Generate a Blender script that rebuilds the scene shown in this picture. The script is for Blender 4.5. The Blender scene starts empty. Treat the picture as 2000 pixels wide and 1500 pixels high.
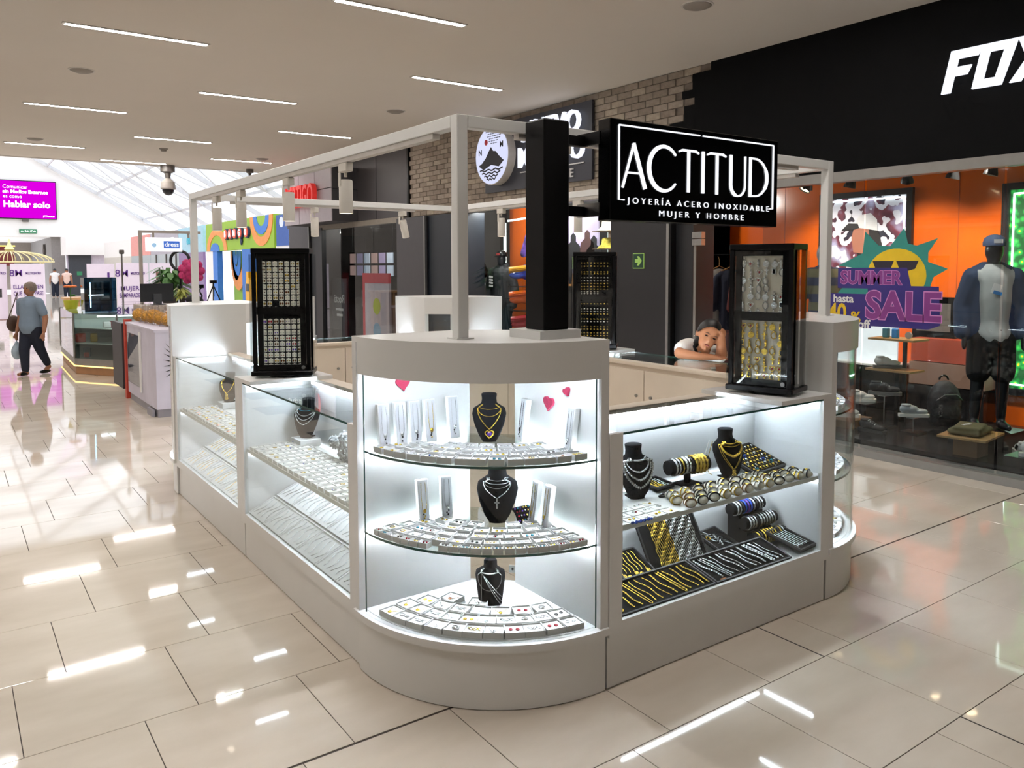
import bpy, math, random
from mathutils import Vector, Matrix, Euler
random.seed(7)
S = bpy.context.scene
COL = S.collection
PI = math.pi

# ---------------------------------------------------------------- camera
YAW, PITCH, ROLL = 0.951, 0.0643, -0.0026
FPX, PPX, PPY = 1563.0, 1003.7, 621.0
f0 = Vector((math.cos(YAW), math.sin(YAW), 0)); r0 = Vector((math.sin(YAW), -math.cos(YAW), 0)); u0 = Vector((0, 0, 1))
FWD = f0*math.cos(PITCH) - u0*math.sin(PITCH)
UPV = u0*math.cos(PITCH) + f0*math.sin(PITCH)
RGT = r0*math.cos(ROLL) + UPV*math.sin(ROLL)
UPV = UPV*math.cos(ROLL) - r0*math.sin(ROLL)
cd = bpy.data.cameras.new('camera'); cam = bpy.data.objects.new('camera', cd); COL.objects.link(cam)
cam.matrix_world = Matrix(((RGT.x, UPV.x, -FWD.x, 0), (RGT.y, UPV.y, -FWD.y, 0), (RGT.z, UPV.z, -FWD.z, 1.75), (0, 0, 0, 1)))
cd.sensor_fit = 'HORIZONTAL'; cd.sensor_width = 36
cd.lens = FPX/2000*36
cd.shift_x = -(PPX-1000)/2000; cd.shift_y = (PPY-750)/2000
cd.clip_end = 300; cd.clip_start = 0.05
S.camera = cam

# ---------------------------------------------------------------- sky, exposure
W = bpy.data.worlds.new('overcast_sky'); S.world = W; W.use_nodes = True
bg = W.node_tree.nodes['Background']; bg.inputs[0].default_value = (0.93, 0.95, 1.0, 1); bg.inputs[1].default_value = 2.1
S.view_settings.view_transform = 'Standard'; S.view_settings.look = 'None'
S.view_settings.exposure = 0.0; S.view_settings.gamma = 1.0; S.view_settings.use_curve_mapping = False
cy = S.cycles
cy.use_light_tree = False; cy.max_bounces = 6; cy.diffuse_bounces = 3; cy.glossy_bounces = 3; cy.transmission_bounces = 4; cy.transparent_max_bounces = 20
cy.use_adaptive_sampling = True; cy.adaptive_threshold = .04; cy.adaptive_min_samples = 12
cy.sample_clamp_indirect = 6; cy.caustics_reflective = False; cy.caustics_refractive = False; cy.use_denoising = True; cy.light_sampling_threshold = 0.01
STRIP_L = 115.0      # radiance of the ceiling light strips
LED_L = 98.0        # radiance of the kiosk LED strips

# ---------------------------------------------------------------- materials
def lin(h):
    if not isinstance(h, str): return tuple(h)
    h = h.lstrip('#'); o = []
    for i in (0, 2, 4):
        v = int(h[i:i+2], 16)/255
        o.append(v/12.92 if v <= .04045 else ((v+.055)/1.055)**2.4)
    return tuple(o)
MATS = {}
def M(name, col='#cccccc', rough=.5, metal=0, var=.06, scale=9, bump=0, spec=.5, coat=0, emit=0, ecol=None, sss=0, stretch=None):
    if name in MATS: return MATS[name]
    m = bpy.data.materials.new(name); m.use_nodes = True; MATS[name] = m
    nt = m.node_tree; b = nt.nodes['Principled BSDF']; L = nt.links.new
    c = lin(col)
    tc = nt.nodes.new('ShaderNodeTexCoord'); n = nt.nodes.new('ShaderNodeTexNoise'); n.inputs['Scale'].default_value = scale; n.inputs['Detail'].default_value = 3
    src = tc.outputs['Object']
    if stretch:
        mp = nt.nodes.new('ShaderNodeMapping'); mp.inputs['Scale'].default_value = stretch; L(src, mp.inputs[0]); src = mp.outputs[0]
    L(src, n.inputs['Vector'])
    r = nt.nodes.new('ShaderNodeValToRGB'); L(n.outputs['Fac'], r.inputs[0])
    lo = tuple(max(0, x*(1-var)) for x in c); hi = tuple(min(1, x*(1+var)) for x in c)
    r.color_ramp.elements[0].position = .3; r.color_ramp.elements[0].color = (*lo, 1)
    r.color_ramp.elements[1].position = .7; r.color_ramp.elements[1].color = (*hi, 1)
    L(r.outputs[0], b.inputs['Base Color'])
    b.inputs['Roughness'].default_value = rough; b.inputs['Metallic'].default_value = metal
    b.inputs['Specular IOR Level'].default_value = spec; b.inputs['Coat Weight'].default_value = coat
    if coat: b.inputs['Coat Roughness'].default_value = .05
    if bump:
        bp = nt.nodes.new('ShaderNodeBump'); bp.inputs['Strength'].default_value = bump; bp.inputs['Distance'].default_value = .01
        L(n.outputs['Fac'], bp.inputs['Height']); L(bp.outputs[0], b.inputs['Normal'])
    m.cycles.emission_sampling = 'NONE'
    if emit:
        b.inputs['Emission Color'].default_value = (*(lin(ecol) if ecol else c), 1); b.inputs['Emission Strength'].default_value = emit
    return m
def LIGHT(name, col, strength):
    if name in MATS: return MATS[name]
    m = bpy.data.materials.new(name); m.use_nodes = True; MATS[name] = m
    nt = m.node_tree; nt.nodes.clear(); o = nt.nodes.new('ShaderNodeOutputMaterial'); e = nt.nodes.new('ShaderNodeEmission')
    e.inputs[0].default_value = (*lin(col), 1); e.inputs[1].default_value = strength; nt.links.new(e.outputs[0], o.inputs[0])
    if strength < 8: m.cycles.emission_sampling = 'NONE'
    return m
def GLASS(name, tint='#fbfdfd', ior=1.45, rough=0.0, refl='#ffffff'):
    if name in MATS: return MATS[name]
    m = bpy.data.materials.new(name); m.use_nodes = True; MATS[name] = m
    nt = m.node_tree; nt.nodes.clear(); L = nt.links.new
    o = nt.nodes.new('ShaderNodeOutputMaterial'); mx = nt.nodes.new('ShaderNodeMixShader'); t = nt.nodes.new('ShaderNodeBsdfTransparent'); g = nt.nodes.new('ShaderNodeBsdfGlossy')
    lw = nt.nodes.new('ShaderNodeLayerWeight'); lw.inputs[0].default_value = .5     # Schlick reflectance, the same from both sides
    pw = nt.nodes.new('ShaderNodeMath'); pw.operation = 'POWER'; pw.inputs[1].default_value = 5; L(lw.outputs['Facing'], pw.inputs[0])
    fr = nt.nodes.new('ShaderNodeMath'); fr.operation = 'MULTIPLY_ADD'; fr.inputs[1].default_value = .9; fr.inputs[2].default_value = ((ior-1)/(ior+1))**2*.8; L(pw.outputs[0], fr.inputs[0])
    t.inputs[0].default_value = (*lin(tint), 1); g.inputs[0].default_value = (*lin(refl), 1); g.inputs['Roughness'].default_value = rough
    L(fr.outputs[0], mx.inputs[0]); L(t.outputs[0], mx.inputs[1]); L(g.outputs[0], mx.inputs[2]); L(mx.outputs[0], o.inputs[0]); return m
def RAMP(name, fn):     # free-form node material; fn(nt, bsdf)
    if name in MATS: return MATS[name]
    m = bpy.data.materials.new(name); m.use_nodes = True; MATS[name] = m
    fn(m.node_tree, m.node_tree.nodes['Principled BSDF']); m.cycles.emission_sampling = 'NONE'; return m

# ---------------------------------------------------------------- mesh building
class MB:
    def __init__(s): s.v = []; s.f = []
    def add(s, vs, fs):
        k = len(s.v); s.v += [tuple(v) for v in vs]; s.f += [tuple(i+k for i in f) for f in fs]; return s
    def box(s, x0, x1, y0, y1, z0, z1, bev=0):
        if bev:
            b = min(bev, (x1-x0)/2.01, (y1-y0)/2.01, (z1-z0)/2.01); vs = []; idx = {}
            for i, x in enumerate((x0, x1)):
                for j, y in enumerate((y0, y1)):
                    for k, z in enumerate((z0, z1)):
                        dx, dy, dz = (b, -b)[i], (b, -b)[j], (b, -b)[k]
                        for a, p in enumerate(((x, y+dy, z+dz), (x+dx, y, z+dz), (x+dx, y+dy, z))):
                            idx[i, j, k, a] = len(vs); vs.append(p)
            I = lambda i, j, k, a: idx[i, j, k, a]
            fs = []
            for i in (0, 1):
                q = [I(i, 0, 0, 0), I(i, 1, 0, 0), I(i, 1, 1, 0), I(i, 0, 1, 0)]; fs.append(q if i else q[::-1])
                q = [I(0, i, 0, 1), I(0, i, 1, 1), I(1, i, 1, 1), I(1, i, 0, 1)]; fs.append(q if i else q[::-1])
                q = [I(0, 0, i, 2), I(1, 0, i, 2), I(1, 1, i, 2), I(0, 1, i, 2)]; fs.append(q if i else q[::-1])
            for j in (0, 1):
                for k in (0, 1):
                    fs.append([I(0, j, k, 1), I(1, j, k, 1), I(1, j, k, 2), I(0, j, k, 2)])
                    fs.append([I(j, 0, k, 0), I(j, 1, k, 0), I(j, 1, k, 2), I(j, 0, k, 2)])
                    fs.append([I(j, k, 0, 0), I(j, k, 1, 0), I(j, k, 1, 1), I(j, k, 0, 1)])
                    for i in (0, 1): fs.append([I(i, j, k, 0), I(i, j, k, 1), I(i, j, k, 2)])
            return s.add(vs, fs)
        return s.add([(x0, y0, z0), (x1, y0, z0), (x1, y1, z0), (x0, y1, z0), (x0, y0, z1), (x1, y0, z1), (x1, y1, z1), (x0, y1, z1)],
                     [(0, 3, 2, 1), (4, 5, 6, 7), (0, 1, 5, 4), (1, 2, 6, 5), (2, 3, 7, 6), (3, 0, 4, 7)])
    def tf(s, m, k=0):
        for i in range(k, len(s.v)): s.v[i] = tuple(m @ Vector(s.v[i]))
        return s
    def obox(s, c, sz, rot=(0, 0, 0), bev=0):
        k = len(s.v); s.box(-sz[0]/2, sz[0]/2, -sz[1]/2, sz[1]/2, -sz[2]/2, sz[2]/2, bev)
        return s.tf(Matrix.Translation(c) @ Euler(rot).to_matrix().to_4x4(), k)
    def bar(s, a, b, w, h=None):
        a, b = Vector(a), Vector(b); d = b-a; L = d.length; h = h or w
        q = d.to_track_quat('Y', 'Z').to_matrix().to_4x4(); k = len(s.v); s.box(-w/2, w/2, 0, L, -h/2, h/2)
        return s.tf(Matrix.Translation(a) @ q, k)
    def ext(s, pts, vec):
        n = len(pts); vec = Vector(vec); a = [Vector(p) for p in pts]; k = len(s.v)
        s.v += [tuple(p) for p in a] + [tuple(p+vec) for p in a]
        s.f.append(tuple(k+i for i in range(n))[::-1]); s.f.append(tuple(k+n+i for i in range(n)))
        for i in range(n): j = (i+1) % n; s.f.append((k+i, k+j, k+n+j, k+n+i))
        return s
    def tube(s, path, r, n=6, closed=False, cap=True):
        P = [Vector(p) for p in path]; m = len(P); R = r if isinstance(r, (list, tuple)) else [r]*m
        k = len(s.v); prev = None
        for i in range(m):
            t = (P[(i+1) % m] - P[i-1]) if (closed or 0 < i < m-1) else (P[1]-P[0] if i == 0 else P[-1]-P[-2])
            if t.length < 1e-9: t = Vector((0, 0, 1))
            t.normalize()
            if prev is None: x = t.orthogonal().normalized()
            else:
                x = prev - t*prev.dot(t); x = x.normalized() if x.length > 1e-6 else t.orthogonal().normalized()
            prev = x; y = t.cross(x)
            for j in range(n): a = 2*PI*j/n; s.v.append(tuple(P[i] + (x*math.cos(a) + y*math.sin(a))*R[i]))
        for i in range(m if closed else m-1):
            for j in range(n):
                a = k+i*n+j; b = k+i*n+(j+1) % n; c2 = k+((i+1) % m)*n+(j+1) % n; d = k+((i+1) % m)*n+j; s.f.append((a, b, c2, d))
        if cap and not closed: s.f.append(tuple(k+j for j in range(n))[::-1]); s.f.append(tuple(k+(m-1)*n+j for j in range(n)))
        return s
    def lathe(s, prof, n=20, c=(0, 0, 0), sx=1, sy=1, cap=True):
        k = len(s.v); m = len(prof)
        for r, z in prof:
            for j in range(n): a = 2*PI*j/n; s.v.append((c[0]+r*sx*math.cos(a), c[1]+r*sy*math.sin(a), c[2]+z))
        for i in range(m-1):
            for j in range(n): s.f.append((k+i*n+j, k+i*n+(j+1) % n, k+(i+1)*n+(j+1) % n, k+(i+1)*n+j))
        if cap: s.f.append(tuple(k+j for j in range(n))[::-1]); s.f.append(tuple(k+(m-1)*n+j for j in range(n)))
        return s
    def ball(s, c, r, nu=10, nv=7):
        if not isinstance(r, (list, tuple)): r = (r, r, r)
        k = len(s.v)
        s.v.append((c[0], c[1], c[2]-r[2]))
        for i in range(1, nv):
            t = -PI/2+PI*i/nv
            for j in range(nu): a = 2*PI*j/nu; s.v.append((c[0]+r[0]*math.cos(t)*math.cos(a), c[1]+r[1]*math.cos(t)*math.sin(a), c[2]+r[2]*math.sin(t)))
        s.v.append((c[0], c[1], c[2]+r[2])); e = len(s.v)-1
        for j in range(nu):
            s.f.append((k, k+1+(j+1) % nu, k+1+j)); q = k+1+(nv-2)*nu; s.f.append((q+j, q+(j+1) % nu, e))
        for i in range(nv-2):
            for j in range(nu): a = k+1+i*nu; s.f.append((a+j, a+(j+1) % nu, a+nu+(j+1) % nu, a+nu+j))
        return s
    def grid(s, fn, nu, nv):
        k = len(s.v)
        for i in range(nu+1):
            for j in range(nv+1): s.v.append(tuple(fn(i/nu, j/nv)))
        for i in range(nu):
            for j in range(nv): a = k+i*(nv+1)+j; s.f.append((a, a+nv+1, a+nv+2, a+1))
        return s
    def torus(s, c, R, r, axis='z', n=16, k=6, a0=0, a1=2*PI, e=1):
        P = []; full = abs(a1-a0-2*PI) < 1e-6
        for i in range(n if full else n+1):
            a = a0+(a1-a0)*i/n; x, y = R*math.cos(a), R*e*math.sin(a)
            P.append({'z': (c[0]+x, c[1]+y, c[2]), 'x': (c[0], c[1]+x, c[2]+y), 'y': (c[0]+x, c[1], c[2]+y)}[axis])
        return s.tube(P, r, k, closed=full)
    def mesh(s, name, mat, smooth=0):
        me = bpy.data.meshes.new(name); me.from_pydata(s.v, [], s.f); me.validate(); 
        if mat: me.materials.append(mat)
        if smooth:
            me.polygons.foreach_set('use_smooth', [True]*len(me.polygons))
            try: me.set_sharp_from_angle(angle=math.radians(smooth if smooth > 1 else 40))
            except Exception: pass
        me.update(); return me
    def build(s, name, mat, parent=None, smooth=0, kind=None):
        if parent is not None and parent.name in ROOTM: s.tf(ROOTM[parent.name].inverted())
        o = bpy.data.objects.new(name, s.mesh(name, mat, smooth)); COL.objects.link(o)
        if parent is not None:
            o.parent = parent
            if parent.name in ROOTM: ROOTM[o.name] = ROOTM[parent.name]
        if kind: o['kind'] = kind
        return o
ROOTM = {}
def B(*a, **k): return MB().box(*a, **k)
def tag(o, label=None, cat=None, group=None, kind=None):
    if label: o['label'] = label
    if cat: o['category'] = cat
    if group: o['group'] = group
    if kind: o['kind'] = kind
    return o
def thing(name, label, cat, loc=(0, 0, 0), rz=0, group=None, kind=None):
    o = bpy.data.objects.new(name, None); COL.objects.link(o); o.empty_display_size = .1
    o.location = loc; o.rotation_euler = (0, 0, rz)
    ROOTM[o.name] = Matrix.Translation(loc) @ Matrix.Rotation(rz, 4, 'Z')
    return tag(o, label, cat, group, kind)
def local(name, label, cat, loc=(0, 0, 0), rz=0, group=None, rot=None):   # parts given in the thing's own coordinates
    o = thing(name, label, cat, loc, rz, group); del ROOTM[o.name]
    if rot: o.rotation_euler = rot
    return o
def kids(o): return [c for c in bpy.data.objects if c.parent == o]
def copy_tree(o, parent=None, ch=None):
    c = o.copy(); COL.objects.link(c)
    if parent is not None: c.parent = parent
    for k in (ch if ch is not None else kids(o)): copy_tree(k, c)
    return c
def single(mb, name, mat, label, cat, group=None, smooth=0): return tag(mb.build(name, mat, None, smooth), label, cat, group)
ORD = 'first second third fourth fifth sixth seventh eighth ninth tenth eleventh twelfth thirteenth fourteenth fifteenth sixteenth seventeenth eighteenth nineteenth twentieth'.split()
def text_mb(s, size, depth=.002, offset=0, xs=1, space=1, spacing=1, align='CENTER', shear=0, res=3):
    cu = bpy.data.curves.new('t', 'FONT'); cu.body = s; cu.size = size; cu.extrude = depth/2; cu.offset = offset; cu.align_x = align; cu.align_y = 'CENTER'
    cu.space_character = space; cu.space_line = spacing; cu.shear = shear; cu.resolution_u = res
    ob = bpy.data.objects.new('t', cu); me = bpy.data.meshes.new_from_object(ob)
    mb = MB(); mb.add([(v.co.x*xs, v.co.y, v.co.z) for v in me.vertices], [tuple(p.vertices) for p in me.polygons])
    bpy.data.objects.remove(ob); bpy.data.curves.remove(cu); bpy.data.meshes.remove(me); return mb
def frame(o, xd, up):   # matrix that puts text (x right, y up, z out) at o
    x = Vector(xd).normalized(); y = Vector(up).normalized(); z = x.cross(y)
    return Matrix(((x.x, y.x, z.x, o[0]), (x.y, y.y, z.y, o[1]), (x.z, y.z, z.z, o[2]), (0, 0, 0, 1)))
def letters(mb, mat, parent, tf=None, name='letter'):
    # one part for every letter: loose islands whose spans in x overlap belong to one letter
    par = list(range(len(mb.v)))
    def find(i):
        while par[i] != i: par[i] = par[par[i]]; i = par[i]
        return i
    for f in mb.f:
        for i in f[1:]: par[find(i)] = find(f[0])
    comp = {}
    for i, v in enumerate(mb.v): comp.setdefault(find(i), []).append(i)
    sp = sorted((min(mb.v[i][0] for i in c), max(mb.v[i][0] for i in c), k) for k, c in comp.items()); grp = []
    for a, b, k in sp:
        if grp and min(b, grp[-1][1])-a > .5*min(b-a, grp[-1][1]-grp[-1][0]): grp[-1][1] = max(b, grp[-1][1]); grp[-1][2].append(k)
        else: grp.append([a, b, [k]])
    for a, b, ks in grp:
        ids = [i for k in ks for i in comp[k]]; mp = {i: n for n, i in enumerate(ids)}; m = MB(); m.v = [mb.v[i] for i in ids]; m.f = [tuple(mp[i] for i in f) for f in mb.f if f[0] in mp]
        if tf is not None: m.tf(tf)
        m.build(name, mat, parent)
def wall_letters(s, size, o, mat, parent, xd=(0, -1, 0), up=(0, 0, 1), name='letter', **k): letters(text_mb(s, size, **k), mat, parent, frame(o, xd, up), name)
def wall_text(s, size, o, xd=(0, -1, 0), up=(0, 0, 1), **k): return text_mb(s, size, **k).tf(frame(o, xd, up))
def stroke(pts, w, z0=0, z1=.01):
    """flat ribbon along 2-d points with per-point widths, thickened from z0 to z1"""
    n = len(pts); W = w if isinstance(w, (list, tuple)) else [w]*n; Lf = []; Rt = []
    for i in range(n):
        a = Vector(pts[max(0, i-1)]); b = Vector(pts[min(n-1, i+1)]); d = (b-a); d.normalize(); p = Vector(pts[i]); q = Vector((-d.y, d.x))*W[i]/2
        Lf.append(p+q); Rt.append(p-q)
    mb = MB()
    for z in (z0, z1):
        mb.v += [(p.x, p.y, z) for p in Lf] + [(p.x, p.y, z) for p in Rt]
    k = 2*n
    for i in range(n-1):
        mb.f.append((i+1, i, n+i, n+i+1)); mb.f.append((k+i, k+i+1, k+n+i+1, k+n+i))
        mb.f.append((i, i+1, k+i+1, k+i)); mb.f.append((n+i+1, n+i, k+n+i, k+n+i+1))
    mb.f.append((0, k, k+n, n)); mb.f.append((n-1, 2*n-1, k+2*n-1, k+n-1))
    return mb

WHITE = M('white_lacquer', '#f0f0ee', .28, var=.02, scale=3)
WHITE_IN = M('white_interior', '#eef0f0', .4, var=.015, scale=4)
CREAM = M('cream_laminate', '#e9dccb', .35, var=.03, scale=4)
BLACK = M('black_satin', '#0b0b0d', .3, var=.1, spec=.25)
BLACKV = M('black_velvet', '#101114', .95, var=.15, scale=40, spec=.1)
STEEL = M('brushed_steel', '#a7a7a5', .3, 1, var=.06, scale=30)
CHROME = M('silver_jewel', '#d9dcdd', .18, 1, var=.1, scale=200, bump=.4)
GOLD = M('gold_jewel', '#e2be52', .2, 1, var=.15, scale=200, bump=.4)
GREYM = M('grey_metal', '#7f7f80', .45, .3, var=.05)
CLEAR = GLASS('clear_glass')
GREENEDGE = M('glass_edge', '#2f5a52', .1, var=.05, spec=.8)
LED = LIGHT('led_white', '#e9f1ff', LED_L)
STRIP = LIGHT('ceiling_strip_light', '#fff9f4', STRIP_L)
# ---------------------------------------------------------------- floor
def floor_nodes(joint):
    def fn(nt, b):
        L = nt.links.new; N = nt.nodes.new
        tc = N('ShaderNodeTexCoord'); n = N('ShaderNodeTexNoise'); n.inputs['Scale'].default_value = 1.3; n.inputs['Detail'].default_value = 6
        mp = N('ShaderNodeMapping'); mp.inputs['Scale'].default_value = (1, 2.4, 1); L(tc.outputs['Object'], mp.inputs[0])
        geo = N('ShaderNodeNewGeometry'); L(geo.outputs['Position'], mp.inputs[0]); L(mp.outputs[0], n.inputs['Vector'])
        r = N('ShaderNodeValToRGB'); r.color_ramp.elements[0].position = .32; r.color_ramp.elements[1].position = .7
        r.color_ramp.elements[0].color = (*lin('#d3c6b5'), 1); r.color_ramp.elements[1].color = (*lin('#e6dacb'), 1); L(n.outputs['Fac'], r.inputs[0])
        col = r.outputs[0]
        if joint:
            sx = N('ShaderNodeSeparateXYZ'); L(geo.outputs['Position'], sx.inputs[0])
            def mt(op, a, bb):
                q = N('ShaderNodeMath'); q.operation = op
                for i, s in enumerate((a, bb)):
                    if isinstance(s, (int, float)): q.inputs[i].default_value = s
                    else: L(s, q.inputs[i])
                return q.outputs[0]
            yy = mt('DIVIDE', mt('SUBTRACT', sx.outputs[1], 2.68), .605); row = mt('FLOOR', yy, 0)
            u = mt('DIVIDE', mt('SUBTRACT', mt('SUBTRACT', sx.outputs[0], .571), mt('MULTIPLY', row, .2)), .6)
            fu = mt('FRACT', u, 0); fv = mt('FRACT', yy, 0)
            msk = mt('MAXIMUM', mt('LESS_THAN', fu, .009), mt('LESS_THAN', fv, .009))
            mx = N('ShaderNodeMix'); mx.data_type = 'RGBA'; L(msk, mx.inputs[0]); L(col, mx.inputs[6]); mx.inputs[7].default_value = (*lin('#5d5148'), 1); col = mx.outputs[2]
        L(col, b.inputs['Base Color']); b.inputs['Roughness'].default_value = .045; b.inputs['Specular IOR Level'].default_value = .5
        n2 = N('ShaderNodeTexNoise'); n2.inputs['Scale'].default_value = 2.2; n2.inputs['Detail'].default_value = 1; L(geo.outputs['Position'], n2.inputs['Vector'])
        bp = N('ShaderNodeBump'); bp.inputs['Strength'].default_value = .02; bp.inputs['Distance'].default_value = .02; L(n2.outputs['Fac'], bp.inputs['Height']); L(bp.outputs[0], b.inputs['Normal'])
    return fn
FLOOR = RAMP('polished_floor_far', floor_nodes(True)); TILE = RAMP('polished_tile', floor_nodes(False))
GROUT = M('dark_grout', '#4a4038', .8)
floor = B(-16, 22, -8, 62, -.2, -.004).build('floor', FLOOR, kind='structure')
bed = B(-1.5, 7.2, .6, 14.2, -.006, -.003).build('grout_bed', GROUT, floor)
fbar = B(3.150, 3.160, .6, 2.66, -.004, -.0012).build('expansion_joint', M('joint_sealant', '#39322c', .7), floor)
rows = [(1.44-.6*k, 1.44-.6*(k-1), -k) for k in (2, 1)] + [(1.44, 2.03, 0), (2.03, 2.648, 1)] + [(2.657+.606*k, 2.657+.606*(k+1), k+2) for k in range(19)]
tiles = {}
cand = []
for y0, y1, k in rows:
    off = (.171+.2*k) % .6
    for j in range(-3, 13):
        x0 = off+.6*j; x1 = x0+.6
        if x0 > 6.8 or x1 < -.5: continue
        x1 = min(x1, 6.84)
        segs = [(x0, x1)]
        if y1 < 2.65 and x0+.03 < 3.155 < x1-.03: segs = [(x0, 3.152), (3.158, x1)]
        for a, b in segs:
            cxm, cym = (a+b)/2, (y0+y1)/2
            if b-a < .05: continue
            under = 1.5 < a and b < 4.4 and 2.5 < y0 and y1 < 7.1
            d = cxm*FWD.x+cym*FWD.y
            if d < .8: continue
            lat = (cxm*RGT.x+cym*RGT.y)/d
            if not -.8 < lat < .95: continue
            if d < 1.3: continue
            cand.append((d+(100 if under else 0), a, b, y0, y1))
cand.sort()
for d, a, b, y0, y1 in cand[:298]:
    key = (round(b-a, 3), round(y1-y0, 3))
    if key not in tiles:
        w, h = key; tiles[key] = B(.0017, w-.0017, .0017, h-.0017, -.003, 0, bev=.0008).mesh('floor_tile', TILE)
    o = bpy.data.objects.new('floor_tile', tiles[key]); COL.objects.link(o); o.location = (a, y0, 0); o.parent = floor
rest = MB()
for d, a, b, y0, y1 in cand[298:]: rest.box(a+.0017, b-.0017, y0+.0017, y1-.0017, -.003, 0)
if rest.v: rest.build('far_floor_tile', TILE, floor, kind='stuff')

# ---------------------------------------------------------------- ceiling and lights
CEILM = M('ceiling_paint', '#d9d1c8', .8, var=.015, scale=.8)
ceiling = B(-6, 12.2, -8, 18.8, 3.95, 4.1).build('ceiling', CEILM, kind='structure')
B(-6, 6.86, 18.75, 18.9, 3.95, 4.6).build('trim_1', CEILM, kind='structure')
ALU = M('white_aluminium', '#cfcac4', .5, .2)
cl = local('ceiling_light', '', 'ceiling light')
B(-.64, .64, -.04, .04, -.012, 0).build('frame', ALU, cl); B(-.615, .615, -.027, .027, -.0135, -.004).build('diffuser', STRIP, cl)
clk = kids(cl); first = True
YS = {0: [4.1, 8.33, 12.6, 16.7], 1: [6.33, 10.6, 14.78, 18.3, 2.1, -2.1], 2: [8.34, 12.86, 16.9, 4.1], -1: [2.1, 6.33, 10.6, 14.78], -2: [4.1, 8.33, 12.6]}
LBL = {(0, 8.33): 'long lit ceiling strip in the outer row, biggest in the picture', (1, 6.33): 'lit ceiling strip cut by the top edge of the picture',
       (1, 10.6): 'lit ceiling strip in the middle row above the kiosk track beam', (0, 12.6): 'lit ceiling strip in the outer row, second before the skylight',
       (2, 8.34): 'lit ceiling strip by the brick fascia above the mountain logo', (0, 16.7): 'lit ceiling strip in the outer row beside the skylight edge',
       (1, 14.78): 'lit ceiling strip in the middle row next to the small smoke detector', (2, 12.86): 'lit ceiling strip near the brick wall, second before the skylight',
       (2, 16.9): 'last lit ceiling strip on the shop side before the skylight'}
hid = [f'lit ceiling strip added out of view overhead for fill, {q} of that set' for q in ORD]  # strips beyond the labelled ones are added for the light they give
for c, ys in YS.items():
    for y in ys:
        o = cl if first else copy_tree(cl, ch=clk); first = False
        o.location = (1.605+1.74*c+(.06 if c == 2 else 0), y, 3.95)
        tag(o, LBL.get((c, y)) or hid.pop(0), 'ceiling light', 'linear ceiling lights')
sp = local('ceiling_speaker', '', 'speaker')
MB().lathe([(.001, -.03), (.07, -.028), (.115, -.012), (.125, 0)], 24).build('grille', M('speaker_grey', '#8f877f', .6), sp, 30)
MB().lathe([(.126, -.006), (.136, -.006), (.138, 0), (.126, 0)], 24).build('rim', ALU, sp, 30)
spk = kids(sp)
for i, (x, y, l) in enumerate([(5.29, 4.73, 'round ceiling speaker beside the black fascia'), (1.36, 10.2, 'round grey ceiling speaker between the two outer light strips'), (5.32, 10.33, 'round ceiling speaker near the brick fascia'),
                         (1.39, 16.03, 'small round ceiling speaker above the magenta screen'), (5.4, 16.37, 'round ceiling speaker near the white kiosk beam and skylight')]):
    o = sp if i == 0 else copy_tree(sp, ch=spk); o.location = (x, y, 3.95); tag(o, l, 'speaker', 'ceiling speakers')
t = thing('smoke_detector', 'small round smoke detector on the ceiling before the skylight', 'detector', (3.44, 16.0, 3.95))
MB().lathe([(.02, -.06), (.05, -.05), (.055, -.02), (.08, -.012), (.08, 0)], 16, (3.44, 16, 3.95)).build('body', M('speaker_grey'), t, 30)
DK = M('camera_grey', '#55504c', .4)
for x, y, s, l in [(4.07, 18.6, 1, 'dome security camera hanging at the skylight edge'), (5.75, 18.3, .55, 'small dome security camera near the white track beam')]:
    t = thing('security_camera', l, 'camera', (x, y, 3.95))
    MB().lathe([(.15*s, 0), (.15*s, -.14*s), (.07*s, -.16*s), (.05*s, -.3*s)][::-1], 16, (x, y, 3.95)).build('mount', DK, t, 30)
    MB().lathe([(.05*s, -.28*s), (.14*s, -.36*s), (.16*s, -.5*s), (.13*s, -.52*s)][::-1], 16, (x, y, 3.95)).build('housing', M('camera_light', '#8b857f', .4), t, 30)
    MB().ball((x, y, 3.95-.52*s), .125*s, 14, 10).build('dome', M('dome_dark', '#26262a', .1), t, 30)

# ---------------------------------------------------------------- walls of the hall
PLAIN = M('plain_wall', '#d8d2ca', .8)
B(-6.1, -6, -8, 18.8, 0, 4).build('wall_left', PLAIN, kind='structure')
B(-6, 12.2, -8.1, -8, 0, 4).build('wall_back', PLAIN, kind='structure')
XW = 6.86
FOXB = M('matt_black_fascia', '#0c0c0d', .7, var=.08, spec=.12)
DGREY = M('dark_grey_panel', '#4b484a', .42, var=.05, scale=1.5)
wall = B(XW+.02, XW+.2, -8, 19, 2.62, 3.95).build('wall_right', M('mortar_brown', '#7d7166', .9, var=.12, scale=14), kind='structure')
# black fascia with its stepped edge against the bricks
CH = .082; z0 = 2.63
steps = [5.92, 6.18, 6.18, 6.33, 6.15, 6.30, 6.30, 6.52, 6.66, 6.5, 6.75, 6.9, 6.75, 7.0, 7.0, 7.1]
pts = [(XW-.012, -8, 3.95), (XW-.012, -8, 2.62)]
prof = []
for i, s_ in enumerate(reversed(steps)):
    zz = 2.62+i*(3.95-2.62)/len(steps); prof += [(XW-.012, s_, zz), (XW-.012, s_, zz+(3.95-2.62)/len(steps))]
MB().ext(pts+prof, (.032, 0, 0)).build('black_fascia', FOXB, wall)
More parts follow.
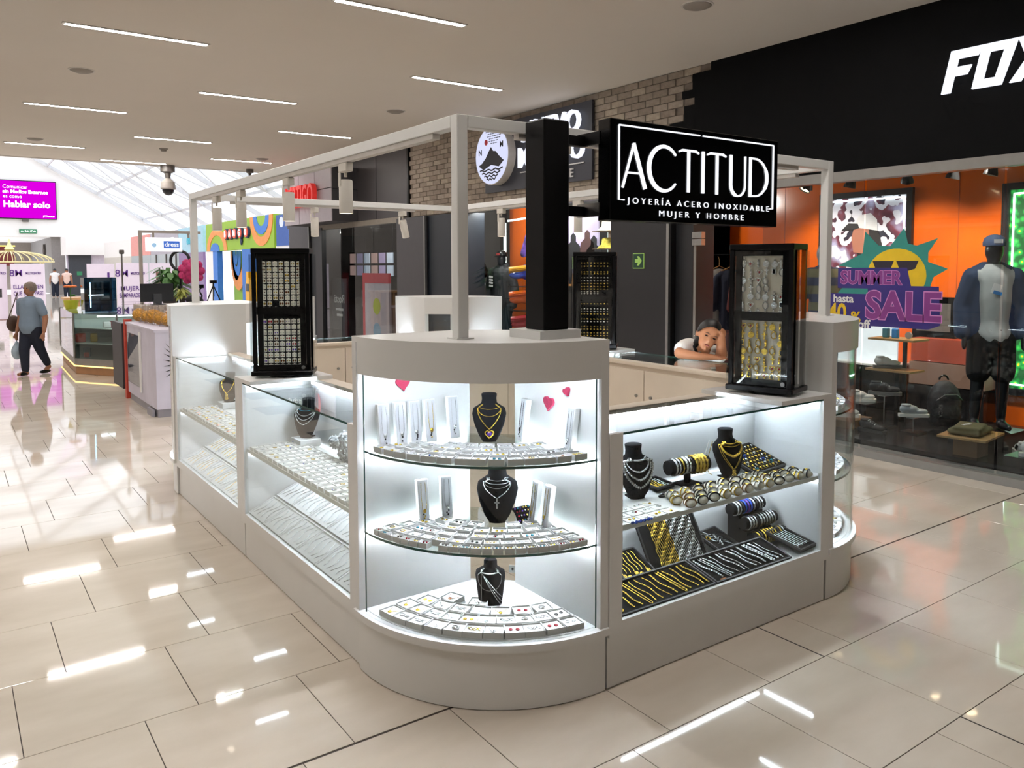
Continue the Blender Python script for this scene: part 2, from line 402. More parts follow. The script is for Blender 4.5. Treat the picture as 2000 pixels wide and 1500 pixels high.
# bricks
bmats = [M('brick_%d' % i, c, .85, var=.12, scale=25, bump=.5) for i, c in enumerate(('#9a8d80', '#8f8275', '#a39686', '#877a6e'))]
bm_ = [MB().box(0, .02, .004, .236, .003, CH-.003, bev=.004).mesh('brick', m) for m in bmats]
bl = []
for r in range(16):
    zz = 2.635+r*CH
    if zz+CH > 3.955: break
    edge = steps[min(15, int((3.95-zz-.04)/((3.95-2.62)/16)))]
    y = 5.0+(r % 2)*.12
    while y < 12.78:
        if y > edge-.02 and y+.24 < 12.86 and not (7.95 < y and y+.24 < 10.15 and 2.9 < zz and zz+CH < 3.84): bl.append((y, zz))
        y += .24
bl.sort()
for y, zz in bl[:300]:
    o = bpy.data.objects.new('brick', random.choice(bm_)); COL.objects.link(o); o.parent = wall; o.location = (XW+random.uniform(-.006, .004), y, zz)
mb = MB()
for y, zz in bl[300:]: mb.box(XW+random.uniform(-.006, .004), XW+.025, y+.004, y+.236, zz+.003, zz+CH-.003)
if mb.v: mb.build('far_brick', bmats[0], wall, kind='stuff')
# dark grey cladding panels beyond the bricks
for a, b in ((12.86, 14.1), (14.12, 15.3), (15.32, 19.0)):
    B(XW-.02, XW+.03, a, b, 2.66, 3.95).build('cladding_panel', DGREY, wall)
B(XW-.03, XW+.03, 12.8, 12.86, 2.6, 3.95).build('cladding_trim', M('black_satin'), wall)
FRM = M('grey_window_frame', '#8f8b87', .45, .2)
fr = B(XW-.03, XW+.09, -8, 5.25, 2.53, 2.62).build('trim_2', FRM, kind='structure')
B(XW-.03, XW+.09, 7.46, 11.0, 2.6, 2.66).build('trim_3', FRM, kind='structure')
B(XW-.03, XW+.09, 13.1, 17.5, 2.56, 2.66).build('trim_4', M('shop_frame_tan', '#8e867c', .5), kind='structure')
B(XW-.06, XW+.12, -8, 5.25, 0, .07).build('baseboard_right', M('window_plinth_grey', '#8b8884', .4), kind='structure')
B(XW-.03, XW+.1, 7.46, 11.0, 0, .12).build('baseboard_shops', M('window_plinth_grey'), kind='structure')
# pillars between the shops
PDK = M('dark_pillar_panel', '#2a2a2e', .45, var=.05)
PDB = M('dark_blue_panel', '#20262f', .4, var=.05)
PGR = M('grey_pillar_panel', '#454346', .45, var=.05)
p = B(XW-.05, XW+.4, 6.5, 7.46, 0, 2.66).build('pillar_dark', M('black_pillar', '#1f1f22', .45, var=.06), kind='structure')
B(XW-.07, XW-.03, 6.46, 6.5, 0, 2.62).build('edge_strip', STEEL, p)
B(XW+.05, XW+.4, 6.2, 6.46, 0, 2.66).build('trim_5', M('black_pillar'), kind='structure')
B(XW-.03, XW+.4, 11.0, 12.12, 0, 2.62).build('pillar_blue', PDB, kind='structure')
p = B(XW-.09, XW+.4, 12.14, 13.16, 0, 2.62).build('pillar_grey', PGR, kind='structure')
B(XW-.1, XW-.06, 12.1, 12.14, 0, 2.62).build('edge_strip', STEEL, p)
p = B(XW-.09, XW+.4, 17.48, 18.7, 0, 2.7).build('pillar_far', PGR, kind='structure')
B(XW-.1, XW-.06, 17.43, 17.48, 0, 2.7).build('edge_strip', STEEL, p)
B(XW-.05, XW+.4, 16.8, 17.4, 0, 2.6).build('pillar_shop', M('black_pillar'), kind='structure')
# shop rear shell
B(12, 12.2, -8, 19, 0, 3.95).build('wall_shop_rear', M('shop_rear_grey', '#5a5654', .8), kind='structure')
B(XW+.2, 12, 18.9, 19.0, 0, 3.95).build('wall_shop_end', M('shop_rear_grey'), kind='structure')
B(XW+.2, 12, 12.5, 12.6, 0, 3.95).build('wall_shop_divider', M('shop_rear_grey'), kind='structure')
B(XW+.1, 12, -8, 12.5, 2.95, 3.0).build('ceiling_shop', M('shop_ceiling_dark', '#3a3836', .9), kind='structure')
B(XW+.1, 12, 12.6, 18.9, 2.75, 2.8).build('ceiling_cafe', M('cafe_ceiling', '#6a6664', .9), kind='structure')

# ---------------------------------------------------------------- atrium under the skylight
WW = M('atrium_white', '#f2efec', .7, var=.01)
mb = MB().ext([(-14, 60, 3.75), (-14, 60, 9.6), (3.6, 60, 9.6), (11.6, 60, 4.95), (13.9, 60, 3.6), (6.7, 60, 3.6), (6.7, 60, 3.75)], (0, .4, 0))
wf = mb.build('wall_far', WW, kind='structure')
B(6.4, 13.9, 57.5, 60, 2.55, 3.72).build('trim_6', WW, kind='structure')
B(6.5, 14, 58.2, 58.4, 0, 2.55).build('wall_far_shop', M('lilac_shopfront', '#cfc6d6', .6), kind='structure')
B(6.6, 7.9, 58.1, 58.2, 0, 2.55).build('door_1', M('atrium_dark_door', '#3c4048', .5), kind='structure')
# passage beyond the far wall
B(-6, 6.7, 75, 75.2, 0, 4).build('wall_passage', M('passage_brown', '#8c8178', .8), kind='structure')
B(5.9, 6.7, 60.4, 75, 0, 3.75).build('wall_passage_side', M('passage_grey', '#8f8b89', .8), kind='structure')
B(-14, 6.7, 60.4, 75.2, 3.75, 3.85).build('ceiling_passage', WW, kind='structure')
B(-6.2, -6, 18.9, 60, 0, 6).build('wall_atrium_unseen', M('atrium_side_brown', '#857a70', .8), kind='structure')  # unseen wall, added to darken what the shop glass reflects
roof = thing('skylight', 'white steel skylight roof over the atrium with glass panes', 'skylight', (0, 40, 4), kind='structure')
RB = M('white_roof_steel', '#d2d2d4', .5)
def rz_(x): return 9.9-.587*(x-3.1)
YR = [19.2, 24, 29, 34, 39, 44, 49, 54, 59.8]
for y in YR: MB().bar((-6, y, rz_(3.1)+.0), (3.1, y, rz_(3.1)), .1, .22).bar((3.1, y, rz_(3.1)), (14.2, y, rz_(14.2)), .1, .22).build('rafter', RB, roof)
for x in (3.1, 5.8, 8.6, 11.4, 14.1): MB().bar((x, 19, rz_(x)), (x, 60, rz_(x)), .07, .12).build('purlin', RB, roof)
for i in range(len(YR)-1):
    y0, y1 = YR[i], YR[i+1]
    MB().bar((5.8, y0, rz_(5.8)-.1), (11.4, y1, rz_(11.4)-.1), .06, .06).bar((11.4, y0, rz_(11.4)-.1), (5.8, y1, rz_(5.8)-.1), .06, .06).build('wind_brace', RB, roof)
    MB().add([(3.1, y0, rz_(3.1)+.08), (14.2, y0, rz_(14.2)+.08), (14.2, y1, rz_(14.2)+.08), (3.1, y1, rz_(3.1)+.08)], [(0, 1, 2, 3)]).build('pane', GLASS('roof_glass', '#f7fbff'), roof)
for k in range(8):
    y = 20+k*1.0
    MB().bar((9.2, y, rz_(9.2)-.35), (13.6, y, rz_(13.6)-.35), .05, .1).build('louver', RB, roof)
# ---------------------------------------------------------------- jewellery kiosk: corner cabinets
ARC = 20
def corner_cabinet(cx, cy, sx, sy, label, full=True, glassm=None):
    t = thing('corner_display_cabinet', label, 'display cabinet', (cx, cy, 0), 0, 'curved corner cabinets of the kiosk')
    P = lambda u, v, z: (cx+sx*u, cy+sy*v, z)
    flip = sx*sy < 0
    def poly(r, z0, z1, m=.0, back=True):
        a = [(r*math.cos(PI/2*i/ARC), r*math.sin(PI/2*i/ARC)) for i in range(ARC+1)]
        pts = a+[(-.03+m, r), (-.03+m, .135), (.165, -.05+m), (r, -.05+m)]
        pts = [P(u, v, z0) for u, v in pts]
        return MB().ext(pts if not flip else pts[::-1], (0, 0, z1-z0))
    def arcw(r0_, r1_, z0, z1, a0=0, a1=1):
        mb = MB(); n = ARC
        for i in range(n+1):
            a = PI/2*(a0+(a1-a0)*i/n); c_, s_ = math.cos(a), math.sin(a)
            mb.v += [P(r0_*c_, r0_*s_, z0), P(r1_*c_, r1_*s_, z0), P(r1_*c_, r1_*s_, z1), P(r0_*c_, r0_*s_, z1)]
        for i in range(n):
            for j in range(4): a = 4*i+j; b = 4*i+(j+1) % 4; mb.f.append((a, b, b+4, a+4))
        mb.f += [(0, 1, 2, 3), (4*n+3, 4*n+2, 4*n+1, 4*n)]
        return mb
    pbox = lambda u0, u1, v0, v1, z0, z1: MB().box(*sorted((cx+sx*u0, cx+sx*u1)), *sorted((cy+sy*v0, cy+sy*v1)), z0, z1)
    poly(.718, .004, .245, .004).build('base', WHITE, t, 30)
    poly(.742, .245, .275).build('bottom_ledge', WHITE, t, 30)
    poly(.73, 1.435, 1.458).build('top', WHITE, t, 30)
    arcw(.712, .73, 1.302, 1.435).build('fascia', WHITE, t, 30)
    pbox(.165, .73, -.05, -.012, .275, 1.435).build('side_panel', WHITE, t)
    pbox(-.03, .012, .135, .73, .275, 1.435).build('side_panel', WHITE, t)
    MB().ext([P(*q, 1.302) for q in ((.165, -.05), (.165, -.02), (.0, .135), (-.03, .135))], (0, 0, .133)).build('rear_fascia', WHITE, t)
    MB().ext([P(*q, .275) for q in ((.165, -.035), (.165, -.03), (-.015, .14), (-.02, .135))], (0, 0, 1.027)).build('rear_glass', CLEAR, t)
    arcw(.716, .722, .275, 1.302, .025, .975).build('curved_glass', glassm or CLEAR, t, 30)
    for z in (.965, .615):
        sh = poly(.705, z, z+.008, .02).build('glass_shelf', GLASS('shelf_glass', '#f3f9f7'), t, 30)
        arcw(.7045, .7075, z-.001, z+.0085).build('shelf_edge', GREENEDGE, sh, 30)
    poly(.70, .2745, .277, .03).build('interior_floor', WHITE_IN, t, 30)
    arcw(.688, .702, 1.40, 1.408, .04, .96).build('light_strip', LED, t)
    for z in (.95, .602):
        pbox(.2, .69, -.011, -.004, z, z+.012).build('light_strip', LIGHT('led_corner', '#eef4ff', LED_L*2.1), t)
        pbox(.013, .02, .2, .69, z, z+.012).build('light_strip', MATS['led_corner'], t)
    for a in (.022, .978):
        c_, s_ = math.cos(PI/2*a), math.sin(PI/2*a)
        MB().tube([P(.715*c_, .715*s_, .28), P(.715*c_, .715*s_, 1.3)], .003, 8).build('glass_edge', GREENEDGE, t)
    return t
corner_cabinet(2.135, 3.105, -1, -1, 'large curved white corner cabinet with three lit shelves of white jewellery boxes')
corner_cabinet(2.135, 6.507, -1, 1, 'white corner cabinet behind the glass cases beside the lilac candy counter')
corner_cabinet(3.732, 3.105, 1, -1, 'white corner cabinet with clear acrylic front facing the sneaker shop window')
corner_cabinet(3.732, 6.507, 1, 1, 'rear white corner cabinet seen from inside the kiosk behind the thin post')

# ---------------------------------------------------------------- straight glass cases
CASEGL = GLASS('case_glass', '#f8fcfb')
def glass_case(origin, along, inward, L, label, inside=False, board=None, tintm=None):
    """origin: outer front corner on the floor; along: unit vector of the front; inward: unit vector into the kiosk"""
    ox, oy = origin; ax, ay = along; ix, iy = inward
    t = thing('glass_display_case', label, 'display case', (ox, oy, 0), 0, 'straight glass cases of the kiosk')
    def bx(s0, s1, d0, d1, z0, z1, bev=0):
        xs = sorted((ox+ax*s0+ix*d0, ox+ax*s1+ix*d1)); ys = sorted((oy+ay*s0+iy*d0, oy+ay*s1+iy*d1))
        return MB().box(xs[0], xs[1], ys[0], ys[1], z0, z1, bev)
    D = .48; e = .07
    bx(.006, L-.006, .02, D-.004, .004, .226).build('base', WHITE, t)
    bx(0, L, 0, D, .226, .262).build('bottom_frame', WHITE, t)
    bx(0, L, 0, .02, .262, .285).build('front_rail', WHITE, t)
    for s in (0, L-e): bx(s, s+e, 0, .022, .285, 1.072).build('upright', WHITE, t)
    for s in (.0, L-.02): bx(s, s+.02, .022, D, .262, 1.052).build('end_panel', WHITE_IN, t)
    bp = bx(.02, L-.02, D-.018, D, .262, 1.05).build('rear_panel', CREAM if inside else WHITE_IN, t)
    n = 2
    for k in range(n):
        a = .03+(L-.06)*k/n; b = .03+(L-.06)*(k+1)/n
        dr = bx(a+.004, b-.004, D, D+.016, .27, 1.02).build('rear_door', CREAM, t)
        c = (a+.07) if k else (b-.07)
        q = Vector((ox+ax*c+ix*(D+.016), oy+ay*c+iy*(D+.016), .84)); MB().tube([q, q+Vector((ix*.012, iy*.012, 0))], .011, 10).build('lock', STEEL, dr)
    bx(0, L, D-.07, D+.02, 1.05, 1.072).build('rear_rail', CREAM, t)
    bx(.06, L-.06, D-.058, D-.046, 1.03, 1.05).build('light_channel', ALU, t)
    bx(.1, L-.1, D-.067, D-.058, 1.03, 1.047).build('light_strip', LED, t)
    bx(e-.005, L-e+.005, .006, .012, .27, 1.063).build('front_glass', CASEGL, t)
    bx(e-.005, L-e+.005, .004, D-.07, 1.063, 1.071).build('top_glass', CASEGL, t)
    bx(e, L-e, .0015, .004, 1.0625, 1.0715).build('glass_edge', GREENEDGE, t)
    sh = bx(.02, L-.02, .03, .40, .648, .668).build('shelf', WHITE, t)
    bx(.06, L-.06, .37, .384, .642, .648).build('light_strip', LIGHT('led_soft', '#eef4ff', LED_L*.55), t)
    for s in (.021, L-.027):
        bx(s, s+.006, .05, .38, 1.035, 1.047).build('end_light', LIGHT('led_soft', '#eef4ff', LED_L*.7), t)
        bx(s, s+.006, .05, .36, .632, .644).build('end_light', MATS['led_soft'], t)
    bx(.02, L-.02, .02, D-.018, .262, .268).build('interior_floor', WHITE_IN, t)
    if board:
        bx(board[0], board[1], -.003, D+.02, 1.0725, 1.094).build('top_board', WHITE, t)
    return t
XL, YF = 1.412, 2.37
glass_case((XL, 3.16), (0, 1), (1, 0), 1.645, 'white lit glass case of silver jewellery next to the curved corner cabinet', board=(1.42, 1.645))
glass_case((XL, 4.808), (0, 1), (1, 0), 1.645, 'white lit glass case of jewellery farther along beside the candy counter', board=(0, .06))
glass_case((2.168, YF), (1, 0), (0, 1), 1.53, 'lit glass case holding gold chains and black trays facing the viewer', board=(1.11, 1.53))
glass_case((4.45, 3.16), (0, 1), (-1, 0), 1.645, 'glass counter with cream back where the woman leans', inside=True, board=(1.43, 1.645))
glass_case((4.45, 4.808), (0, 1), (-1, 0), 1.645, 'glass counter with cream back under the black ring tower', inside=True, board=(0, .2))
glass_case((2.168, 7.225), (1, 0), (0, -1), 1.53, 'rear glass counter with cream sliding doors at the kiosk end', inside=True)

# ---------------------------------------------------------------- overhead frame with track lights
PX0, PX1, PY0, PY1 = 1.70, 4.20, 2.755, 6.91
fr = thing('overhead_frame', 'thin white square-tube overhead frame standing on the kiosk corners', 'frame', (PX0, PY0, 1.458))
h = .025
for x in (PX0, PX1):
    for y in (PY0, PY1):
        B(x-h, x+h, y-h, y+h, 1.461, 2.352, bev=.003).build('post', WHITE, fr)
        B(x-.04, x+.04, y-.04, y+.04, 1.458, 1.463).build('foot_plate', WHITE, fr)
for y in (PY0, PY1): B(PX0+h, PX1-h, y-h, y+h, 2.302, 2.352, bev=.003).build('beam', WHITE, fr)
for x in (PX0, PX1): B(x-h, x+h, PY0+h, PY1-h, 2.302, 2.352, bev=.003).build('beam', WHITE, fr)
for x, a, b in ((PX0, PY0+.18, PY1-.2), (PX1, PY0+.2, PY1-.3)): B(x-.018, x+.018, a, b, 2.28, 2.302).build('light_track', ALU, fr)
for y, a, b in ((PY0, PX0+.28, PX1-.3), (PY1, PX0+.3, PX1-.45)): B(a, b, y-.018, y+.018, 2.28, 2.302).build('light_track', ALU, fr)
SPOTW = M('spot_white', '#dcd6cc', .4, var=.03)
def spot(loc, tilt, yaw, label):
    t = local('track_spotlight', label, 'spotlight', loc, 0, 'white cylinder track spotlights')
    B(-.02, .02, -.05, .05, -.045, 0, bev=.004).build('adapter', SPOTW, t)
    MB().tube([(0, 0, -.045), (0, 0, -.07)], .008, 8).box(-.036, -.031, -.012, .012, -.12, -.05).build('bracket', SPOTW, t)
    R = Matrix.Translation((0, 0, -.085)) @ Matrix.Rotation(yaw, 4, 'Z') @ Matrix.Rotation(tilt, 4, 'X')
    hd = MB().lathe([(.03, 0), (.035, -.006), (.035, -.17), (.031, -.17), (.029, -.13)][::-1], 20).tf(R).build('housing', SPOTW, t, 40)
    MB().lathe([(.001, -.162), (.0285, -.162)], 20, cap=False).tf(R).build('lens', LIGHT('spot_glow', '#fff0d8', 9), hd)
    return t
spot((PX0, 3.86, 2.2785), 0, 0, 'white cylinder spotlight hanging on the near side of the long track')
spot((PX0, 4.69, 2.2785), 0, 0, 'white cylinder spotlight on the long track in front of the red lettering')
spot((PX0, 5.62, 2.2785), 0, 0, 'white cylinder spotlight on the long track above the green fascia')
spot((PX0, 6.22, 2.2785), 0, 0, 'white cylinder spotlight at the far end of the long track by the post')
spot((2.74, PY1, 2.2785), 0, PI/2, 'small upright spotlight on the rear beam above the earring tower')
spot((3.62, PY1, 2.2785), .34, -1.1, 'small tilted spotlight on the rear beam before the grey pillar')
spot((PX1, 6.08, 2.2785), 0, 0, 'spotlight on the far side track left of the black post'.replace('left of', 'next to'))
spot((PX1, 4.99, 2.2785), 0, 0, 'spotlight on the far side track between black post and sign')
spot((2.22, PY0, 2.2785), .35, .9, 'large tilted spotlight between the black post and the lettered sign')
spot((3.44, PY0, 2.2785), -.5, -1.0, 'tilted spotlight half hidden behind the lettered sign')

# ---------------------------------------------------------------- lettered sign on its black post
sg = thing('lettered_sign', 'black sign with large white illuminated letters on a thick black post', 'sign', (2.02, 2.6, 1.458))
MB().obox((2.02, 2.61, 1.4755), (.21, .21, .035), (0, 0, .0)).build('base_plate', WHITE, sg)
B(1.955, 2.085, 2.53, 2.66, 1.493, 2.335, bev=.006).build('post', M('post_black', '#0e0e10', .45, spec=.2), sg)
for z in (2.268, 1.978): B(2.085, 2.215, 2.57, 2.61, z-.02, z+.02).build('arm', M('post_black'), sg)
SY = 2.42
panel = B(2.205, 3.285, SY, SY+.075, 1.935, 2.345, bev=.003).build('panel', M('sign_black', '#08080a', .16, spec=.5), sg)
B(2.20, 2.216, SY+.06, SY+.2, 1.955, 2.01).build('bracket', STEEL, sg); B(2.20, 2.216, SY+.06, SY+.2, 2.25, 2.3).build('bracket', M('post_black'), sg)
NEON = LIGHT('sign_letter_light', '#f6f8ff', 1.25)
u = lambda x, z: (2.205+x, z)       # sign coordinates, x from the left edge, z height
def sgl(pts, w, name='letter', par=panel):
    mb = stroke(pts, w, 0, .006); mb.tf(Matrix(((1, 0, 0, 2.205), (0, 0, -1, SY), (0, 1, 0, 1.935), (0, 0, 0, 1)))); return mb
def glyph(mbs, name='letter'):
    m = MB()
    for q in mbs: m.add(q.v, q.f)
    return m.build(name, NEON, panel)
B0, T0 = .135, .318; T_ = .0095; K_ = .018
def arc(cx_, cz_, rx, rz, a0, a1, n=18): return [(cx_+rx*math.cos(math.radians(a0+(a1-a0)*i/n)), cz_+rz*math.sin(math.radians(a0+(a1-a0)*i/n))) for i in range(n+1)]
glyph([sgl([(.065, B0), (.128, T0)], T_), sgl([(.126, T0), (.193, B0)], [K_*.9, K_]), sgl([(.09, B0+.062), (.165, B0+.062)], T_*.8)])
glyph([sgl(arc(.305, (B0+T0)/2, .09, .093, 40, 320, 30), [T_*.8+abs(math.sin(i/30*PI))*(K_-T_*.6) for i in range(31)])])
def tee(x0, x1, st):
    return [sgl([(x0, T0-.012), (x0+.02, T0-.004), (x1-.02, T0-.004), (x1, T0-.012)], [T_*.7, T_, T_, T_*.7]), sgl([(st, T0), (st, B0)], K_*.82)]
glyph(tee(.395, .52, .455)); glyph([sgl([(.548, T0), (.548, B0)], K_*.82)]); glyph(tee(.575, .70, .64))
glyph([sgl([(.735, T0), (.735, B0+.05)]+arc(.785, B0+.05, .05, .05, 180, 360, 14)+[(.835, T0)], [K_*.85]*2+[K_*.85]*6+[T_*.9]*9+[T_*.9])])
glyph([sgl([(.872, T0), (.872, B0)], K_*.8), sgl([(.872, T0-.004)]+arc(.90, (B0+T0)/2, .095, (T0-B0)/2-.004, 78, -78, 20)+[(.872, B0+.004)], [T_*.8]*5+[T_]*3+[K_*.95]*8+[T_]*3+[T_*.8]*4)])
BW = .0055
for q in ([(.045, .385), (.525, .385)], [(.545, .385), (1.04, .385)], [(.045, .385), (.045, .085), (.075, .085)], [(1.04, .385), (1.04, .085), (1.02, .085)]): glyph([sgl(q, BW)], 'border')
MT = Matrix(((1, 0, 0, 2.205), (0, 0, -1, SY-.003), (0, 1, 0, 1.935), (0, 0, 0, 1)))
for s_, x, z, w in (('JOYERÍA ACERO INOXIDABLE', .553, .083, .92), ('MUJER Y HOMBRE', .553, .036, .55)):
    q = text_mb(s_, .036, .003, -.0004, space=1.6); x0 = min(v[0] for v in q.v); x1 = max(v[0] for v in q.v)
    k = w/(x1-x0); q.v = [((v[0]-(x0+x1)/2)*k+x, v[1]+z, v[2]) for v in q.v]; letters(q, NEON, panel, MT)
# ---------------------------------------------------------------- stock of the kiosk
CARD = M('white_card', '#f3f2ee', .6, var=.02); CARDG = M('grey_card', '#dcdde0', .6, var=.03); BOXW = M('box_white', '#f1f0ee', .45, var=.02)
PEARL = M('pearl', '#efe9dd', .15, .2); RED = M('gem_red', '#a5172b', .1); BLUE = M('gem_blue', '#1f4fc4', .1); TURQ = M('gem_turquoise', '#2f8fa8', .15); BLKG = M('gem_black', '#141418', .1); PURP = M('gem_purple', '#6a3fb0', .15)
ROSE = M('rose_gold', '#c98a6a', .2, 1); LEATHER = M('black_leather', '#17161a', .5, bump=.3, scale=60); TAN = M('tan_leather', '#8a6238', .5)
def beads(path, r, k=2):
    P = [Vector(p) for p in path]; out = []; R = []
    for i in range(len(P)-1):
        for j in range(k): out.append(P[i].lerp(P[i+1], j/k)); R.append(r*(1.25 if j % 2 == 0 else .6))
    out.append(P[-1]); R.append(r); return MB().tube(out, R, 5)
def jewel(kind, w, d):
    """geometry lying on z = 0 inside a box w x d; list of (name, mb, mat)"""
    s = min(w, d); rnd = random.uniform
    if kind == 'gold earrings' or kind == 'silver earrings' or kind == 'red earrings' or kind == 'dark earrings' or kind == 'blue earrings':
        m = {'gold': GOLD, 'silv': CHROME, 'red ': RED, 'dark': BLKG, 'blue': TURQ}[kind[:4]]
        return [('earring', MB().ball((x, rnd(-.1, .1)*d, .003), (s*.13, s*.15, .004), 8, 5), m) for x in (-w*.2, w*.2)]
    if kind in ('gold pendant', 'silver pendant', 'rose pendant'):
        m = {'g': GOLD, 's': CHROME, 'r': ROSE}[kind[0]]
        p = [(w*.36*math.sin(a), d*(.3-.5*math.cos(a)**2), .002) for a in [PI*(i/12-.5) for i in range(13)]]
        return [('chain', beads(p, s*.014, 2), m), ('pendant', MB().ball((0, -d*.22, .003), (s*.13, s*.15, .004), 10, 5), m)]
    if kind in ('gold ring', 'silver ring', 'silver hoops'):
        m = GOLD if kind[0] == 'g' else CHROME
        if kind == 'silver hoops': return [('hoop', MB().torus((x, 0, .004), s*.16, s*.03, n=14, k=5), m) for x in (-w*.2, w*.2)]
        return [('ring', MB().torus((0, 0, .004), s*.2, s*.035, n=14, k=5), m), ('stone', MB().ball((0, -s*.22, .008), s*.07, 8, 5), random.choice((PEARL, BLUE, RED, PEARL)))]
    m = GOLD if kind[0] == 'g' else CHROME     # bracelet chain across the box
    return [('chain', beads([(w*(-.38+.76*i/10), d*.18*math.sin(i*.9+ph), .003) for i in range(11)], s*.022, 2), m) for ph in (0, 2.2)]
KINDS = ['gold pendant', 'gold ring', 'silver bracelet', 'silver pendant', 'silver ring', 'gold earrings', 'silver hoops', 'silver earrings', 'gold bracelet', 'silver pendant', 'silver bracelet', 'gold pendant', 'silver pendant', 'silver earrings', 'gold earrings', 'silver bracelet', 'gold ring', 'silver ring', 'silver hoops', 'silver pendant', 'dark earrings', 'rose pendant', 'gold bracelet', 'red earrings', 'blue earrings']
PROT = {}
def gift_box(kind, w, d, h, lid=False):
    key = (kind, w, d, h)
    if key not in PROT:
        L = []
        t = .0022; mb = MB().box(-w/2, w/2, -d/2, d/2, 0, .002)
        for a in ((-w/2, w/2, -d/2, -d/2+t), (-w/2, w/2, d/2-t, d/2), (-w/2, -w/2+t, -d/2+t, d/2-t), (w/2-t, w/2, -d/2+t, d/2-t)): mb.box(*a, .002, h)
        L.append(('tray', mb.mesh('tray', BOXW)))
        L.append(('insert', B(-w/2+t, w/2-t, -d/2+t, d/2-t, .002, h*.72).mesh('insert', CARD)))
        for nm, m, mt in jewel(kind, w*.86, d*.86): m.tf(Matrix.Translation((0, 0, h*.72))); L.append((nm, m.mesh(nm, mt, 50)))
        PROT[key] = L
    return PROT[key]
def put_parts(L, name, label, cat, loc, rz=0, group=None, rot=None):
    o = local(name, label, cat, loc, rz, group, rot)
    for nm, me in L:
        c = bpy.data.objects.new(nm, me); COL.objects.link(c); c.parent = o
    return o
CC = (2.135, 3.105)
def pol(r, t, z): a = math.radians(t); return (CC[0]-r*math.cos(a), CC[1]-r*math.sin(a), z)
def row_on_shelf(z, r, t0, t1, n, w, d, h, rowname, shelf, small=False, skip=(), kinds=KINDS):
    for i in range(n):
        if i in skip: continue
        t = t0+(t1-t0)*(i+.5)/n; k = random.choice(kinds)
        art = 'white ring box' if small else 'white gift box'
        put_parts(gift_box(k, w, d, h), 'jewellery_box', f'{art} with {k}, {ORD[i]} along the {rowname} row, {shelf} curved shelf', 'jewellery box',
                  pol(r, t+random.uniform(-.4, .4), z), math.radians(t)-PI/2+random.uniform(-.05, .05), f'boxes on the {shelf} curved shelf')
Z1, Z2, Z3 = .9735, .6235, .2775
row_on_shelf(Z1, .662, 5, 86, 14, .062, .062, .026, 'front', 'top')
row_on_shelf(Z1, .588, 5, 86, 12, .062, .062, .026, 'second', 'top')
row_on_shelf(Z1, .515, 9, 84, 10, .06, .06, .026, 'third', 'top', skip=(9,))
row_on_shelf(Z1, .44, 14, 82, 7, .06, .06, .026, 'inner', 'top', skip=(0,))
row_on_shelf(Z2, .676, 5, 86, 22, .036, .034, .022, 'front', 'middle', True, skip=(7, 20, 21) if 0 else (7,), kinds=['gold earrings', 'dark earrings', 'silver earrings', 'red earrings', 'blue earrings', 'gold ring']) if 0 else None
for a, b in ((0, 11), (11, 22)):
    for i in range(a, b):
        if i == 7: continue
        t = 5+81*(i+.5)/22; k = random.choice(['gold earrings', 'dark earrings', 'silver earrings', 'gold earrings', 'silver earrings', 'gold earrings', 'red earrings', 'blue earrings'])
        lab = f'{ORD[i]} along' if i < 20 else ('last but one of' if i == 20 else 'last of')
        put_parts(gift_box(k, .038, .036, .024), 'jewellery_box', f'small white box with {k}, {lab} front row, middle curved shelf', 'jewellery box', pol(.682, t, Z2), math.radians(t)-PI/2, 'boxes on the middle curved shelf')
row_on_shelf(Z2, .622, 5, 86, 13, .062, .06, .026, 'second', 'middle')
row_on_shelf(Z2, .55, 6, 86, 11, .062, .06, .026, 'third', 'middle')
row_on_shelf(Z2, .478, 8, 84, 9, .062, .06, .026, 'fourth', 'middle')
row_on_shelf(Z2, .405, 12, 80, 6, .06, .058, .026, 'inner', 'middle', skip=(3,))
row_on_shelf(Z3, .648, 7, 85, 11, .08, .078, .024, 'front', 'lowest', kinds=KINDS+['silver bracelet', 'silver bracelet', 'gold bracelet'])
row_on_shelf(Z3, .56, 6, 85, 10, .08, .078, .024, 'second', 'lowest', kinds=KINDS+['silver bracelet'])
row_on_shelf(Z3, .475, 8, 82, 7, .08, .078, .024, 'third', 'lowest')
row_on_shelf(Z3, .39, 12, 70, 3, .08, .078, .024, 'inner', 'lowest', skip=(2,))
# tall upright boxes
def tall_box(loc, face, label, m, h=.19, w=.052, tilt=-.13):
    t = local('necklace_box', label, 'jewellery box', loc, face, 'upright necklace boxes in the corner cabinet', (tilt, 0, face))
    b = MB().box(-w/2, w/2, -.004, .022, 0, h, bev=.002).build('case', BOXW, t)
    B(-w/2+.005, w/2-.005, -.006, -.004, .005, h-.005).build('insert', CARDG, t)
    for s in (-1, 1): beads([(s*.012*(1-abs(i/12-.5)*.4), -.0075, h*.93-h*.62*i/12) for i in range(13)], .0011, 2).build('chain', m, t)
    MB().ball((0, -.009, h*.28), (.008, .003, .01), 8, 6).build('pendant', m, t, 50)
    for k in range(3): MB().ball((random.uniform(-.006, .006), -.008, h*(.12+.045*k)), (.004, .002, .004), 6, 4).build('charm', random.choice((m, BLKG)), t)
ang = lambda dx, dy: math.atan2(dy, dx)+PI/2
side = 0.25
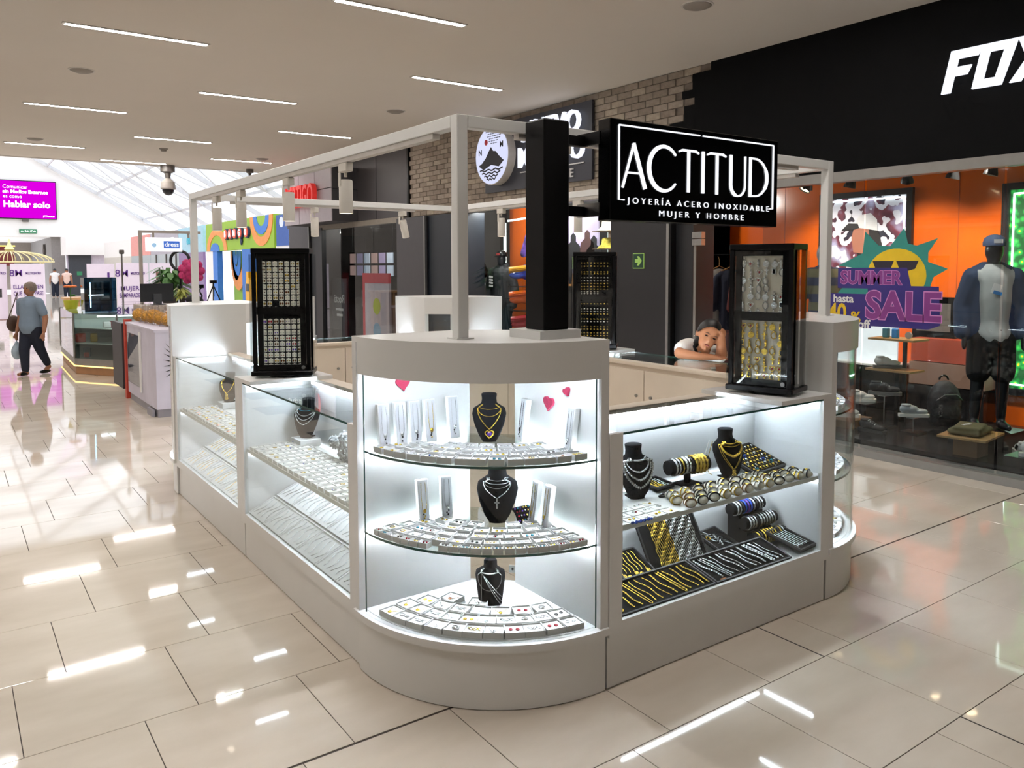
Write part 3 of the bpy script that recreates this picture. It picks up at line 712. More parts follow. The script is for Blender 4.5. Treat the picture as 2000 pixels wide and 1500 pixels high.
for (x, y, z, f, l, m) in [(1.505, 3.05, Z1, side-.3, 'upright white necklace box at the outer end of the top curved shelf', CHROME), (1.585, 3.05, Z1, side-.3, 'upright white box with silver heart chain, second along on top shelf', CHROME),
        (1.655, 3.05, Z1, side-.3, 'upright white box with grey heart chain, third along on top shelf', CHROME), (1.73, 3.05, Z1, side-.3, 'upright white box with a gold chain, fourth along on top shelf', GOLD),
        (1.85, 3.05, Z1, side-.3, 'pale upright necklace box beside the cabinet opening on top shelf', CHROME), (2.05, 2.83, Z1, PI/2-PI-.2, 'upright box with dark stone bracelet right of the gold bust'.replace('right of', 'beside'), BLKG),
        (2.075, 2.53, Z1, PI/2-PI-.1, 'upright grey necklace box near the glass edge under the small heart', CHROME), (1.68, 3.03, Z2, side-.3, 'upright white box with gold flower on the middle shelf', GOLD),
        (1.79, 3.02, Z2, side-.45, 'leaning upright box with grey stones on the middle shelf', CHROME), (2.045, 2.74, Z2, PI/2-PI-.2, 'upright white box with gold drops on middle shelf by the ring stand', GOLD),
        (2.05, 2.655, Z2, PI/2-PI-.15, 'second upright white box with gold chain by the ring stand', GOLD)]:
    tall_box((x, y, z+.005), f, l, m)
# glitter hearts on the inner walls
GLIT = M('pink_glitter', '#c8375f', .35, .3, var=.5, scale=420, bump=.6)
def heart(c, s, nrm, tilt, label):
    P = []
    for i in range(28):
        a = 2*PI*i/28; P.append((16*math.sin(a)**3/17*s, (13*math.cos(a)-5*math.cos(2*a)-2*math.cos(3*a)-math.cos(4*a))/17*s))
    up = Vector((0, 0, 1)); n = Vector(nrm); xd = up.cross(n); R = Matrix.Rotation(tilt, 3, n)
    pts = [Vector(c)+R @ (xd*x+up*y) for x, y in P]
    single(MB().ext(pts, n*.012), 'glitter_heart', GLIT, label, 'ornament', 'pink hearts in the corner cabinet')
heart((1.622, 3.1165, 1.242), .036, (0, -1, 0), .12, 'wide pink glitter heart under the cabinet fascia')
heart((2.1225, 2.708, 1.16), .036, (-1, 0, 0), -.1, 'pink glitter heart on the wall beside the gold necklace bust')
heart((2.1225, 2.586, 1.226), .022, (-1, 0, 0), .45, 'small tilted pink glitter heart high by the glass edge')

# ---------------------------------------------------------------- busts and necklaces
class Bust:
    def __init__(s, loc, rz, sec, name_label, k=1, tiltm=0):
        s.sec = [(z*k, w*k, d*k, y*k) for z, w, d, y in sec]; s.loc = loc; s.rz = rz
        s.M = Matrix.Translation(loc) @ Matrix.Rotation(rz, 4, 'Z')
        t = local('necklace_bust', name_label, 'bust', loc, rz, 'black velvet necklace busts'); mb = MB(); n = 20
        for z, w, d, y in s.sec:
            for j in range(n): a = 2*PI*j/n; mb.v.append((w*math.cos(a), y+d*math.sin(a), z))
        for i in range(len(s.sec)-1):
            for j in range(n): mb.f.append((i*n+j, i*n+(j+1) % n, (i+1)*n+(j+1) % n, (i+1)*n+j))
        mb.f += [tuple(range(n))[::-1], tuple((len(s.sec)-1)*n+j for j in range(n))]
        mb.build('form', BLACKV, t, 50)
        MB().box(-.03*k, .03*k, s.sec[0][3]-.01*k, s.sec[0][3]+.05*k, 0, .006).build('foot', BLACKV, t)
    def at(s, z):
        z = max(s.sec[0][0], min(s.sec[-1][0], z))
        for a, b in zip(s.sec, s.sec[1:]):
            if a[0] <= z <= b[0]:
                f = (z-a[0])/(b[0]-a[0]+1e-9); return [a[i]+(b[i]-a[i])*f for i in range(4)]
        return s.sec[-1]
    def front(s, x, z, e=.004):
        _, w, d, y = s.at(z); w += e; d += e; q = max(-.98, min(.98, x/w)); return (w*q, y-d*math.sqrt(1-q*q), z)
    def necklace(s, zn, an, zb, r, mat, label, p=1.6, pend=None, bead=True, k=2):
        N = 30; pts = []; kk = s.sec[-1][0]/.216 if len(s.sec) > 8 else s.sec[-1][0]/.216; zs = s.sec[-1][0]*.7; e = 1.35*r+.001
        for i in range(N+1):
            q = -1+2*i/N; g = abs(q); sg = 1 if q > 0 else -1
            if g <= .8: x = an*math.sin(g/.8*PI/2); z = zb+(max(zs, zb+.01)-zb)*(g/.8)**p
            else: f = (g-.8)/.2; x = an+(.028*kk-an)*f; z = max(zs, zb+.01)+(zn-max(zs, zb+.01))*f
            pts.append(s.front(x*sg, z, e))
        t = local('necklace', label, 'necklace', s.loc, s.rz, 'necklaces worn by the busts')
        (beads(pts, r, k) if bead else MB().tube(pts, r, 6)).build('chain', mat, t, 50)
        if pend: pend(s, t, zb, mat)
        return t
SA = [(0, .03, .018, .0), (.03, .048, .024, -.004), (.08, .068, .03, .002), (.125, .078, .032, .014), (.15, .072, .032, .024), (.163, .05, .03, .03), (.172, .036, .028, .033), (.19, .033, .027, .036), (.212, .036, .029, .037), (.216, .03, .024, .037)]
ST = [(0, .05, .03, 0), (.06, .058, .034, 0), (.13, .066, .036, 0), (.15, .062, .034, .002), (.16, .04, .028, .006), (.166, .03, .024, .008), (.19, .029, .023, .01), (.195, .025, .02, .01)]
FACE = math.atan2(-.74, -.67)+PI/2
def heartp(s, t, zb, m):
    c = Vector(s.front(0, zb-.02, .006)); P = [(16*math.sin(a)**3/17*.02, (13*math.cos(a)-5*math.cos(2*a)-2*math.cos(3*a)-math.cos(4*a))/17*.02) for a in [2*PI*i/24 for i in range(24)]]
    beads([(c.x+x, c.y, c.z+y) for x, y in P]+[(c.x+P[0][0], c.y, c.z+P[0][1])], .0034, 2).build('pendant', m, t, 50); MB().ball((c.x, c.y, c.z), (.011, .004, .01), 10, 6).build('stone', PURP, t, 50)
def crossp(s, t, zb, m):
    c = Vector(s.front(0, zb-.022, .005)); B(c.x-.003, c.x+.003, c.y-.003, c.y, c.z-.022, c.z+.022).box(c.x-.011, c.x+.011, c.y-.003, c.y, c.z+.002, c.z+.008).build('pendant', m, t)
def roundp(s, t, zb, m):
    c = Vector(s.front(0, zb-.012, .006)); MB().ball(c, (.012, .005, .012), 12, 6).ball(c+Vector((0, -.001, -.022)), (.015, .005, .015), 12, 6).build('pendant', m, t, 50)
b1 = Bust((1.955, 2.93, Z1), FACE+.15, SA, 'black bust with gold heart necklace on the top curved shelf', .98)
b1.necklace(.166, .045, .145, .0014, GOLD, 'short gold chain round the neck of the top shelf bust', k=2)
b1.necklace(.164, .05, .115, .0017, GOLD, 'medium gold chain on the top shelf bust')
b1.necklace(.165, .052, .06, .0022, GOLD, 'long gold chain with jewelled heart pendant on the top shelf bust', p=1.05, pend=heartp)
b2 = Bust((1.955, 2.87, Z2), FACE+.1, SA, 'wide black bust with silver cross necklace on the middle curved shelf', 1.18)
for i, (z, a, zb, r) in enumerate([(.196, .046, .185, .0025), (.193, .05, .172, .0022), (.19, .055, .155, .0018)]): b2.necklace(z, a, zb, r, CHROME, f'{("upper", "second", "third")[i]} silver choker round the neck of the middle shelf bust')
b2.necklace(.192, .06, .115, .002, CHROME, 'long silver chain with cross pendant on the middle shelf bust', p=1.1, pend=crossp)
b3 = Bust((1.90, 2.845, Z3), FACE+.05, ST, 'straight black torso bust with silver chains on the lowest shelf', 1.0)
b3.necklace(.163, .038, .145, .003, CHROME, 'thick silver choker on the lowest shelf bust')
b3.necklace(.16, .052, .07, .0014, CHROME, 'fine silver chain hanging low on the lowest shelf bust', p=2.2)
for i in range(3):
    t = local('necklace', f'{("first", "second", "third")[i]} silver strand slung diagonally across the lowest shelf bust', 'necklace', b3.loc, b3.rz, 'necklaces worn by the busts')
    beads([b3.front(-.035+.085*q/12, .15-(.11+.02*i)*q/12, .003+.002*i) for q in range(13)], .0018, 2).build('chain', CHROME, t, 50)
t = local('necklace', 'silver strand hanging straight down one side of the lowest shelf bust', 'necklace', b3.loc, b3.rz, 'necklaces worn by the busts')
beads([b3.front(-.036, .15-.15*q/12, .003) for q in range(13)], .0016, 2).build('chain', CHROME, t, 50)
# black ring stand on the middle shelf
t = local('ring_stand', 'small curved black ring stand with rows of stone rings on middle shelf', 'ring stand', (2.05, 2.80, Z2), FACE+.75)
MB().grid(lambda u, v: (-.045+.09*u, .02-.04*math.cos(v*1.9), .002+.06*math.sin(v*1.55)), 4, 10).grid(lambda u, v: (-.045+.09*u, .026-.036*math.cos(v*1.9), .002+.054*math.sin(v*1.55)), 4, 10).build('stand', BLACKV, t, 60)
for r in range(4):
    for c in range(6): v = .15+.22*r; MB().ball((-.037+.0148*c, .02-.04*math.cos(v*1.9)-.002, .002+.06*math.sin(v*1.55)+.002), (.0045, .004, .0045), 6, 4).build('ring', random.choice((CHROME, PEARL, GOLD, TURQ, RED, PURP)), t)
t = local('wall_socket', 'small white double socket seen behind the lowest shelf opening', 'socket', (2.16, 3.02, .30), PI/4-PI/2)
B(-.03, .03, -.004, .004, 0, .035).build('plate', CARD, t); MB().ball((-.013, -.005, .018), .006).build('outlet', BLKG, t); MB().ball((.013, -.005, .018), .006).build('outlet', BLKG, t)
# ---------------------------------------------------------------- gold case facing the viewer
ZS, ZF = .6685, .2685
FR = math.atan2(-1, -.35)+PI/2
b4 = Bust((2.60, 2.66, ZS), FR, SA, 'black bust with thick silver chains in the gold case', 1.16)
for i, (z, a, zb, r, l) in enumerate([(.19, .045, .18, .005, 'broad gold-tinted silver choker on the silver bust'), (.187, .055, .13, .0042, 'silver curb chain on the silver bust'), (.186, .066, .095, .0055, 'thick silver curb chain on the silver bust'), (.184, .076, .06, .0065, 'widest silver chain at the outside of the silver bust')]):
    b4.necklace(z, a, zb, r, CHROME, l, p=1.5)
b5 = Bust((3.235, 2.64, ZS), FR+.08, SA, 'black bust with layered gold chains in the gold case', 1.16)
for z, a, zb, r, l in [(.19, .045, .178, .003, 'gold choker high on the gold bust'), (.188, .05, .165, .0032, 'second gold choker on the gold bust'), (.187, .06, .12, .0065, 'broad gold chain across the gold bust')]: b5.necklace(z, a, zb, r, GOLD, l, p=1.5)
b5.necklace(.186, .06, .055, .002, GOLD, 'long gold chain with round medallion on the gold bust', p=1.1, pend=roundp)
b5.necklace(.185, .068, .05, .0018, GOLD, 'longest fine gold chain on the gold bust', p=1.15)
for k, s in enumerate((-1, 1)):
    t = local('necklace', f'{("gold", "pearl white")[k]} strand looped at the back of the gold bust', 'necklace', b5.loc, b5.rz, 'necklaces worn by the busts')
    beads([(-.085-.006*k-.03*math.sin(q/14*PI), .03+.02*k, .19-.17*math.sin(q/14*PI*.5)) for q in range(15)], .002, 2).build('chain', (GOLD, PEARL)[k], t, 50)
def roll(c, d, L, r, label, stand=True):
    t = thing('bracelet_roll', label, 'bracelet stand', c, 0, 'black bracelet rolls'); c = Vector(c); d = Vector(d).normalized()
    MB().tube([c-d*L/2, c+d*L/2], r, 20).build('roll', BLACKV, t, 50)
    if stand:
        z = stand; MB().box(c.x-.012, c.x+.012, c.y-.012, c.y+.012, z+.008, c.z-r*.8).build('stem', BLACKV, t); B(c.x-.06, c.x+.06, c.y-.045, c.y+.045, z, z+.008).build('base', BLACKV, t)
    return c, d
def ring_path(c, d, r, n=22):
    x = d.orthogonal().normalized(); y = d.cross(x); return [c+(x*math.cos(2*PI*i/n)+y*math.sin(2*PI*i/n))*r for i in range(n)]
def bangles(rc, L, r, spec, rollname):
    c, d = rc; n = len(spec)
    for i, (nm, m, th) in enumerate(spec):
        p = c+d*L*(-.42+.84*(i+.5)/n); P = ring_path(p, d, r+th*.55, 24)
        R = [th*(1.15 if j % 2 else .75) for j in range(24)]
        single(MB().tube(P, R, 6, closed=True), 'bangle', m, f'{nm} bangle, {ORD[i]} along the {rollname}', 'bangle', 'bangles on the black rolls', 60)
rc = roll((2.975, 2.69, ZS+.095), (1, -.12, 0), .25, .036, 'black bracelet roll between the two busts in the gold case', ZS)
bangles(rc, .25, .036, [('silver', CHROME, .006), ('silver links', CHROME, .005), ('gold', GOLD, .005), ('patterned silver', CHROME, .007), ('silver cuff', CHROME, .006), ('black', BLKG, .003), ('broad gold', GOLD, .009), ('hammered gold', GOLD, .009), ('carved gold', GOLD, .009), ('gold end', GOLD, .008)], 'roll between the busts')
for i, (x0, z, y, spec, rn) in enumerate([(3.345, .462, 2.72, [('silver', CHROME, .005), ('patterned silver', CHROME, .005), ('dark', BLKG, .004), ('blue', BLUE, .005), ('purple', PURP, .005), ('deep blue', BLUE, .005), ('silver link', CHROME, .005), ('black', BLKG, .005), ('silver wave', CHROME, .005), ('silver end', CHROME, .005)], 'uppermost roll'),
        (3.40, .385, 2.68, [('broad silver', CHROME, .006), ('silver mesh', CHROME, .006), ('silver plate', CHROME, .005), ('dark', BLKG, .003), ('silver curb', CHROME, .005), ('silver bead', CHROME, .005), ('silver link', CHROME, .005), ('silver band', CHROME, .006), ('silver flat', CHROME, .006), ('silver end', CHROME, .005)], 'middle roll'),
        (3.41, .315, 2.625, [('gold', GOLD, .004), ('black', BLKG, .004), ('pale gold', GOLD, .006), ('gold band', GOLD, .006), ('gold mesh', GOLD, .006), ('gold link', GOLD, .005), ('gold twist', GOLD, .005), ('dark', BLKG, .004), ('gold wire', GOLD, .004), ('silver', CHROME, .004)], 'lowest roll')]):
    cxr = x0+.125; rc = roll((cxr, y, z), (1, -.05, .01), .25, .031, f'{("uppermost", "middle", "lowest")[i]} of three black rolls of bangles in the gold case', 0)
    bangles(rc, .25, .031, spec, rn)
st = thing('roll_stand', 'stepped black stand that carries the three bangle rolls', 'stand', (3.5, 2.8, ZF))
MB().ext([(3.42, y, z) for y, z in ((2.80, ZF), (2.80, .505), (2.766, .505), (2.766, .418), (2.7245, .418), (2.7245, .341), (2.669, .341), (2.669, ZF))], (.2, 0, 0)).build('steps', BLACKV, st)
# slanted trays
def tray(c, sx, sy, rot, label, mat=BLACKV, rim=.012, name='display_tray', group='black display trays'):
    t = local(name, label, 'tray', c, 0, group, rot)
    B(-sx/2, sx/2, -sy/2, sy/2, 0, .008).build('pad', mat, t)
    mb = MB()
    for a in ((-sx/2, sx/2, -sy/2, -sy/2+.008), (-sx/2, sx/2, sy/2-.008, sy/2), (-sx/2, -sx/2+.008, -sy/2+.008, sy/2-.008), (sx/2-.008, sx/2, -sy/2+.008, sy/2-.008)): mb.box(*a, .008, rim+.008)
    mb.build('rim', mat if mat is not BLACKV else M('tray_rim_black', '#18181b', .5), t)
    return t, Matrix.Translation(c) @ Euler(rot).to_matrix().to_4x4()
def on_tray(mb, name, mat, label, cat, group, TM, smooth=50): return single(mb.tf(TM), name, mat, label, cat, group, smooth)
# ring tray
t, TM = tray((3.485, 2.70, ZS+.042), .30, .24, (.34, 0, .12), 'slanted black tray of gold and stone rings on the upper shelf')
for r in range(7):
    for c in range(9):
        col = random.choices((GOLD, CHROME, BLUE, TURQ, PEARL), (10 if c > 2 else 3, 4, 1, 2 if c < 2 else .3, 1))[0]
        nm = {GOLD.name: 'gold', CHROME.name: 'silver', BLUE.name: 'blue stone', TURQ.name: 'turquoise', PEARL.name: 'pearl'}[col.name]
        mb = MB().torus((-.125+.031*c, .09-.03*r, .014), .0085, .0026, 'x', 10, 4).ball((-.125+.031*c, .09-.03*r, .0235), (.0075, .006, .0045), 7, 4)
        on_tray(mb, 'finger_ring', col, f'{nm} ring, {ORD[c]} in the {ORD[r]} row from the back of the slanted ring tray', 'ring', 'rings in the slanted tray', TM)
t, TM = tray((2.38, 2.70, ZS+.03), .2, .15, (.25, 0, -.3), 'black tray of silver rings beside the silver bust')
for r in range(4):
    for c in range(5): on_tray(MB().torus((-.07+.035*c, .05-.03*r, .012), .009, .003, 'x', 10, 4).ball((-.07+.035*c, .05-.03*r, .022), (.009, .006, .005), 7, 4), 'finger_ring', CHROME, f'silver ring, {ORD[c]} in the {ORD[r]} row of the tray beside the silver bust', 'ring', 'silver rings by the bust', TM)
# upright board of hanging chains
t, TM = tray((2.90, 2.725, ZF+.128), .40, .29, (1.05, 0, .0), 'upright black board hung with gold and silver chains', rim=.004, name='chain_board')
TM = TM @ Matrix.Translation((0, .0, 0))
for i in range(28):
    x = -.125+.0105*i; g = i < 12
    w = [(x+.004*math.sin(k*1.7+i), .135-.275*k/16, .0115+.0015*math.sin(k+i)) for k in range(17)]
    on_tray(beads(w, .0034 if g else .0036, 3), 'hanging_chain', GOLD if g else CHROME, f'{"gold" if g else "silver"} chain, {ORD[i if g else i-12]} {"gold" if g else "silver"} one along the upright black board', 'chain', 'chains on the upright board', TM)
def chain_on(TM, x0, y0, x1, y1, r, mat, label, group, wob=.006, u=False):
    if u:
        h_ = .0085+1.35*r; P = [(x0+(x1-x0)*q/10, y0+(y1-y0)*q/10, h_) for q in range(11)]; dx = .016
        P += [(x1+dx*.5, y1-.008, h_)]+[(x1+dx+(x0-x1)*q/10, y1+(y0-y1)*q/10, h_) for q in range(11)]
    else: P = [(x0+(x1-x0)*q/14+wob*math.sin(q*.55+x0*40), y0+(y1-y0)*q/14, .0085+1.35*r) for q in range(15)]
    on_tray(beads(P, r, 3), 'chain_necklace', mat, label, 'chain', group, TM)
# front row of trays on the case floor
t, TM = tray((2.55, 2.495, ZF+.029), .60, .20, (.26, 0, 0), 'long black tray of gold chains along the front of the gold case')
i = 0
for x in [-.20, -.16, -.115, -.07, -.03, .015, .055, .10, .145, .19, .235, .272]:
    chain_on(TM, x-.02, .08, x+.015, -.075, random.choice((.0026, .0034, .0042)), GOLD, f'gold chain, {ORD[i]} along the long front tray', 'gold chains in the front tray', u=i in (2, 7)); i += 1
for k in range(3): on_tray(beads([(-.28+.03*math.cos(a), .05-.055*k+.02*math.sin(a), .0115) for a in [PI*(q/8-.3) for q in range(9)]], .0035, 2), 'bracelet', GOLD, f'short gold bracelet, {ORD[k]} from the back at the corner of the front tray', 'bracelet', 'gold bracelets in the front tray', TM)
t, TM = tray((3.14, 2.495, ZF+.029), .56, .20, (.26, 0, 0), 'long black tray of silver chains along the front of the gold case')
i = 0
for x in [-.23, -.19, -.155, -.115, -.07, -.035, .01, .05, .09, .135, .18, .225]:
    chain_on(TM, x-.03, .08, x+.02, -.075, random.choice((.0026, .0034, .0045, .0055)), CHROME, f'silver chain, {ORD[i]} along the silver front tray', 'silver chains in the front tray', u=i in (1, 9)); i += 1
on_tray(B(-.235, -.2, -.088, -.078, .01, .014), 'price_tag', M('tag_orange', '#c8743a', .5), 'small orange tag at the edge of the silver chain tray', 'tag', None, TM, 0)
t, TM = tray((2.60, 2.70, ZF+.055), .20, .20, (.42, 0, 0), 'black tray of gold pendants behind the front tray')
for k in range(7):
    x = -.08+.025*k; P = [(x+.004*math.sin(q), .085-.12*q/10, .011) for q in range(11)]
    on_tray(beads(P, .0022, 3).ball((x, -.05-.012*(k % 3), .013), (.013, .014, .004), 10, 5), 'pendant_chain', GOLD, f'gold chain with pendant, {ORD[k]} along the pendant tray', 'pendant', 'gold pendants in the tray', TM)
t, TM = tray((3.245, 2.73, ZF+.045), .17, .16, (.35, 0, .1), 'black tray of silver bracelets behind the silver chains')
for k in range(7):
    P = [(-.07+.02*k*.5+.075*q/10, .06-.018*k+.02*math.sin(q*.5+k), .011) for q in range(11)]
    on_tray(beads(P, .003, 2), 'bracelet', CHROME, f'silver bracelet, {ORD[k]} from the back in the square tray', 'bracelet', 'silver bracelets in the square tray', TM)
on_tray(MB().torus((-.05, .02, .014), .012, .003, 'z', 12, 5), 'gold_hoop', GOLD, 'lone gold hoop in the square silver tray', 'earring', None, TM)
t, TM = tray((3.575, 2.515, ZF+.04), .15, .21, (.22, 0, .1), 'raised black tray of silver pendants at the case end')
for k in range(6):
    x = -.05+.02*k; P = [(x+.01*q/10, .07-.12*q/10, .011) for q in range(11)]
    on_tray(beads(P, .002, 3).ball((x+.012, -.06, .012), (.006, .011, .003), 8, 5), 'pendant_chain', CHROME, f'silver chain with drop, {ORD[k]} along the end tray', 'pendant', 'silver pendants in the end tray', TM)
# bracelets spread over the upper shelf
i = 0
for r, (y, xs) in enumerate([(2.425, [2.70, 2.78, 2.86, 2.94, 3.02, 3.10, 3.18, 3.26, 3.34, 3.42, 3.50, 3.57]), (2.49, [2.68, 2.76, 2.84, 2.92, 3.0, 3.08, 3.16, 3.24, 3.32, 3.40, 3.47, 3.55]), (2.555, [2.72, 2.81, 2.90, 2.99, 3.08, 3.17, 3.26, 3.35])]):
    for c, x in enumerate(xs):
        m, nm = random.choice(((LEATHER, 'black leather'), (LEATHER, 'black leather'), (GOLD, 'gold'), (TAN, 'tan leather'), (CHROME, 'silver')))
        t = local('bracelet', f'{nm} bracelet on a white cuff, {ORD[c]} in the {("front", "second", "third")[r]} shelf row', 'bracelet', (x, y, ZS), random.uniform(-.5, .3), 'bracelets on the upper shelf')
        MB().ball((0, 0, .0185), (.026, .034, .018), 14, 9).build('cuff', M('cream_cuff', '#efe8da', .7, var=.04), t, 60)
        for q in range(2): MB().torus((0, -.012+.021*q, .0205), .0262-.0015*q, .0036, 'y', 18, 5, e=.76).build('band', m, t, 60)
        MB().ball((0, -.002, .0405), (.010, .013, .004), 8, 5).build('clasp', GOLD if m is not GOLD else CHROME, t, 50)
for i in range(20):
    x = 2.72+.043*i; y = 2.605+.02*math.sin(i*1.7); m, nm = ((LEATHER, 'black cord'), (LEATHER, 'black leather'), (GOLD, 'flat gold'), (TAN, 'brown cord'))[i % 4]
    if 3.28 < x: y = 2.59-.012*(i % 2)
    single(MB().torus((0, 0, 0), .03, .004, 'z', 18, 5, e=.42).tf(Matrix.Translation((x, y, ZS+.0052)) @ Matrix.Rotation(random.uniform(-.9, .3), 4, 'Z')), 'flat_bracelet', m, f'{nm} bracelet lying flat, {ORD[i]} along behind the cuffs on the upper shelf', 'bracelet', 'flat bracelets on the upper shelf', 60)
for r in range(3):
    for c in range(5):
        k = random.choice(('silver ring', 'silver earrings', 'gold earrings', 'gold pendant', 'silver pendant'))
        x, y = 2.27+.075*c, 2.425+.065*r
        t = local('jewellery_card', f'white card with {k}, {ORD[c]} in the {("front", "second", "third")[r]} row at the shelf end', 'jewellery card', (x, y, ZS), random.uniform(-.1, .1), 'white cards on the upper shelf')
        B(-.034, .034, -.028, .028, 0, .006).build('card', CARD, t)
        for nm, m, mt in jewel(k, .06, .05): m.tf(Matrix.Translation((0, 0, .006))).build(nm, mt, t, 50)
single(beads([(2.31+.005*q, 2.388+.006*math.sin(q*1.3), ZS+.008) for q in range(24)], .005, 2), 'bead_bracelet', BLUE, 'blue bead bracelet lying along the front of the upper shelf', 'bracelet', None, 60)
t, TM = tray((2.80, 2.73, ZS+.012), .13, .12, (.12, 0, .1), 'small black tray of gold bracelets behind the bracelet roll')
for k in range(6): on_tray(beads([(-.05+.018*k+.004*math.sin(q), .045-.09*q/8, .011) for q in range(9)], .003, 2), 'bracelet', GOLD if k < 4 else CHROME, f'{"gold" if k < 4 else "silver"} bracelet, {ORD[k]} along the small tray behind the roll', 'bracelet', 'bracelets in the small tray', TM)

# ---------------------------------------------------------------- white cases along the side
W_TR = M('white_tray', '#f0f1f2', .4, var=.02)
def long_rows(x0, y0, y1, n, nr, case, seed, kinds):
    random.seed(seed)
    for r in range(nr):
        for c in range(n):
            k = random.choice(kinds)
            put_parts(gift_box(k, .062, .075, .02), 'jewellery_box', f'white box with {k}, {ORD[c]} in the {("front", "second", "third", "fourth")[r]} row of the {case}', 'jewellery box',
                      (x0+.075*r, y0+(y1-y0)*(c+.5)/n, ZS), -PI/2+random.uniform(-.04, .04), f'boxes in the {case}')
SK = ['silver pendant', 'silver earrings', 'silver bracelet', 'silver ring', 'silver hoops', 'silver bracelet', 'gold ring', 'silver pendant']
long_rows(1.485, 3.27, 4.74, 18, 4, 'silver case', 3, SK)
long_rows(1.485, 4.90, 6.36, 18, 3, 'farther white case', 4, ['gold pendant', 'gold earrings', 'gold ring', 'silver pendant', 'gold bracelet', 'silver earrings', 'rose pendant'])
for ci, (ya, yb, nm, m0) in enumerate([(3.20, 4.76, 'silver case', CHROME), (4.86, 6.40, 'farther white case', GOLD)]):
    n = 6
    for r, (xc, zc, ry) in enumerate([(1.525, ZF+.042, -.42), (1.695, ZF+.118, -.42)]):
        for k in range(n):
            y = ya+(yb-ya)*(k+.5)/n; c = (xc, y, zc)
            t, TM = tray(c, .175, (yb-ya)/n-.008, (0, ry, 0), f'slanted white tray, {ORD[k]} in the {("lower", "upper")[r]} row of the {nm}', W_TR, .006, 'display_tray', f'white trays in the {nm}')
            for q in range(4):
                yy = -.09+.055*q; m = m0 if random.random() < .7 else CHROME
                P = [(-.065+.13*s/10, yy+.014*math.sin(s*.6+q+k), .0105) for s in range(11)]
                on_tray(beads([(a_, b_, .0118) for a_, b_, c_ in P], .0023, 2), 'chain_necklace', m, f'fine chain, {ORD[q]} in {("lower", "upper")[r]} white tray {ORD[k]} along the {nm}', 'chain', f'chains in the white trays of the {nm}', TM)
    B(1.43, 1.86, ya-.0, yb, ZF, ZF+.004)
    rb = thing('tray_riser', f'white wedge riser beneath the slanted trays of the {nm}', 'riser', (1.6, ya, ZF))
    MB().ext([(1.44, ya, ZF), (1.80, ya, ZF), (1.80, ya, ZF+.157), (1.775, ya, ZF+.145), (1.455, ya, ZF+.003)], (0, yb-ya, 0)).build('wedge', W_TR, rb)
FL = math.atan2(-.35, -1)+PI/2
r1 = single(B(1.70, 1.83, 4.58, 4.73, ZS, ZS+.045, bev=.003), 'display_riser', WHITE_IN, 'white block lifting the bust in the silver case', 'riser')
b6 = Bust((1.765, 4.655, ZS+.046), FL+.35, SA, 'black bust with green and silver chains in the silver case', 1.1)
for z, a, zb, r, m, l in [(.182, .045, .165, .002, TURQ, 'short green chain on the silver case bust'), (.18, .055, .135, .0022, CHROME, 'silver chain on the silver case bust'), (.179, .062, .11, .0022, CHROME, 'long silver chain on the silver case bust'), (.178, .066, .085, .0024, CHROME, 'longest silver chain on the silver case bust')]: b6.necklace(z, a, zb, r, m, l, p=1.5)
single(B(1.70, 1.83, 6.20, 6.34, ZS, ZS+.045, bev=.003), 'display_riser', WHITE_IN, 'white block lifting the bust in the farther case', 'riser')
b7 = Bust((1.76, 6.25, ZS+.046), FL+.5, SA, 'black bust with a gold chain in the farther white case', 1.05)
b7.necklace(.172, .05, .07, .0032, GOLD, 'gold chain with pendant on the farther case bust', p=1.1, pend=roundp)
# glittering crystal form
CRY = M('crystal_silver', '#c9cccf', .25, .9, var=.6, scale=160, bump=1.0)
t = thing('crystal_bust', 'glittering silver bust covered in stones and chains in the silver case', 'bust', (1.78, 4.1, ZS))
random.seed(11)
mb = MB().ball((1.78, 4.08, ZS+.09), (.05, .07, .09), 14, 10).ball((1.77, 4.19, ZS+.10), (.045, .06, .035), 12, 8); mb.build('body', CRY, t, 60)
mb = MB()
for k in range(130):
    a = random.uniform(0, 2*PI); h = random.uniform(-.9, .95); q = math.sqrt(1-h*h); mb.ball((1.78+.052*q*math.cos(a), 4.08+.073*q*math.sin(a), ZS+.09+.092*h), .0065, 5, 4)
for k in range(50):
    a = random.uniform(0, 2*PI); h = random.uniform(-.9, .95); q = math.sqrt(1-h*h); mb.ball((1.77+.047*q*math.cos(a), 4.19+.063*q*math.sin(a), ZS+.10+.037*h), .006, 5, 4)
mb.build('stones', CHROME, t, kind='stuff')
# white stock inside the acrylic corner
random.seed(5)
for si, (z, nm) in enumerate(((Z1, 'top'), (Z2, 'middle'), (Z3, 'lowest'))):
    for i in range(9):
        a = math.radians(-78+70*(i+.5)/9); k = random.choice(SK+['gold earrings', 'gold pendant'])
        put_parts(gift_box(k, .08, .078, .024), 'jewellery_box', f'white box with {k}, {ORD[i]} along the {nm} shelf of the acrylic corner', 'jewellery box', (3.732+.63*math.cos(a), 3.105+.63*math.sin(a), z), a+PI/2, 'boxes in the acrylic corner')
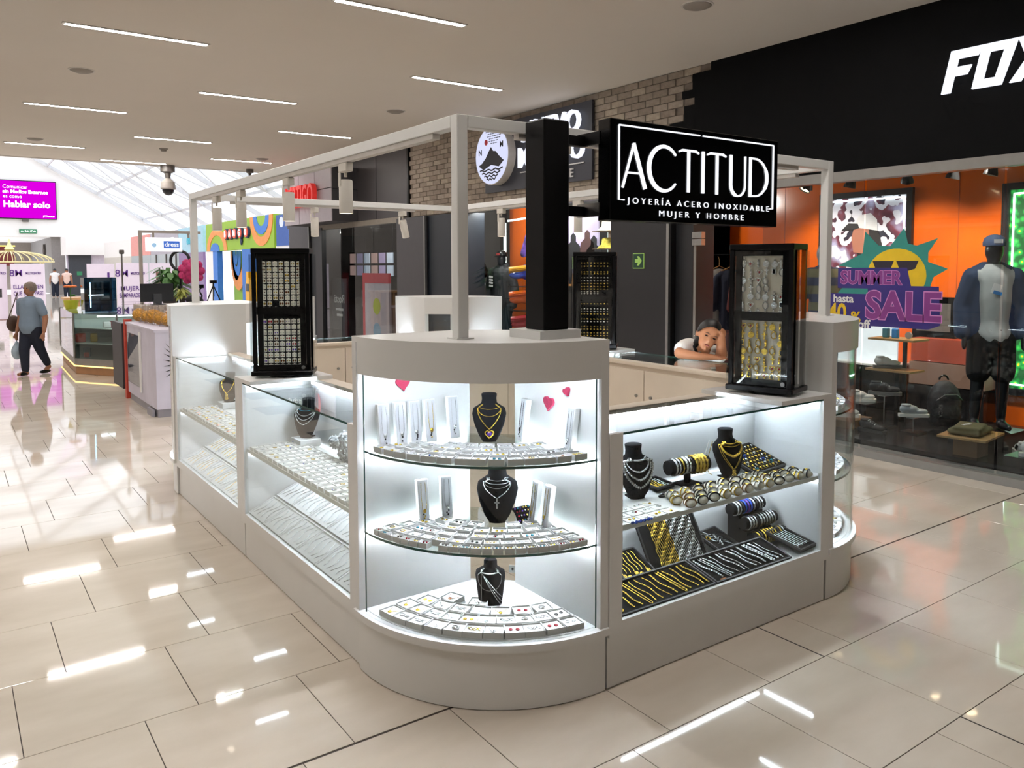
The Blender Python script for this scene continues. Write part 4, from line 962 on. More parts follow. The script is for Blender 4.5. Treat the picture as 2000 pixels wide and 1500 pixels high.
# ---------------------------------------------------------------- display towers
def tower(loc, a, label, what):
    W_, D_, H_ = .335, .20, .765; Mt = Matrix.Translation(loc) @ Matrix.Rotation(a, 4, 'Z')
    t = local('display_tower', label, 'display tower', loc, a, 'black rotating display towers')
    B(-W_/2-.01, W_/2+.01, -D_/2-.01, D_/2+.01, .012, .04, bev=.004).build('base', BLACK, t)
    MB().lathe([(.09, 0), (.09, .012)], 20).build('turntable', BLACK, t)
    B(-W_/2, W_/2, -D_/2, D_/2, H_-.03, H_, bev=.003).build('top', BLACK, t)
    for x in (-1, 1):
        for y in (-1, 1): B(x*(W_/2-.013)-.011, x*(W_/2-.013)+.011, y*(D_/2-.013)-.011, y*(D_/2-.013)+.011, .04, H_-.03).build('corner_bar', BLACK, t)
    B(-W_/2+.03, W_/2-.03, -D_/2+.03, -D_/2+.038, .04, H_-.03).build('panel', BLACKV if what != 'pendants' else M('beige_felt', '#e2d8c6', .9), t)
    B(-W_/2+.03, W_/2-.03, D_/2-.038, D_/2-.03, .04, H_-.03).build('panel', BLACKV, t)
    for z0, z1 in ((.04, .075), (H_-.06, H_-.03), (.375, .42)): B(-W_/2+.024, W_/2-.024, -D_/2+.018, -D_/2+.03, z0, z1).build('crossbar', BLACK, t)
    for x in (-1, 1): B(x*(W_/2-.045)-.016, x*(W_/2-.045)+.016, -D_/2+.018, -D_/2+.03, .075, H_-.06).build('side_bar', BLACK, t)
    B(-W_/2+.024, W_/2-.024, -D_/2+.004, -D_/2+.008, .045, H_-.035).build('acrylic_door', CLEAR, t)
    for x in (-1, 1): B(*sorted((x*(W_/2+.012), x*(W_/2+.015))), -D_/2+.01, D_/2-.01, .05, H_-.035).build('acrylic_side', CLEAR, t)
    k = MB().lathe([(.001, 0), (.011, 0), (.011, .006), (.001, .006)], 14).tf(Matrix.Translation((W_/2-.045, -D_/2+.004, .06)) @ Matrix.Rotation(PI/2, 4, 'X')).build('lock', STEEL, t, 40)
    return Mt, -D_/2+.029
def hang(L, name, label, cat, group, Mt, x, y, z):
    o = bpy.data.objects.new(name, None); COL.objects.link(o); o.empty_display_size = .02
    o.matrix_world = Mt @ Matrix.Translation((x, y, z)); tag(o, label, cat, group)
    for nm, me in L: c = bpy.data.objects.new(nm, me); COL.objects.link(c); c.parent = o
    return o
random.seed(21)
# earring cards
Mt, yf = tower((1.665, 4.715, 1.0955), -.5, 'black display tower of cream earring cards on the white cases', 'cards')
ECARD = M('earring_card', '#fff6e6', .6, var=.04)
ch = []
for nm, m in (('brown', M('bead_brown', '#6b3c1e', .2)), ('gold', GOLD), ('pearl', PEARL), ('silver', CHROME), ('purple', PURP), ('red', RED)):
    card = MB().ext([(x*.0132, 0, z*.0145) for x, z in ((-1, -1), (1, -1), (1, .8), (.35, .8), (.35, 1), (-.35, 1), (-.35, .8), (-1, .8))], (0, -.0015, 0)).mesh('card', ECARD)
    for big in (0, 1):
        er = [MB().ball((s*.0065, -.0035, -.002), (.0034+.002*big, .003, .004+.003*big), 7, 5).mesh('earring', m, 50) for s in (-1, 1)]
        ch.append((nm, [('card', card), ('earring', er[0]), ('earring', er[1])]))
for half, zt in (('upper', .675), ('lower', .335)):
    for r in range(9):
        for c in range(7):
            if half == 'upper' and (r, c) in ((7, 2),): continue
            nm, L = random.choice(ch if half == 'lower' else ch[:6])
            hang(L, 'earring_card', f'card with {nm} earrings, {ORD[c]} in the {ORD[r]} row of the {half} tower panel', 'earring card', 'earring cards in the tower', Mt, -.102+.034*c, yf, zt-.0335*r)
# pendants
Mt, yf = tower((3.465, 2.60, 1.0955), -1.30, 'black display tower of silver and gold pendants on the gold case', 'pendants')
def pendants(m, dark):
    o = []
    o.append(('round', [('disc', MB().lathe([(.001, 0), (.011, 0), (.011, .003), (.001, .003)], 14).tf(Matrix.Rotation(PI/2, 4, 'X')).mesh('disc', m, 40)), ('bail', MB().torus((0, 0, .014), .0035, .0012, 'y', 8, 4).mesh('bail', m, 40))]))
    o.append(('oval', [('rim', MB().torus((0, -.002, 0), .009, .0022, 'y', 14, 5, e=1.35).mesh('rim', m, 40)), ('centre', MB().ball((0, -.002, 0), (.006, .002, .009), 8, 5).mesh('centre', PEARL, 40)), ('bail', MB().torus((0, 0, .016), .003, .0012, 'y', 8, 4).mesh('bail', m, 40))]))
    o.append(('cross', [('cross', B(-.0025, .0025, -.004, -.001, -.013, .013).box(-.0085, .0085, -.004, -.001, .002, .0065).mesh('cross', m)), ('bail', MB().torus((0, 0, .016), .003, .0012, 'y', 8, 4).mesh('bail', m, 40))]))
    o.append(('tag-shaped', [('plate', MB().obox((0, -.002, 0), (.014, .003, .022), (0, 0, 0), .001).mesh('plate', m)), ('inlay', MB().obox((0, -.004, 0), (.008, .001, .015)).mesh('inlay', dark)), ('bail', MB().torus((0, 0, .014), .003, .0012, 'y', 8, 4).mesh('bail', m, 40))]))
    P = [(16*math.sin(q)**3/17*.011, -.002, (13*math.cos(q)-5*math.cos(2*q)-2*math.cos(3*q)-math.cos(4*q))/17*.011) for q in [2*PI*i/18 for i in range(18)]]
    o.append(('heart', [('outline', MB().tube(P, .0019, 5, closed=True).mesh('outline', m, 40)), ('stone', MB().ball((0, -.003, 0), (.003, .002, .004), 6, 4).mesh('stone', RED, 40))]))
    o.append(('figure', [('figure', MB().ball((0, -.003, .009), .004, 7, 5).ball((0, -.003, 0), (.005, .003, .007), 7, 5).ball((0, -.003, -.009), (.004, .003, .006), 7, 5).mesh('figure', m, 40))]))
    return o
sil, gol = pendants(CHROME, BLKG), pendants(GOLD, BLKG)
for half, zt, st_, mn, nr in (('upper', .665, sil, 'silver', 7), ('lower', .345, gol, 'gold', 7)):
    for r in range(nr):
        for c in range(6):
            if random.random() < (.12 if half == 'upper' else .05): continue
            nm, L = random.choice(st_)
            Sx = Matrix.Scale(1.45, 4)
            hang(L, 'pendant', f'{mn} {nm} pendant, {ORD[c]} in the {ORD[r]} row of the {half} pendant panel', 'pendant', 'pendants in the tower', Mt, -.1+.04*c+random.uniform(-.005, .005), yf-.002, zt-.042*r+random.uniform(-.004, .004)).scale = (1.5, 1.3, 1.45)
# rings
Mt, yf = tower((4.22, 4.80, 1.0955), -.80, 'black display tower with rows of gold rings on the far counter', 'rings')
for r, z in enumerate([.68, .655, .61, .595, .565, .54, .52, .495, .475, .455, .44, .36, .32, .30, .28, .24, .22, .18, .16, .13, .11, .09]):
    mb = MB(); n = random.choice((6, 9, 9, 9))
    for c in range(n): mb.ball((-.105+.026*c, yf-.005, z), (.0085, .005, .006), 6, 4)
    o = single(mb.tf(Mt), 'ring_bar', GOLD if random.random() < .75 else CHROME, f'bar of gold rings, {ORD[r] if r < 20 else ("last but one", "last")[r-20]} from the top of the black ring tower', 'ring bar', 'ring bars in the ring tower', 50)
    o['kind'] = 'stuff'

# ---------------------------------------------------------------- bodies
TMP = bpy.data.scenes.new('workbench')
def blob(mb, voxel=.012, it=4, name='body', mat=None):
    me = mb.mesh('tmp', None); o = bpy.data.objects.new('tmp', me); TMP.collection.objects.link(o)
    r = o.modifiers.new('r', 'REMESH'); r.mode = 'VOXEL'; r.voxel_size = voxel
    s_ = o.modifiers.new('s', 'SMOOTH'); s_.factor = .5; s_.iterations = it
    vl = TMP.view_layers[0]; vl.update(); e = o.evaluated_get(vl.depsgraph); m2 = bpy.data.meshes.new_from_object(e)
    bpy.data.objects.remove(o); bpy.data.meshes.remove(me)
    m2.name = name; m2.materials.clear(); m2.materials.append(mat); m2.polygons.foreach_set('use_smooth', [True]*len(m2.polygons)); return m2
def mesh_obj(name, me, parent):
    o = bpy.data.objects.new(name, me); COL.objects.link(o); o.parent = parent; return o
def limb(mb, pts, rad, n=10):
    mb.tube(pts, rad, n)
    for p, r in zip(pts, rad): mb.ball(p, r*.99, 10, 7)
    return mb
SKIN = M('skin_warm', '#b97b55', .5, var=.05, scale=20); HAIRB = M('hair_black', '#120d0b', .45, var=.2, scale=40); SHIRT = M('white_shirt', '#f2ede6', .8, var=.02)
# seated woman leaning on the counter; local x = sideways, y = away from the viewer, z up
PW = Vector((4.505, 3.885, 1.22)); wrz = YAW-PI/2
wm = local('person', 'seated person in white polo shirt leaning head on hand at the glass counter', 'person', (PW.x, PW.y, 0), wrz)
def w(x, y, z): return (x, y, z+1.22)
mb = MB()
hd = Matrix.Translation(w(.0, .01, .022)) @ Euler((.10, .42, 0)).to_matrix().to_4x4()
k = len(mb.v); mb.ball((0, .012, .028), (.076, .09, .09), 16, 12).ball((0, -.022, -.03), (.058, .06, .075), 14, 10).ball((0, -.078, -.018), (.012, .018, .022), 8, 6).ball((0, -.06, -.085), (.026, .022, .02), 8, 6).ball((-.078, .02, -.01), (.012, .02, .03), 8, 6).ball((.078, .02, -.01), (.012, .02, .03), 8, 6)
mb.tf(hd, k)
limb(mb, [w(-.015, .05, -.07), w(-.03, .12, -.16)], [.05, .055])
limb(mb, [w(-.04, .235, -.22), w(.0, .28, -.45), w(.04, .36, -.68)], [.13, .125, .15])
limb(mb, [w(-.14, .16, -.088), w(-.205, .02, -.102)], [.055, .042]); limb(mb, [w(-.205, .02, -.103), w(-.09, -.05, -.118), w(.03, -.07, -.124)], [.04, .03, .022])
limb(mb, [w(.10, .16, -.14), w(.10, .01, -.11)], [.056, .044]); limb(mb, [w(.10, .01, -.11), w(.085, -.03, -.05), w(.09, -.02, .02)], [.042, .036, .026])
mb.ball(w(.045, -.075, -.126), (.035, .03, .018), 10, 7)
for i in range(4): limb(mb, [w(.065, -.09+.014*i, -.128), w(.098+.006*math.sin(i), -.088+.015*i, -.130), w(.122-.004*abs(i-1.5), -.086+.016*i, -.136)], [.0095, .009, .0075], 6)
limb(mb, [w(.04, -.1, -.126), w(.06, -.115, -.13), w(.078, -.117, -.134)], [.011, .010, .008], 6)
mb.ball(w(.098, -.012, .045), (.026, .03, .034), 10, 7)
for i in range(4): limb(mb, [w(.10, -.032+.014*i, .058), w(.088, -.04+.014*i, .075), w(.075, -.035+.014*i, .066)], [.0095, .009, .008], 6)
limb(mb, [w(.09, -.045, .04), w(.075, -.055, .06), w(.066, -.05, .072)], [.011, .009, .008], 6)
for s in (-.02, .12): limb(mb, [w(s, .36, -.70), w(s+.2, .10, -.72)], [.085, .065]); limb(mb, [w(s+.2, .10, -.72), w(s+.2, .14, -1.13)], [.06, .04]); limb(mb, [w(s+.2, .14, -1.17), w(s+.27, .05, -1.185)], [.04, .028])
mesh_obj('body', blob(mb, .0085, 3, 'body', SKIN), wm)
mb = MB(); limb(mb, [w(-.035, .235, -.2), w(.0, .28, -.45), w(.04, .36, -.66)], [.145, .138, .16]); limb(mb, [w(-.10, .18, -.08), w(-.145, .13, -.078), w(-.178, .07, -.08)], [.075, .067, .06]); limb(mb, [w(.06, .16, -.13), w(.105, .14, -.13), w(.10, .06, -.12)], [.075, .07, .06]); limb(mb, [w(-.02, .10, -.125), w(-.03, .13, -.16)], [.064, .08])
mesh_obj('shirt', blob(mb, .0095, 3, 'shirt', SHIRT), wm)
mb = MB(); limb(mb, [w(-.1, .02, -.055), w(-.085, .01, -.09), w(-.08, .03, -.128)], [.012, .012, .012], 8); mesh_obj('strap', blob(mb, .006, 1, 'strap', BLACK), wm)
mb = MB()
for s in (-1, 1): mb.grid(lambda u, v, s=s: w(-.02+s*(.035+.05*u), .03-.03*(1-u)+.04*v, -.088-.028*v-.02*u), 3, 3)
mb.build('collar', SHIRT, wm, 50)
mb = MB(); limb(mb, [w(.04, .34, -.68), w(.04, .36, -.72)], [.15, .15])
for s in (-.02, .12): limb(mb, [w(s, .36, -.70), w(s+.2, .10, -.71)], [.098, .078]); limb(mb, [w(s+.2, .10, -.71), w(s+.2, .14, -1.1)], [.072, .056])
mesh_obj('trousers', blob(mb, .014, 3, 'trousers', M('dark_trousers', '#17181d', .8)), wm)
ax = Vector((0, .62, .78)).normalized(); tx = Vector((1, 0, 0)); ty = ax.cross(tx)
def cap(r):
    def fn(u, v):
        a = 2*PI*u; th = v*(1.76-.30*max(0, -math.sin(a))**2*0+.12*math.cos(2*a))
        d = ax*math.cos(th)+(tx*math.cos(a)+ty*math.sin(a))*math.sin(th); return (d.x*.088*r, .012+d.y*.104*r, .026+d.z*.104*r)
    return fn
mb = MB().grid(cap(1), 28, 12).grid(cap(.93), 28, 12); mb.tf(hd).build('hair', HAIRB, wm, 60)
MB().ball((.0, .125, -.02), (.042, .04, .05), 12, 8).ball((-.03, .10, -.075), (.025, .03, .06), 10, 8).tf(hd).build('hair_bun', HAIRB, wm, 60)
fm = lambda mbx: mbx.tf(hd)
EYE = M('eye_dark', '#1a0f0a', .2); LIP = M('lip', '#8f4438', .4)
for s in (-1, 1):
    fm(MB().ball((s*.03, -.071, .004), (.013, .007, .0055), 10, 6)).build('eye', EYE, wm, 60)
    fm(MB().tube([(s*.014, -.0795, .021), (s*.03, -.081, .026), (s*.047, -.071, .022)], [.002, .0025, .0015], 6)).build('eyebrow', HAIRB, wm, 60)
fm(MB().ball((0, -.084, -.058), (.02, .007, .006), 10, 6)).build('mouth', LIP, wm, 60)
fm(MB().torus((-.086, .02, -.045), .009, .0015, 'x', 12, 4)).build('earring', CHROME, wm, 60)
t = thing('bar_stool', 'round black stool beneath the seated person', 'stool', (PW.x+.26, PW.y+.28, 0))
sx_, sy_ = PW.x+.26, PW.y+.28
MB().lathe([(.17, .31), (.18, .32), (.18, .34), (.16, .355)], 20, (sx_, sy_, 0)).build('seat', BLACK, t, 40); MB().tube([(sx_, sy_, .02), (sx_, sy_, .31)], .03, 12).build('column', STEEL, t, 40); MB().lathe([(.2, 0), (.2, .012), (.04, .025)], 20, (sx_, sy_, 0)).build('base', STEEL, t, 40)

# ---------------------------------------------------------------- lettering on the black fascia
mb = []
def foxpoly(p, name='letter'):
    # 2-d outline: x along the wall, y up; the wall runs towards smaller Y
    q = MB().ext([(XW-.05, 3.42-x, 3.16+y) for x, y in p], (.03, 0, 0)).build(name, M('fox_backing', '#1a1a1a', .5), foxs)
foxs = thing('wall_sign', 'large white slanted illuminated letters on the black fascia', 'sign', (XW, 3.4, 3.16))
FG = LIGHT('fox_glow', '#f4f7ff', 1.15)
def fl(p, holes=None):
    MB().ext([(XW-.075, 3.42-x, 3.16+y) for x, y in p], (.025, 0, 0)).build('letter', FG, foxs)
sl = .22
def sk(pts): return [(x+y*sl, y) for x, y in pts]
fl(sk([(0, 0), (.07, 0), (.07, .13), (.17, .13), (.19, .2), (.07, .2), (.07, .265), (.22, .265), (.245, .335), (0, .335)]))
fl(sk([(.24, 0), (.46, 0), (.50, .335), (.24, .335), (.24, .27), (.42, .27), (.40, .065), (.31, .065), (.31, .27), (.24, .27)]))
fl(sk([(.52, 0), (.60, 0), (.64, .1), (.70, 0), (.79, 0), (.69, .168), (.77, .335), (.69, .335), (.645, .24), (.59, .335), (.50, .335), (.60, .168)]))
# exit arrow on the dark pillar
t = thing('exit_sign', 'small green sign with a right-pointing arrow on the dark pillar'.replace('right-pointing', 'light green'), 'sign', (XW-.05, 6.97, 1.72))
B(XW-.058, XW-.051, 6.865, 7.055, 1.72, 1.905).build('plate', M('sign_lime', '#a9d36a', .5), t); B(XW-.060, XW-.0585, 6.875, 7.045, 1.73, 1.895).build('field', M('sign_dkgreen', '#0d3b26', .5), t)
MB().ext([(XW-.061, 6.96-x, 1.8125+y) for x, y in ((-.055, -.022), (.0, -.022), (-.02, -.055), (.015, -.055), (.062, 0), (.015, .055), (-.02, .055), (.0, .022), (-.055, .022))], (-.002, 0, 0)).build('arrow', M('sign_lime'), t)
# round mountain logo sign
t = thing('shop_sign', 'dark shop sign with round lit mountain logo on the brick fascia', 'sign', (XW, 9, 2.86))
B(XW-.06, XW-.022, 7.81, 10.27, 2.86, 3.86).build('panel', M('sign_slate', '#2d2f38', .45), t)
def disc(c, r, x0, x1, n=40): return MB().ext([(x0, c[0]+r*math.cos(2*PI*i/n), c[1]+r*math.sin(2*PI*i/n)) for i in range(n)], (x1-x0, 0, 0))
dc = (9.9, 3.385)
dk = disc(dc, .43, XW-.19, XW-.06).build('disc_rim', M('disc_side', '#b9b2ab', .4), t); disc(dc, .42, XW-.197, XW-.19).build('disc_face', LIGHT('logo_glow', '#dfe3ff', 1.0), t)
INK = M('logo_ink', '#20222b', .6)
lg = lambda pts, nm='mountain', m=INK: MB().ext([(XW-.2, dc[0]-x, dc[1]+y) for x, y in pts], (-.004, 0, 0)).build(nm, m, t)
lg([(-.33, -.13), (-.24, -.1), (-.14, -.03), (-.05, .07), (0, .12), (.05, .06), (.12, .05), (.2, -.02), (.29, -.08), (.33, -.1), (.2, -.18), (0, -.14), (-.2, -.2)])
for k_ in range(4): lg([(-.3+.06*k_+(.6-.12*k_)*i/16, -.20-.045*k_+.012*math.sin(i*1.3)) for i in range(17)]+[(-.3+.06*k_+(.6-.12*k_)*i/16, -.222-.045*k_+.012*math.sin(i*1.3)) for i in range(16, -1, -1)], 'wave')
MB().add(*(lambda q: (q.v, q.f))(disc((dc[0]+.13, dc[1]+.2), .042, XW-.204, XW-.2, 20))).build('red_sun', M('logo_red', '#c8202c', .5), t)
for r_ in range(6):
    for q in range(6-abs(r_-2)):
        x = -.14+.02*r_+.062*q+(.03 if r_ % 2 else 0); lg([(x, .34-.035*r_), (x+.045, .343-.035*r_), (x+.045, .353-.035*r_), (x, .35-.035*r_)], 'cloud_dash') if abs(x) < .3 else None
for s_, x, y, sz in (('N', -.29, .06, .12), ('M', .27, .13, .12)): wall_text(s_, sz, (XW-.202, dc[0]-x, dc[1]+y), depth=.004, offset=.002).build('initial', INK, t)
NMW = LIGHT('shop_letter_glow', '#f0f2ff', 1.15)
wall_letters('NUEVO', .40, (XW-.11, 8.62, 3.62), NMW, t, depth=.05, offset=.003, xs=.95); wall_letters('MUNDO', .40, (XW-.11, 8.62, 3.27), NMW, t, depth=.05, offset=.003, xs=.95)
wall_letters('LIFESTYLE', .16, (XW-.07, 8.62, 2.97), M('letter_grey', '#b8b6b4', .5), t, depth=.02, offset=.002, space=1.35); B(XW-.075, XW-.062, 7.95, 9.35, 3.08, 3.095).build('underline', M('letter_grey'), t)
# ---------------------------------------------------------------- sneaker shop window
SG = GLASS('shop_glass', '#e9eef0', 1.5)
for i, (a, b) in enumerate([(-2.0, .6), (.62, 2.92), (2.94, 4.10), (4.12, 5.22)]): B(XW, XW+.008, a, b, .07, 2.53).build('window_%d' % (i+1), SG, kind='structure')
for i, (a, b) in enumerate([(7.5, 8.6), (8.62, 9.8), (9.82, 10.98)]): B(XW, XW+.008, a, b, .12, 2.6).build('window_%d' % (i+5), SG, kind='structure')
for i, (a, b) in enumerate([(13.2, 14.3), (14.32, 15.2), (15.9, 16.78)]): B(XW, XW+.008, a, b, 0, 2.56).build('window_%d' % (i+8), SG, kind='structure')
gd = thing('glass_door', 'half open clear glass door of the cafe with steel handle', 'door', (XW+.02, 15.9, 0))
B(XW+.02, XW+.55, 15.86, 15.872, .02, 2.4).build('pane', SG, gd); MB().tube([(XW+.45, 15.83, .9), (XW+.45, 15.83, 1.25)], .012, 8).build('handle', STEEL, gd)
t = thing('door_pivot', 'steel patch fitting at the top of the shop entrance', 'door fitting', (XW+.05, 6.14, 2.05)); B(XW+.03, XW+.09, 6.06, 6.2, 2.06, 2.13).build('upper_plate', STEEL, t); B(XW+.03, XW+.09, 6.06, 6.2, 1.98, 2.05).build('lower_plate', STEEL, t); B(XW+.05, XW+.06, 6.16, 6.19, .05, 1.98).build('glass_edge', M('frosted_edge', '#8a8782', .3), t)
ORG = M('orange_gloss', '#ef6a14', .16, var=.04, scale=1.2, coat=.4)
ow = B(9.0, 9.06, -1, 7.4, 0, 2.95).build('wall_orange', ORG, kind='structure')
for y in (3.2, 4.3, 5.4, 6.5): B(8.997, 9.0, y, y+.006, 0, 2.95).build('panel_joint', M('orange_joint', '#a8440b', .5), ow)
DF = M('dark_gloss_plinth', '#1d1c1e', .18, var=.1)
B(XW+.15, 8.9, -1, 5.2, 0, .11).build('trim_7', DF, kind='structure')
# framed pictures with light tubes
def graffiti(nt, b):
    L = nt.links.new; N = nt.nodes.new; tc = N('ShaderNodeTexCoord'); w1 = N('ShaderNodeTexWave'); w1.inputs['Scale'].default_value = 3.2; w1.inputs['Distortion'].default_value = 14; w1.inputs['Detail'].default_value = 3; L(tc.outputs['Object'], w1.inputs['Vector'])
    n1 = N('ShaderNodeTexNoise'); n1.inputs['Scale'].default_value = 3; L(tc.outputs['Object'], n1.inputs['Vector']); r1 = N('ShaderNodeValToRGB'); L(n1.outputs['Fac'], r1.inputs[0]); e = r1.color_ramp.elements
    e[0].color = (*lin('#262334'), 1); e[0].position = .4; e[1].color = (*lin('#b9b4d6'), 1); e[1].position = .62; q = e.new(.52); q.color = (*lin('#7c3a4a'), 1)
    r2 = N('ShaderNodeValToRGB'); L(w1.outputs['Fac'], r2.inputs[0]); r2.color_ramp.elements[0].position = .62; r2.color_ramp.elements[1].position = .7
    mx = N('ShaderNodeMix'); mx.data_type = 'RGBA'; L(r2.outputs[0], mx.inputs[0]); L(r1.outputs[0], mx.inputs[6]); mx.inputs[7].default_value = (*lin('#e8e4ee'), 1)
    L(mx.outputs[2], b.inputs['Base Color']); b.inputs['Roughness'].default_value = .4; b.inputs['Emission Strength'].default_value = .35; L(mx.outputs[2], b.inputs['Emission Color'])
def leafy(nt, b):
    L = nt.links.new; N = nt.nodes.new; tc = N('ShaderNodeTexCoord'); v = N('ShaderNodeTexVoronoi'); v.inputs['Scale'].default_value = 16; L(tc.outputs['Object'], v.inputs['Vector']); r = N('ShaderNodeValToRGB'); L(v.outputs['Distance'], r.inputs[0]); e = r.color_ramp.elements
    e[0].color = (*lin('#f2d21e'), 1); e[0].position = .12; e[1].color = (*lin('#0d5a25'), 1); e[1].position = .6; q = e.new(.2); q.color = (*lin('#3fbf4f'), 1); q2 = e.new(.4); q2.color = (*lin('#1f9a40'), 1)
    L(r.outputs[0], b.inputs['Base Color']); L(r.outputs[0], b.inputs['Emission Color']); b.inputs['Emission Strength'].default_value = .9
def framed(x, y0, y1, z0, z1, label, artm, tubes, frm=None):
    t = thing('framed_picture', label, 'picture', (x, (y0+y1)/2, z0)); f = .07
    mb = MB().box(x-.05, x, y0-f, y1+f, z1, z1+f).box(x-.05, x, y0-f, y1+f, z0-f, z0).box(x-.05, x, y0-f, y0, z0, z1).box(x-.05, x, y1, y1+f, z0, z1); mb.build('frame', frm or M('frame_black', '#16161a', .4), t)
    art = B(x-.02, x-.001, y0, y1, z0, z1).build('print', artm, t)
    NT = LIGHT('neon_tube', '#f2fff8', 7)
    for a, b in tubes: MB().tube([a, b], .009, 6).build('light_tube', NT, t)
    return art
X0 = 8.995
art = framed(X0, 4.86, 5.90, 1.70, 2.56, 'framed graffiti portrait with white light tubes on the orange wall', RAMP('graffiti_print', graffiti), [((X0-.03, 5.87, 1.9), (X0-.03, 5.87, 2.53)), ((X0-.03, 5.87, 2.53), (X0-.03, 4.89, 2.53)), ((X0-.03, 4.89, 2.53), (X0-.03, 4.89, 2.15))])
pp = lambda pts, m, nm, d=.004: MB().ext([(X0-.021, 5.38-x, 2.13+y) for x, y in pts], (-d, 0, 0)).build(nm, m, art)
pp([(-.10, -.40), (-.08, -.25), (-.15, -.12), (-.14, .08), (.14, .08), (.2, -.02), (.24, -.2), (.36, -.42)], M('print_dark', '#1c161a', .6), 'print_torso', .002)
pp([(-.13, -.22), (-.16, -.05), (-.13, .07), (.06, .07), (.07, -.12), (-.0, -.24)], M('print_skin', '#b0705a', .6, emit=.2), 'print_face'); pp([(-.3, .04), (-.2, .12), (-.12, .13), (-.06, .22), (.08, .24), (.16, .16), (.17, .03), (-.06, .07)], M('print_cap', '#e9e6ea', .6, emit=.2), 'print_cap', .006); pp([(-.3, .04), (-.2, .13), (-.08, .12), (-.06, .07), (-.16, .04)], M('print_dark'), 'print_peak', .008)
framed(X0, 2.2, 3.78, .48, 2.52, 'framed leafy green print edged by a glowing tube', RAMP('leafy_print', leafy), [((X0-.03, 3.74, .52), (X0-.03, 3.74, 2.48)), ((X0-.03, 3.74, 2.48), (X0-.03, 2.25, 2.48)), ((X0-.03, 3.74, .52), (X0-.03, 2.25, .52))])
t = thing('wall_screen', 'black framed grey screen low on the orange wall', 'screen', (8.95, 4.5, 1.0)); B(8.93, 8.99, 4.27, 4.74, .9, 1.40).build('frame', BLACK, t); B(8.925, 8.93, 4.32, 4.69, 1.02, 1.33).build('panel', M('screen_grey', '#6b6662', .4), t)
# track lamps
for i, (y, ti, l) in enumerate([(5.49, .5, 'black spot lamp above the striped shirt mannequin'), (4.96, 0, 'black spot lamp over the graffiti portrait'), (4.34, -.4, 'black spot lamp turned aside beyond the portrait'), (3.88, 0, 'black bell-shaped spot lamp over the orange wall'), (3.53, .1, 'black spot lamp near the leafy print')]):
    t = local('spot_lamp', l, 'lamp', (8.0, y, 2.66), 0, 'black lamps in the sneaker shop')
    MB().tube([(0, 0, .29), (0, 0, .06)], .008, 6).box(-.075, -.068, -.012, .012, -.06, .08).box(.068, .075, -.012, .012, -.06, .08).box(-.075, .075, -.012, .012, .075, .082).build('yoke', BLACK, t)
    R = Matrix.Rotation(ti, 4, 'Y') @ Matrix.Rotation(.25, 4, 'X')
    hd_ = MB().lathe([(.02, .06), (.03, .05), (.035, .01), (.06, -.05), (.064, -.075), (.058, -.075), (.03, .0)][::-1], 16).tf(R).build('shade', M('lamp_grey_black', '#2b2b2d', .35, .4), t, 40); MB().lathe([(.001, -.06), (.052, -.06)], 16, cap=False).tf(R).build('bulb', LIGHT('spot_warm', '#ffd9a8', 30), hd_)
for y in (5.7, 4.6, 3.7, 2.6):
    ld = bpy.data.lights.new('shop_spot', 'SPOT'); ld.energy = 150; ld.color = (1, .86, .7); ld.spot_size = 1.5; ld.spot_blend = .6; ld.shadow_soft_size = .06
    lo = bpy.data.objects.new('shop_spot', ld); COL.objects.link(lo); lo.location = (7.9, y, 2.8); lo.rotation_euler = (0, math.radians(-32), 0)
# sticker on the pane
sx = XW-.002
st = thing('window_sticker', 'SUMMER SALE window sticker with a sun in sunglasses', 'sticker', (sx, 3.9, 1.2))
TEAL = M('sticker_teal', '#2f8f86', .4); YEL = M('sticker_yellow', '#f0c81c', .4); PURB = M('sticker_indigo', '#33247c', .4); MAG = M('sticker_plum', '#8a3a8c', .4); PINK = M('sticker_pink', '#d98fd0', .4)
fx = lambda pts, m, nm, d0=0, d1=.001: MB().ext([(sx-d0, y, z) for y, z in pts], (-(d1), 0, 0)).build(nm, m, st)
sc_ = (3.80, 1.60); spikes = []
for k_ in range(9):
    a = math.radians(158-26*k_)
    spikes += [(sc_[0]+.50*math.cos(a+.14), sc_[1]+.33*math.sin(a+.14)), (sc_[0]+(.62 if k_ not in (0, 8) else .6)*math.cos(a)*1.0, sc_[1]+.47*math.sin(a)), (sc_[0]+.50*math.cos(a-.14), sc_[1]+.33*math.sin(a-.14))]
fx([(4.40, 1.45)]+[(4.15, 1.72), (4.36, 1.75), (4.12, 1.86), (4.10, 2.06), (3.97, 1.93), (3.86, 1.92), (3.735, 2.08), (3.70, 1.94), (3.62, 1.92), (3.44, 1.98), (3.52, 1.86), (3.52, 1.78), (3.35, 1.72), (3.47, 1.65), (3.50, 1.55)]+[(3.5, 1.45)], TEAL, 'sunburst')
fx([(sc_[0]+.25*math.cos(a)*1.08, sc_[1]+.06+.24*math.sin(a)) for a in [2*PI*i/30 for i in range(30)]], YEL, 'sun', .0012)
fx([(3.92, 1.45), (3.62, 1.45), (3.70, 1.30)], YEL, 'sun_tail', .0014)
for y0 in (4.02, 3.80): fx([(y0, 1.79), (y0-.20, 1.79), (y0-.17, 1.72), (y0-.10, 1.70), (y0-.03, 1.72)], M('sticker_black', '#2a2230', .4), 'lens', .0026)
fx([(4.36, 1.73), (3.70, 1.73), (3.66, 1.57), (3.42, 1.57), (3.40, 1.24), (3.5, 1.2), (4.04, 1.2), (4.06, 1.54), (4.36, 1.54)], PURB, 'backing', .0028)
fx([(4.54, 1.49), (4.02, 1.49), (4.02, 1.18), (4.54, 1.16)], PURB, 'backing', .0026)
